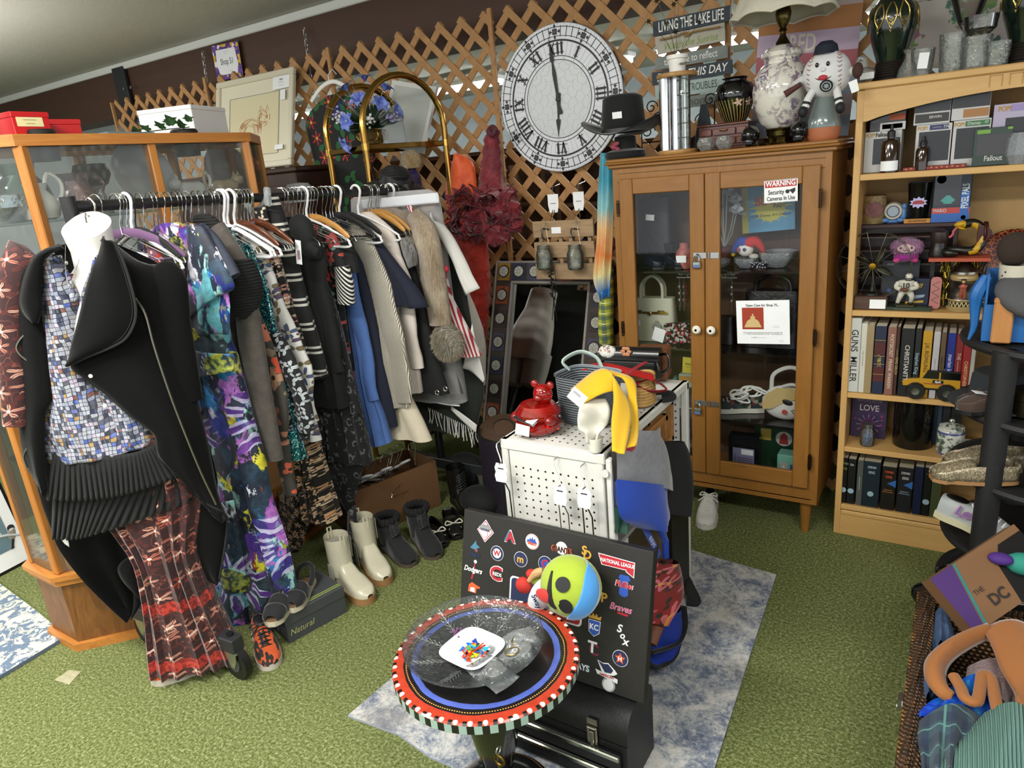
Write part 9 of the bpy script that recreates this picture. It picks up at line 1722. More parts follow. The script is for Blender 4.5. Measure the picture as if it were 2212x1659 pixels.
b=B();RL(b,[q(1232,842,.985),q(1285,802,1.045),q(1318,804,1.05),q(1326,860,1.0),q(1322,915,.96),q(1324,978,.92)],[q(1258,872,.985),q(1308,848,1.01),q(1345,850,1.0),q(1364,890,.965),q(1360,935,.94),q(1350,984,.915)],6,30,.01,V((0,-.5,.8)),wav=.006,wk=1);b.obj('near_strap',YF,t,1,60,.004);b=B();RL(b,[q(1300,812,1.03),q(1345,818,1.03),q(1358,870,.97),q(1362,920,.94),q(1352,968,.92)],[q(1318,800,1.04),q(1368,820,1.02),q(1376,870,.97),q(1380,920,.93),q(1376,962,.92)],5,26,.008,V((.6,-.5,.4)),wav=.006,wk=1.5);b.obj('far_strap',YF,t,1,60,.004)
t=TH('white_felt_tote','off-white felt tote flap hanging in folds beside the yellow tote','tote bag',tuple(q(1285,960,QT)));b=B();RL(b,[q(1256,862,.99),q(1249,895,.97),q(1251,925,.93),q(1268,938,.91),q(1272,958,.88)],[q(1308,862,.98),q(1319,885,.96),q(1315,915,.93),q(1300,936,.91),q(1294,956,.88)],12,24,.0,V((0,-.8,.3)),wav=.02,wk=1.2);b.obj('flap',WF,t,1,60,.003);b=B();c=q(1286,952,QT+.03);b.la([(.017,0),(.022,.04),(.019,.04),(.015,.002),(0,.002)],(c.x,c.y,QT),24);b.obj('rolled_end',WF,t)
for k,(px,py,rz) in EN(((1255,862,-.5),(1290,833,.5))): b=B();M=frame(q(px,py,1.02-.02*k)+V((0,-.02,.012)),(.9,-.2,rz),(.1,-.9,.5));b.box((0,0,0),(.05,.034,.001),M=M);b.box((-.006,.006,.0008),(.026,.007,.0006),1,M=M);solo(b,'price_tag',[PAPER,GREY],'white bar code tag on the %s felt tote'%('white' if k==0 else 'yellow'),'tag')
LB=mt('0d0d0e',.3,coat=.3);p=FL(1365,775,QT+.08);t=TH('sugar_skull_purse','black purse with white sugar skull print lying at the back of the stand','handbag',(p.x,p.y,QT));B().box((0,0,.045),(.22,.10,.09),bev=.02,rot=(0,0,.12)).tb([(-.11,-.03,.10),(.11,-.005,.10)],.03,16).obj('body',LB,t,0);B().ell((-.075,-.04,.112),(.036,.024,.024),n=18,m=12).obj('skull_print',floral('sugar_skull','#c9c9c4','#1c1a1e','#a84a2a','#2a3a5a',55,6,.4),t,0);b=B()
for k in RN(6): a=k*PI/3;b.ell((.0+.012*cos(a),-.05,.12+.012*sin(a)),(.009,.003,.007),n=8,m=6)
b.obj('orange_flower',mt('a8704a',.6),t,0);B().tb(cs([(.1,0,.1),(.14,-.02,.11),(.15,-.03,.07),(.12,-.04,.05),(.1,-.02,.09)],20),.005,6).obj('chain_handle',mt('3a3a3a',.3,1),t,0)
MRN=mt('7a1220',.55,bump=.2,bsc=200)
for k,(P,l,w) in EN((((q(1260,795,.99),q(1300,790,1.0),q(1350,800,.99),q(1410,815,.96)),'red snakeskin purse flap behind the yellow tote',.05),((q(1345,815,1.0),q(1365,800,1.02),q(1392,784,1.03)),'maroon leather strap with stitching pointing up behind the yellow tote',.03),((q(1370,830,.94),q(1405,818,.95),q(1440,842,.91),q(1400,845,.91),q(1375,835,.93)),'maroon leather belt loop at the back edge of the stand',.022))):
 b=B().tb(cs(P,20),w*.5,10,sq=((0,0,1),.3));solo(b,'leather_strap' if k else 'red_purse',MRN if k else mt('a01818',.5),l,'belt' if k else 'handbag')
b=B().tb(cs([q(1372,858,.87),q(1410,850,.88),q(1445,848,.88),q(1452,858,.87),q(1430,862,.865)],20),.014,10,sq=((0,0,1),.5));solo(b,'black_strap',BLACKC,'black webbing strap curling over the right edge of the stand','strap')
p=FL(1430,815,QT);b=B().box((p.x-.03,p.y,QT+.055),(.11,.10,.11),bev=.003,rot=(0,0,.2));solo(b,'wooden_crate',wood('small_crate','#5e3418','#7d4a26',(1.5,9,9),.5),'small brown wooden box at the back right of the stand','box')
p=FL(1392,872,QT);b=B()
for k in RN(10): b.tb([(p.x+.03*cos(a+.3*(k%2)),p.y+.045*sin(a+.3*(k%2)),QT+.008+.01*k) for a in [2*PI*i/20 for i in RN(20)]],.006,6,closed=True)
solo(b,'straw_basket',mt('a8844a',.8,var=.2,vs=60),'small straw basket behind the yellow tote on the stand','basket')
# necklaces on peg hooks
for k,(px,y0,y1,col) in EN(((1083,950,1032,'#4a4a4c'),(1206,986,1080,'#8f7d55'),(1263,1000,1086,'#7a6a44'))):
 Y=QY0-.02;a=PY(px,y0,QY0);c=PY(px+(5 if k==1 else 0),y1-30,Y-.02);t=TH('peg_necklace','carded chain necklace on a peg hook, %s of three on the pegboard front'%('left','middle','right')[k],'necklace',(c.x,Y,c.z));B().tb(cs([a,a+V((-.006,-.02,-.012)),c+V((0,.0,.01)),c+V((0,-.012,.004))],12),.002,6).obj('hook',STEEL,t)
 b=B();F=frame(c+V((.0,-.006,-.025)),(1,0,0),(0,-1,.1));b.pr([(-.017,-.03),(.017,-.03),(.022,-.012),(.018,.0),(.022,.012),(.016,.028),(-.016,.028),(-.022,.012),(-.018,0),(-.022,-.012)],.0012,0,M=F);b.box((0,.012,.0015),(.02,.004,.0004),1,M=F);b.obj('card',[PAPER,INK],t);zc=c.z
 for dx in (-.014,.014): B().tb([(c.x+dx*.5,Y-.026,zc-.05),(c.x+dx,Y-.012,zc-.09),(c.x+dx,Y-.006,zc-.26),(c.x+dx*.4,Y-.006,zc-.28)],.0022 if k!=1 else .0016,5).obj('chain',mt(col,.3,1),t)
# goods stuffed in the side of the stand
XS=-.745
sp=lambda x,y,d=0:PX(x,y,XS+d)
GRYH=mt('737478',.9,var=.12,vs=60,sheen=.3);BLJ=mt('123a9a',.8,sheen=.3,var=.1)
def blob(name,label,cat,L,R,m,bul=.05,d=0,sol=.004,wav=.008,grp=None):
 b=B();A=[sp(*c,d) for c in L];D=[sp(*c,d) for c in R];RL(b,A,D,14,26,bul,V((1,-.35,.25)),wav=wav,wk=2);RL(b,A,D,14,26,-.02,V((1,-.35,.25)),wav=wav,wk=2);t=TH(name,label,cat,(A[-1]+D[-1])/2,0,grp);b.obj('body',m,t,1,60);return t
t=blob('cap','grey jersey cap crown with red bird badge hanging over the blue mesh cap','cap',[(1345,930),(1332,960),(1330,1000),(1328,1040)],[(1400,930),(1432,965),(1448,1020),(1450,1060)],GRYH,.07,.0);b=B();c=sp(1362,968,.055);b.pr([(-.02,0),(-.01,.012),(.0,.006),(.01,.016),(.022,.01),(.014,-.006),(.0,-.01)],.002,M=frame(c,(.3,.9,0),(1,-.4,.2)));b.obj('red_bird_badge',RD,t)
blob('cap','royal blue mesh-panel cap hanging below the grey one','cap',[(1330,1035),(1332,1080),(1340,1120),(1372,1140)],[(1440,1050),(1442,1085),(1445,1120),(1425,1145)],BLJ,.06,.015)
blob('black_backpack','black backpack hanging at the rear side of the pegboard stand','backpack',[(1432,955),(1436,1000),(1440,1060),(1442,1110)],[(1465,952),(1482,980),(1490,1050),(1480,1115)],BLACKC,.05,-.02)
blob('cap','dark brown stitched cap brim sticking out beside the front post','cap',[(1322,975),(1322,1000),(1324,1025),(1326,1040)],[(1334,985),(1345,1000),(1346,1015),(1334,1035)],mt('1c1512',.6),.03,-.02)
blob('cap','dark green cap under the blue cap beside the front post','cap',[(1326,1095),(1326,1120),(1326,1150)],[(1340,1095),(1348,1120),(1340,1150)],mt('123a2c',.8),.03,-.02)
t=TH('team_lanyard','royal blue lanyard with white lettering hanging by the stand','lanyard',sp(1425,1200));b=B();A=[sp(1392,1140,.03),sp(1408,1170,.03),sp(1425,1205,.03)];x=A[2]-A[0];M=frame(A[1],x,(1,-.4,.2));b.box((0,0,0),(x.length,.022,.002),0,M=M);b.text('BLUE JAYS',.017,M@TR((0,0,.0015)),1,bold=.02,sx=.8);b.tb([sp(1425,1140,.01),sp(1437,1170,.015),sp(1438,1205,.02)],.012,8,0);b.obj('ribbon',[BLJ,WB2],t)
for k,(d,x0,x1,y0,y1,c,l) in EN(((-.03,1452,1490,1110,1262,'#0c0c0d','black framed board standing on edge at the rear of the stand'),(-.05,1425,1455,1130,1245,'#5a4a2c','gilt picture frame on edge behind the red floral bag'))):
 a=sp(x0,y0,d);c2=sp(x1,y1,d);b=B().box((a.x-.06,(a.y+c2.y)/2,(a.z+c2.z)/2),(.12,max(.03,c2.y-a.y),a.z-c2.z),bev=.003);solo(b,'framed_board',mt(c,.5),l,'picture frame')
FLR=floral('red_floral_canvas','#7a1a18','#b04a4a','#c06a72','#c8902a',20,5,.46,'#2a2418',26,inner=.6)
blob('red_floral_bag','quilted red floral bag standing at the side of the stand behind the badge board','bag',[(1400,1215),(1400,1260),(1398,1310),(1400,1345)],[(1455,1208),(1466,1235),(1466,1275),(1410,1338)],FLR,.06,.01)
b=B().tb([sp(1402,1215,.04),sp(1420,1180,.03),sp(1414,1230,.05),sp(1408,1255,.05)],.009,8,sq=((0,1,0),.4));solo(b,'black_bag_strap',BLACKC,'black webbing bag strap looping over the red floral bag','strap')
t=blob('blue_cooler_bag','royal blue and black soft cooler bag on the rug behind the badge board','bag',[(1394,1330),(1394,1370),(1392,1405),(1392,1432)],[(1470,1305),(1474,1350),(1462,1400),(1420,1425)],mt('14339a',.7,var=.15),.05,.0);B().tb(cs([sp(1475,1310,.03),sp(1478,1350,.04),sp(1466,1385,.05),sp(1440,1400,.05),sp(1405,1410,.05)],20),.014,8,sq=((0,1,0),.5)).tb(cs([sp(1466,1390,.04),sp(1455,1420,.05),sp(1425,1440,.05),sp(1400,1430,.04)],16),.01,8,sq=((0,0,1),.5)).obj('black_straps',BLACKC,t)
b=B().tb(cs([sp(1404,1390,.03),sp(1425,1340,.035),sp(1440,1310,.03)],10),.022,10,sq=((0,1,0),.6));solo(b,'brown_ball',mt('6a3a22',.6),'brown leather edge showing between the floral bag and cooler','bag')
p=FL(1490,1300);b=B().tb(cs([V((p.x-.05,p.y+.05,.09)),V((p.x,p.y,.06)),V((p.x+.03,p.y-.02,.02)),V((p.x+.0,p.y-.03,.02))],12),.022,10,sq=((0,0,1),.5));solo(b,'black_sandal_strap',BLACK2,'black strap trailing on the rug beside the rear leg of the stand','strap')
for k in RN(2):
 A=sp(1395+10*k,905+14*(1-k),-.05-.02*k);D=sp(1450+12*k,905+14*(1-k),-.05-.02*k);z1=sp(1430,900+12*(1-k),-.05).z;b=B();ym=(A.y+D.y)/2;L=abs(D.y-A.y)
 for c,d in ((( -.02,ym,z1-.012),(.02,L,.024)),((-.02,ym-L/2+.012,z1-.08),(.02,.024,.16)),((-.02,ym+L/2-.012,z1-.08),(.02,.024,.16)),((-.02,ym,z1-.15),(.02,L,.024))): b.box((A.x+c[0],c[1],c[2]),d,bev=.003)
 solo(b,'framed_picture',wood('pine_frame%d'%k,'#8a5a2a','#a87640',(9,1.5,9),.45),'honey wood picture frame inside the stand, %s of two'%('front' if k==0 else 'rear'),'picture frame')
# boots, shoes, boxes along the floor
def boot(name,label,loc,rz,L,H,m,sole,grp=None,laces=None,sw=.05,soleh=.03,fur=None,tabs=None):
 t=TH(name,label,'boot',loc,rz,grp);W=.047
 wd=lambda v:W*IP([(0,.7),(.12,.85),(.35,.8),(.65,1),(.85,.92),(.95,.66),(1,.25)],v);tp=lambda v:IP([(0,.11),(.36,.115),(.5,.085),(.7,.068),(.9,.055),(1,.035)],v)+soleh-.02
 B().grid(lambda u,v:V((wd(v)*(1 if cos(PI*u)>0 else -1)*abs(cos(PI*u))**.6,-L*v,soleh+(tp(v)-soleh)*sin(PI*u)**.5)),18,22).tb(cs([(0,-L*.19,soleh+.03),(0,-L*.185,.1),(0,-L*.17,H*.6),(0,-L*.17,H)],14),[LP(.046,sw,i/13) for i in RN(14)],20,sq=((0,1,0),1.12),caps=False).obj('upper',m,t,0,60)
 b=B();P=[(wd(i/20)*1.08,-L*1.01*i/20+.004) for i in RN(21)];P+=[(-x,y) for x,y in reversed(P)];b.pr(P,soleh);b.obj('sole',sole,t,0)
 B().la([(sw*.96,H-.03),(0,H-.03)],(0,-L*.17,0),20).obj('lining',BLK if not tabs else mt('8f8c80',.8),t,0)
 if tabs:
  for y in (-L*.17-sw*1.05,-L*.17+sw*1.05): B().tb([(-.008,y,H-.03),(-.008,y,H+.02),(.008,y,H+.02),(.008,y,H-.03)],.004,6).obj('pull_tab',tabs,t,0)
  for s in PM: B().pr([(-.016,0),(.016,0),(.024,.1),(-.024,.1)],.002,M=frame((s*(sw*.99),-L*.18,H-.115),(0,1,0),(s,0,0))).obj('elastic_gore',mt('a9a799',.9),t,0)
 if laces:
  b=B()
  for i in RN(7): z=LP(.1,H-.03,i/6);y=-L*.19-sw*1.1-.004-max(0,.13-z)*.5;b.tb([(-.022,y+.006,z),(.0,y-.003,z+.008),(.022,y+.006,z+.016)],.003,5);b.tb([(.022,y+.006,z),(.0,y-.003,z+.008),(-.022,y+.006,z+.016)],.003,5)
  b.obj('laces',laces,t,0)
 if fur: b=B();RS(3);[b.ell((sw*cos(a),-L*.17+sw*sin(a),H-.01),(.014,.014,.02),n=8,m=6) for a in [2*PI*i/16 for i in RN(16)]];b.obj('fur_cuff',fur,t,0)
 return t
IVO=mt('bdb8a2',.25,coat=.3,var=.04);TANS=mt('8f6a42',.6)
def aim(px0,py0,px1,py1):
 a,c=FL(px0,py0),FL(px1,py1);d=c-a;return a,math.atan2(d.x,-d.y),d.length
a,r,L=aim(733,1255,790,1296);boot('white_chelsea_boot','ivory chelsea boot nearer the shoe box, with tan sole',(a.x,a.y,.001),r,.26,.235,IVO,TANS,tabs=IVO)
a,r,L=aim(790,1210,842,1272);boot('white_chelsea_boot','ivory chelsea boot in front of the brown carton, right one of the pair',(a.x,a.y,.001),r,.26,.235,IVO,TANS,tabs=IVO)
SUE=mt('131417',.9,sheen=.3,var=.15);FURB=mt('0f0f10',.95,bump=.8,bsc=90);RUB=mt('4a4034',.8)
a,r,L=aim(836,1180,915,1240);boot('black_lace_boot','black suede lace-up boot, left of the furry pair',(a.x,a.y,.001),r,.25,.17,SUE,RUB,laces=mt('2a2a2c',.6),fur=FURB,soleh=.016)
a,r,L=aim(902,1160,962,1227);boot('black_lace_boot','black suede lace-up boot, right of the furry pair',(a.x,a.y,.001),r,.25,.18,SUE,RUB,laces=mt('2a2a2c',.6),fur=FURB,soleh=.016)
LEA=mt('0d0d0d',.35,coat=.2,var=.2)
a,r,L=aim(985,1085,1030,1130);boot('leather_ankle_boot','shiny black leather ankle boot beside the purple hamper',(a.x-.02,a.y+.03,.001),r,.24,.2,LEA,BLK,laces=mt('1c1c1c',.5),soleh=.016)
BOW=mt('b4b2a4',.7)
for k,(p4,l) in EN((((925,1140,965,1195),'black pointed flat with a cream bow, left of the pair'),((970,1120,995,1180),'black pointed flat with a cream bow, right of the pair'))):
 a,r,L=aim(*p4);t=flat_shoe('bow_flat',l,(a.x,a.y,.001),r,.23,LEA,BLK,mt('2a241c',.7),h=.045,pt=.5);b=B()
 for s in PM: b.tb(cs([(0,-.155,.05),(s*.03,-.14,.06),(s*.04,-.16,.05),(0,-.158,.05),(s*.03,-.185,.036)],14),.0035,6)
 b.obj('bow',BOW,t,0)
# shoe box with sandals
A,D=FL(625,1392),FL(752,1322);x=D-A;Lb=x.length;rz=math.atan2(x.y,x.x);SBX=mt('3c3f42',.6);t=TH('shoe_box','dark grey shoe box with lime stripes under the black sandals','shoe box',(A.x,A.y,.001),rz);Hb=.115;D2=.19
B().box((Lb/2,D2/2,Hb/2-.01),(Lb-.006,D2-.006,Hb-.02)).obj('tray',SBX,t,0);b=B().box((Lb/2,D2/2,Hb-.02),(Lb,D2,.045),0,bev=.002);
for y in (.018,.03): b.box((Lb/2,y,Hb+.003),(Lb-.004,.005,.001),1)
b.obj('lid',[SBX,mt('8a9a4a',.6)],t,0);B().text('Natural',.036,frame((Lb*.24,.0022,.038)),0,sh=.3,sx=.9).obj('lettering',mt('a8a86a',.6),t,0)
R_=Matrix.Rotation(rz,4,'Z')
for k,(dx,dy,ang) in EN(((.05,.13,.55),(.145,.145,.5))):
 p=V((A.x,A.y,0))+R_@V((dx,dy,0));t=TH('black_sandal','black fabric two-strap sandal on the shoe box, %s of the pair'%('left' if k==0 else 'right'),'sandal',(p.x+.02,p.y+.03,Hb+.005),ang,'sandals on the shoe box');L=.2
 wd=lambda v:.042*IP([(0,.7),(.3,.75),(.65,1),(.9,.85),(1,.3)],v);P=[(wd(i/16),-L*i/16) for i in RN(17)];P+=[(-q,y) for q,y in reversed(P)];B().pr(P,.02).obj('sole',mt('b5ad98',.7),t,0);B().pr([(q*.96,y*.99) for q,y in P],.004,z0=.02).obj('footbed',mt('6a5238',.8),t,0);b=B()
 for v0,v1,h in ((.45,.68,.05),(.7,.97,.042)): b.grid(lambda u,v:V((wd(LP(v0,v1,v))*1.04*cos(PI*u),-L*LP(v0,v1,v),.02+h*(1-.4*v)*sin(PI*u)**.6)),14,6)
 b.tb(cs([(-.03,-.06,.03),(-.028,-.01,.07),(0,.01,.08),(.028,-.01,.07),(.03,-.06,.03)],14),.008,8);b.obj('straps',SUE,t,0,60,.003)
ORS=mt('b04a14',.7,var=.1)
a,r,L=aim(500,1420,390,1455);sneaker('orange_sneaker','orange knit sneaker on the carpet behind the front caster',(a.x,a.y,.001),r,.27,ORS,mt('b5aea0',.6),BLK)
a,r,L=aim(548,1385,565,1445);sneaker('orange_black_sneaker','orange and black patterned sneaker poking out under the watercolour dress',(a.x-.02,a.y+.05,.001),r,.26,floral('sneaker_print','#b0481a','#15120f','#1c1815','#b0481a',30,4,.5,inner=.8),mt('b5aea0',.6),BLK)
p=FL(1512,1128);sneaker('white_tennis_shoe','white leather tennis shoe with laces under the cabinet corner',(p.x-.01,p.y+.20,.001),.2,.27,mt('c9c8c4',.4),mt('c4c2b8',.6),mt('cbc9c0',.8))
# brown carton of hangers and cloth hamper
A,D=FL(775,1168),FL(957,1092);A=V((-2.30,2.03,.001));x=V((.135,.46,0));Lb=.47;rz=math.atan2(x.y,x.x);CDB=mt('6a4a2c',.75,var=.06);t=TH('cardboard_carton','open brown cardboard carton full of spare hangers under the rack','box',A,rz);h=.25;dp=.26
for c,d in (((Lb/2,.003,h/2),(Lb,.006,h)),((Lb/2,dp-.003,h/2),(Lb,.006,h)),((.003,dp/2,h/2),(.006,dp-.012,h)),((Lb-.003,dp/2,h/2),(.006,dp-.012,h)),((Lb/2,dp/2,.004),(Lb-.01,dp-.01,.006))): B().box(c,d).obj('wall',CDB,t,0)
Rz=Matrix.Translation(A)@Matrix.Rotation(rz,4,'Z')
for k in RN(9):
 p=Rz@V((.07+.04*k,.08+.02*(k%4),h+.06+.012*(k%3)));dup(HP['wire'],tuple(p),rz+RU(-.3,.3),'spare wire hanger standing in the brown carton under the rack','spare hangers in the carton',rot=(.25*RU(-1,1),.15,rz+RU(-.4,.4)))
for k in RN(3): p=Rz@V((.12+.11*k,.07,h+.02));dup(HP['white'],tuple(p),None,'white plastic spare hanger lying in the brown carton, %s of three'%('left','middle','right')[k],rot=(PI/2-.5,.2,rz+.2*k))
hp=V((-1.79,2.68,.001));g=G('purple_nylon');HMP=g.fin('#1e1726',.6,bump=g.noise(g.co(),9,3),bs=.5,bd=.03);t=TH('nylon_hamper','dark purple nylon pop-up hamper at the end of the rack','hamper',hp);B().la([(0,.002),(.185,.002),(.195,.03),(.19,.2),(.2,.40),(.192,.40),(.18,.2),(.18,.02),(0,.012)],O_,40,fx=lambda q,z:1+.02*sin(5*q+z*9)).obj('bag',HMP,t,0,60);B().tb(circ((0,0,.40),.197,36),.006,6,closed=True).tb(cs([(.02,-.2,.39),(.06,-.215,.3),(.1,-.2,.1),(.12,-.19,.02)],12),.006,6).obj('rim_and_cord',BLK,t,0)
b=B();M=TR((hp.x-.06,hp.y-.03,.37),(.5,.2,.3));b.la([(0,.06),(.05,.055),(.07,.02),(.13,.0),(.132,.004),(.075,.03),(.05,.06)],O_,36,M=M);solo(b,'brown_straw_hat',mt('4a3424',.8,bump=.6,bsc=90),'brown straw hat lying in the purple hamper','hat')
b=B();RS(5);b.grid(lambda u,v:V((hp.x+.09+.12*(u-.5)+RG(0,.004),hp.y-.02+.16*(v-.5)+RG(0,.004),.40+.05*sin(PI*u)*sin(PI*v)+RG(0,.006))),16,16);solo(b,'silver_fabric',mt('8a8a8c',.2,.8),'crumpled silver fabric on top of the purple hamper','fabric',solid=.002)
# black goods heaped by the hamper
for k,(px,py,rx,rz_,l) in EN(((1010,1020,.12,.10,'black bag slumped on the carpet between hamper and stand'),(1040,1075,.11,.07,'black shoe bag in front of the hamper'))):
 p=FL(px,py+30);b=B().ell((p.x,p.y,rz_*.95),(rx,.09,rz_),n=24,m=16);solo(b,'black_bag',BLACKC,l,'bag')
# bird print and shelving at the far left
tl,tr,br_=PX(-150,905,-3.55),PX(20,960,-3.55),PX(80,1203,-3.4);t=None
b=B();c=FL(78,1205);bl2=FL(-120,1310);x=c-bl2;up=V((0,0,1))-V((x.y,-x.x,0)).normalized()*.22;hh=.56;M=frame(bl2,x,V(x).cross(up));w=x.length;b.box((w/2,hh/2,-.01),(w,hh,.02),0,M=M);b.box((w/2,hh/2,.001),(w-.03,hh-.03,.002),1,M=M);g=G('bird_painting');x_,y_,z_=g.sep(g.co());b.box((w/2,hh/2+.02,.0025),(w-.13,hh-.15,.002),2,M=M)
t=TH('bird_print','framed print of a chickadee on a snowy pine branch leaning at the far left','picture',tuple((bl2+c)/2));b.obj('frame',[BLK,PAPER,g.fin(g.ramp(g.noise(g.co(),3,3),[(.3,'#44606e'),(.7,'#7f98a0')]),.6)],t)
bq=(M.inverted()@CAM);
def onM(px,py):
 r=ray(px,py);n=V(M.col[2][:3]);o=V(M.translation);return M.inverted()@(CAM+r*((o-CAM).dot(n)/r.dot(n)))
q0=onM(24,1152);b=B();F=M@TR((q0.x,q0.y,.004));b.ell((0,0,0),(.018,.034,.002),rot=(0,0,-.3),mi=0,M=F);b.ell((.006,.026,.001),(.017,.016,.002),mi=1,M=F);b.ell((.006,.018,.0018),(.013,.008,.002),mi=2,M=F);b.pr([(-.01,-.025),(-.03,-.07),(-.02,-.07),(.0,-.03)],.002,1,M=F);b.tb([F@V((-.09,.02,0)),F@V((-.02,.0,0)),F@V((.09,-.05,0))],.006,6,2);[b.ell((x,-.45*x-.005,.0005),(.012,.008,.001),mi=2,M=F,n=8,m=5) for x in (-.08,-.05,.05,.08)];b.obj('chickadee',[mt('8a8478',.7),mt('1c1c20',.7),mt('b9bcbc',.7)],t)
def shelfunit(x0,x1,y0,y1,h,n,label,m,items):
 t=TH('shelf_unit',label,'shelves',((x0+x1)/2,(y0+y1)/2,0));
 for x in (x0,x1): B().box((x,(y0+y1)/2,h/2),(.03,y1-y0,h)).obj('side',m,t)
 B().box(((x0+x1)/2,y1,h/2),(x1-x0,.02,h)).obj('back',m,t)
 for k in RN(n+1): B().box(((x0+x1)/2,(y0+y1)/2,.03+(h-.04)*k/n),(x1-x0-.03,y1-y0-.02,.025)).obj('shelf',m,t)
 RS(int(abs(x0)*10))
 for k in RN(n):
  z=.03+(h-.04)*k/n+.014;x=x0+.1
  while x<x1-.1 and items:
   r=RU(.04,.08);hv=RU(.12,.24);c=random.choice(('#8a7a68','#5a3a2c','#a8a49a','#2c4a7a','#7a4a4a','#3a3a36','#9a8a5a'));b=B().la([(q*r/.5*.9,zz*hv) for q,zz in ((0,0),(.3,0),(.5,.4),(.25,.8),(.32,1),(0,1))],(x,y0+.1,z),14);solo(b,'backroom_vase',mt(c,.35),'small vase on a shelf of the aisle beyond the lattice','vase','vases on the shelves beyond the lattice');x+=RU(.2,.34)
DKS=mt('2e2118',.7,var=.2);MDS=mt('5a4634',.7,var=.2)
shelfunit(-3.6,-2.3,4.0,4.35,1.75,5,'brown shelves of vases beyond the lattice left of the clock',MDS,True);shelfunit(-2.2,-1.0,4.0,4.35,1.72,5,'brown shelves of vases beyond the lattice below the clock',MDS,True);shelfunit(-.9,.9,3.75,4.1,1.7,4,'dark shelves beyond the lattice between cabinet and bookcase',DKS,False);shelfunit(-6.2,-3.8,4.2,4.5,1.8,4,'dark shelves beyond the lattice behind the showcase',DKS,False)
shelfunit(-5.2,-4.3,.1,.8,1.5,4,'dark shelving at the far left behind the bird print',DKS,False)
# goods on the shoe carousel
def cpt(px,py,k,Y=2.42): p=PY(px,py,Y);return V((p.x,Y,SZ[k]+.009))
BLB=mt('10599a',.5);x0=PY(2122,700,2.44).x;t=TH('blue_gift_box','bright blue open display box with a wooden block on the top carousel tray','box',(x0+.11,2.5,SZ[0]+.009));b=B()
for c,d in (((.11,-.055,.055),(.22,.006,.11)),((.003,0,.10),(.006,.11,.2)),((.11,.055,.10),(.22,.006,.2)),((.11,0,.004),(.22,.11,.008))): b.box((c[0]-.11,c[1],c[2]),d)
b.obj('box',BLB,t,0);B().box((-.062,-.072,.068),(.05,.025,.135),bev=.004).box((-.062,-.072,.125),(.052,.027,.012),bev=.003).obj('wooden_block',wood('block_wood','#a8703a','#b98048',(9,9,1.5),.5),t,0);B().tb(cs([(-.11,-.03,.19),(-.13,-.04,.14),(-.132,-.04,.1),(-.13,-.045,.04),(-.14,-.05,.0)],12),[.014,.018,.02,.02,.018,.016,.014,.012,.01,.008,.006,.004],8).obj('blue_tassel',BLB,t,0)
g=G('speckled');q=g.vor(g.co(),50);SPK=g.fin(g.mix(g.lt(q,.16),'#b9b4a4','#2a2620'),.4)
for n_,l,dx,m,r,z in (('speckled_cup','speckled cream cup in the blue display box',-.04,SPK,.04,.1),):
 b=B().la([(0,0),(r,0),(r*1.1,.11),(r,.11),(r*.9,.01),(0,.01)],(x0+.11+dx,2.5,SZ[0]+.02+z),24);solo(b,n_,m,l,'cup')
b=B();M=TR((x0+.115,2.46,SZ[0]+.14),(.5,.35,0));b.ell((0,0,0),(.10,.085,.045),M=M,n=24,m=14);solo(b,'cap',mt('4a4a4c',.95,bump=.3,bsc=300),'grey felt cap draped over the blue display box','cap')
b=B().ell((x0+.06,2.52,SZ[0]+.27),(.045,.04,.05));solo(b,'brown_knit_hat',mt('2c2018',.95,bump=.5,bsc=200),'dark brown knit hat above the speckled cup','hat')
p=cpt(2118,855,1,2.40);t=TH('grey_felt_hat','grey felt hat with flat brim and white label on the second carousel tray','hat',p+V((.05,.12,.0)));B().la([(0,.1),(.065,.098),(.075,.085),(.082,.012),(.135,.004),(.136,.0),(.08,.004)],(0,0,.004),40).obj('felt',mt('22262a',.95,bump=.3,bsc=300),t,0);B().box((-.08,-.065,.0135),(.05,.028,.001),rot=(0,0,-.3)).obj('label',PAPER,t,0)
TPE=mt('3c2c24',.9,sheen=.3);p=cpt(2085,895,1,2.36);t=flat_shoe('taupe_suede_shoe','taupe suede shoe with a long white label on the second carousel tray',(.20,2.47,SZ[1]+.009),-1.15,.2,TPE,BLK,mt('3a2c24',.8));B().box((0,-.12,.058),(.03,.07,.001),rot=(-.2,0,0)).obj('label',PAPER,t,0)
p=cpt(2210,930,1,2.40);b=B().la([(0,0),(.055,0),(.058,.004),(.058,.05),(.06,.052),(.06,.07),(.05,.08),(0,.082)],(p.x+.01,2.44,SZ[1]+.009),32);solo(b,'round_tin',mt('2a2418',.3,.7),'round dark tin with a silver lid on the second carousel tray','tin')
g=G('gold_glitter');q=g.sep(g.vor(g.co(),420,out='Color'));GLT=g.fin(g.ramp(q[0],[(0,'#6e6552'),(.5,'#96896e'),(.85,'#bfb499')],True),.4,.3)
flat_shoe('glitter_flat','champagne glitter pointed flat at the front of the third carousel tray',(.19,2.41,SZ[2]+.009),-1.25,.23,GLT,TANS,mt('8a6a48',.7),'glitter flats',h=.05,pt=.6);flat_shoe('glitter_flat','champagne glitter pointed flat behind its twin on the third carousel tray',(.22,2.52,SZ[2]+.009),-1.25,.23,GLT,TANS,mt('8a6a48',.7),'glitter flats',h=.05,pt=.6)
b=B().box((.30,2.36,SZ[2]+.05),(.2,.03,.08),bev=.01,rot=(.2,0,0));
for k in RN(12): b.ell((.215+.012*k,2.342,SZ[2]+.058),.005,mi=1,n=8,m=6)
solo(b,'rhinestone_clutch',[LEA,mt('c9c9d0',.1,.6)],'black clutch with a row of rhinestones on the third carousel tray','handbag')
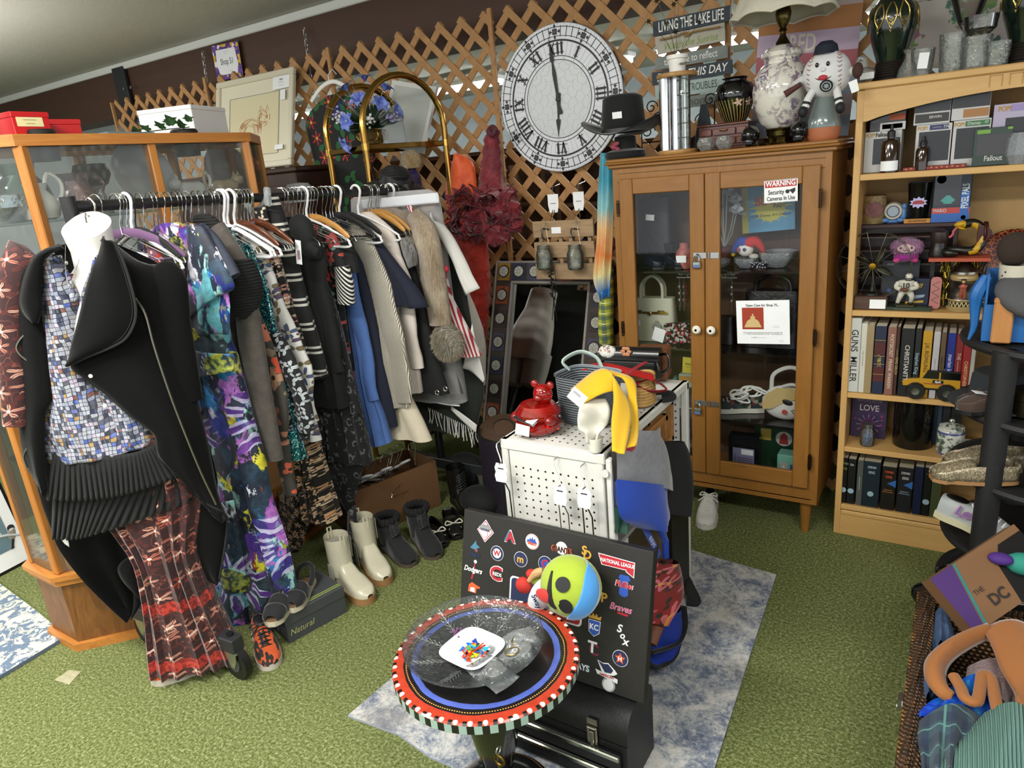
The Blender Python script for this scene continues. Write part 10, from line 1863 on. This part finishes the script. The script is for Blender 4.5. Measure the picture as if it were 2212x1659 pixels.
SNK=mt('9fa4a4',.6,var=.08);t=sneaker('love_sneaker','white sneaker with blue Love lettering and a red heart patch on the fourth carousel tray',(.0,2.48,SZ[3]+.065),1.25,.25,SNK,mt('b9b494',.6),WHT,rot=(.16,0,1.25));b=B();F=frame((-.040,-.075,.062),(0,-1,0),(-1,0,.4));b.text('Love',.042,F@TR((.02,0,.004)),0,sh=.2,bold=.05);b.text('Love',.04,F@TR((.02,0,.005)),1,sh=.2,bold=.0);b.pr([(.012*sin(a)**3+.085,.012*(cos(a)-.35*cos(2*a))) for a in [2*PI*i/20 for i in RN(20)]],.006,2,M=F);b.obj('patches',[mt('a85a7a',.7),mt('2a4a9a',.6),mt('8a1620',.6)],t,0)
for k,(x,y,rz,l,ins) in EN(((.17,2.40,-1.2,'black strappy flat on the lowest carousel tray at the left','#2a2420'),(.30,2.38,-1.5,'black flat with tan insole on the lowest carousel tray','#8a6a48'),(.24,2.52,-1.35,'black patent flat at the back of the lowest carousel tray','#1a1a1a'))): flat_shoe('black_flat',l,(x,y,SZ[4]+.009),rz,.23,LEA,BLK,mt(ins,.7),h=.04,pt=.6)
# clothes in the wicker trunk
def heap(name,label,cat,L,R,z,m,bul=.05,wav=.012,wk=3,zs=None):
 b=B();zz=lambda i,n:z if zs is None else LP(zs[0],zs[1],i/max(1,n-1));A=[FL(x,y,zz(i,len(L))) for i,(x,y) in EN(L)];D=[FL(x,y,zz(i,len(R))) for i,(x,y) in EN(R)];RL(b,A,D,20,24,bul,V((0,-.2,1)),wav=wav,wk=wk);RL(b,A,D,20,24,-.03,V((0,-.2,1)),wav=wav,wk=wk);t=TH(name,label,cat,(A[-1]+D[-1])/2+V((0,0,-.03)));b.obj('cloth',m,t,1,60);return t
DNM=mt('3a5070',.85,var=.25,vs=30,bump=.3,bsc=300)
heap('jeans','faded blue denim leg at the far end of the wicker trunk','jeans',[(2012,1335),(2008,1375),(2012,1410)],[(2050,1332),(2062,1375),(2060,1410)],.30,DNM,.04);heap('jeans','rolled blue denim cuff along the trunk edge below the tan bag','jeans',[(1990,1470),(1982,1495),(1988,1522)],[(2025,1468),(2040,1500),(2030,1525)],.31,DNM,.04)
g=G('blue_tie_dye');v=g.co();n=g.noise(v,14,4,.7,1.2);TDB=g.fin(g.ramp(n,[(.3,'#081a6a'),(.45,'#0a3ab0'),(.58,'#0d62b8'),(.7,'#3a9a5a')]),.6)
heap('tie_dye_shirt','vivid blue and green tie-dye shirt folded in the wicker trunk','shirt',[(2060,1480),(2010,1515),(1984,1540),(1985,1556)],[(2150,1480),(2150,1530),(2130,1550),(2100,1562)],.32,TDB,.04)
g=G('navy_green_plaid');x,y_,z=g.sep(g.co());c=g.mix(g.mul(st(x,.07,.45),.6),'#2c4450','#141f38');c=g.mix(g.mul(st(y_,.07,.45),.55),c,'#141f38');c=g.mix(g.mul(st(x,.07,.07,.2),.7),c,'#5a8a80');c=g.mix(g.mul(st(y_,.07,.07,.2),.7),c,'#5a8a80');PLN=g.fin(c,.85,sheen=.2)
heap('plaid_flannel','navy and green plaid flannel shirt at the near end of the trunk','shirt',[(1985,1558),(1982,1600),(1988,1640),(1990,1700)],[(2115,1545),(2125,1590),(2110,1640),(2100,1700)],.33,PLN,.05,.016,4)
COR=ribbed('mint_corduroy','#6f9a90',40,0,.75);heap('mint_corduroy','mint green corduroy garment folded in the near right of the trunk','clothing',[(2125,1540),(2080,1590),(2035,1640),(2010,1700)],[(2250,1560),(2260,1600),(2260,1650),(2260,1700)],.36,COR,.05,.006,2)
heap('maroon_fleece','dark maroon fleece lining inside the tan suede bag','clothing',[(2090,1440),(2085,1480),(2100,1520)],[(2190,1440),(2200,1490),(2190,1540)],.34,furm('#2a0a0c','#4a1214','#6a1c1c'),.03)
SUD=mt('8a5628',.9,sheen=.3,bump=.2,bsc=300);t=TH('tan_suede_vest','tan suede vest with wide turned edges lying open over the trunk','vest',tuple(FL(2100,1470,.36)))
ED=[(2128,1358),(2080,1372),(2030,1400),(2002,1432),(2003,1470),(2025,1502),(2052,1518)];b=B();A=[FL(x,y,.40-.008*i) for i,(x,y) in EN(ED)];IN=[(2140,1376),(2100,1395),(2062,1420),(2042,1445),(2040,1470),(2048,1495),(2060,1512)];D=[FL(x,y,.385-.008*i) for i,(x,y) in EN(IN)];RL(b,A,D,6,30,.025,V((0,-.2,1)));b.obj('left_edge',SUD,t,1,60,.012)
b=B();A=[FL(x,y,z) for x,y,z in ((2125,1360,.40),(2145,1400,.4),(2165,1450,.39),(2195,1500,.38),(2215,1560,.37))];D=[FL(x,y,.41) for x,y in ((2240,1365),(2260,1400),(2270,1450),(2280,1500),(2280,1560))];RL(b,A,D,10,24,.03,V((0,0,1)));b.obj('right_panel',SUD,t,1,60,.01)
B().tb(cs([FL(x,y,.38) for x,y in ((2060,1460),(2075,1485),(2085,1508),(2110,1515),(2118,1480),(2122,1460),(2140,1465),(2152,1520),(2165,1565),(2185,1580),(2205,1560),(2208,1510),(2200,1480))],50),.013,10,sq=((0,0,1),.8)).obj('turned_edge',SUD,t,1,60)
A=FL(2068,1295,.33);t=TH('toy_carton','kraft cardboard toy box with purple and teal stripes in the trunk','toy box',(.14,1.86,.335));M=frame(FL(2110,1345,.40),FL(2232,1262,.46)-FL(2110,1345,.40),(.05,-.85,.45));b=B().box((.13,.06,-.03),(.30,.16,.05),0,M=M);flat(b,M@TR((-.02,-.02,-.005)),[(.0,.0),(.03,.0),(.075,.16),(.0,.16)],1,.001);flat(b,M@TR((-.02,-.02,-.005)),[(.034,0),(.042,0),(.085,.16),(.078,.16)],2,.001);flat(b,M@TR((0,0,-.005)),[(.14,-.02),(.28,-.02),(.28,.12),(.20,.12),(.16,.08)],4,.001);b.text('DC',.04,M@TR((.10,.02,-.003)),3,bold=.03);b.text('THE',.018,M@TR((.065,.055,-.003)),3);b.obj('carton',[CDB,mt('3a1a5a',.5),mt('1f6a6a',.5),mt('1a1410',.6),mt('141214',.3)],t)
b=B().ell(M@V((.21,.05,.01)),(.045,.03,.03)).ell(M@V((.25,.02,.012)),(.04,.03,.025),mi=1).ell(M@V((.17,.09,.008)),(.03,.02,.016),mi=2);solo(b,'packed_plush',[mt('1f7a6a',.8),mt('a8a49e',.8),mt('3c1a6a',.8)],'teal, white and purple plush packed in the kraft toy box','plush toy')
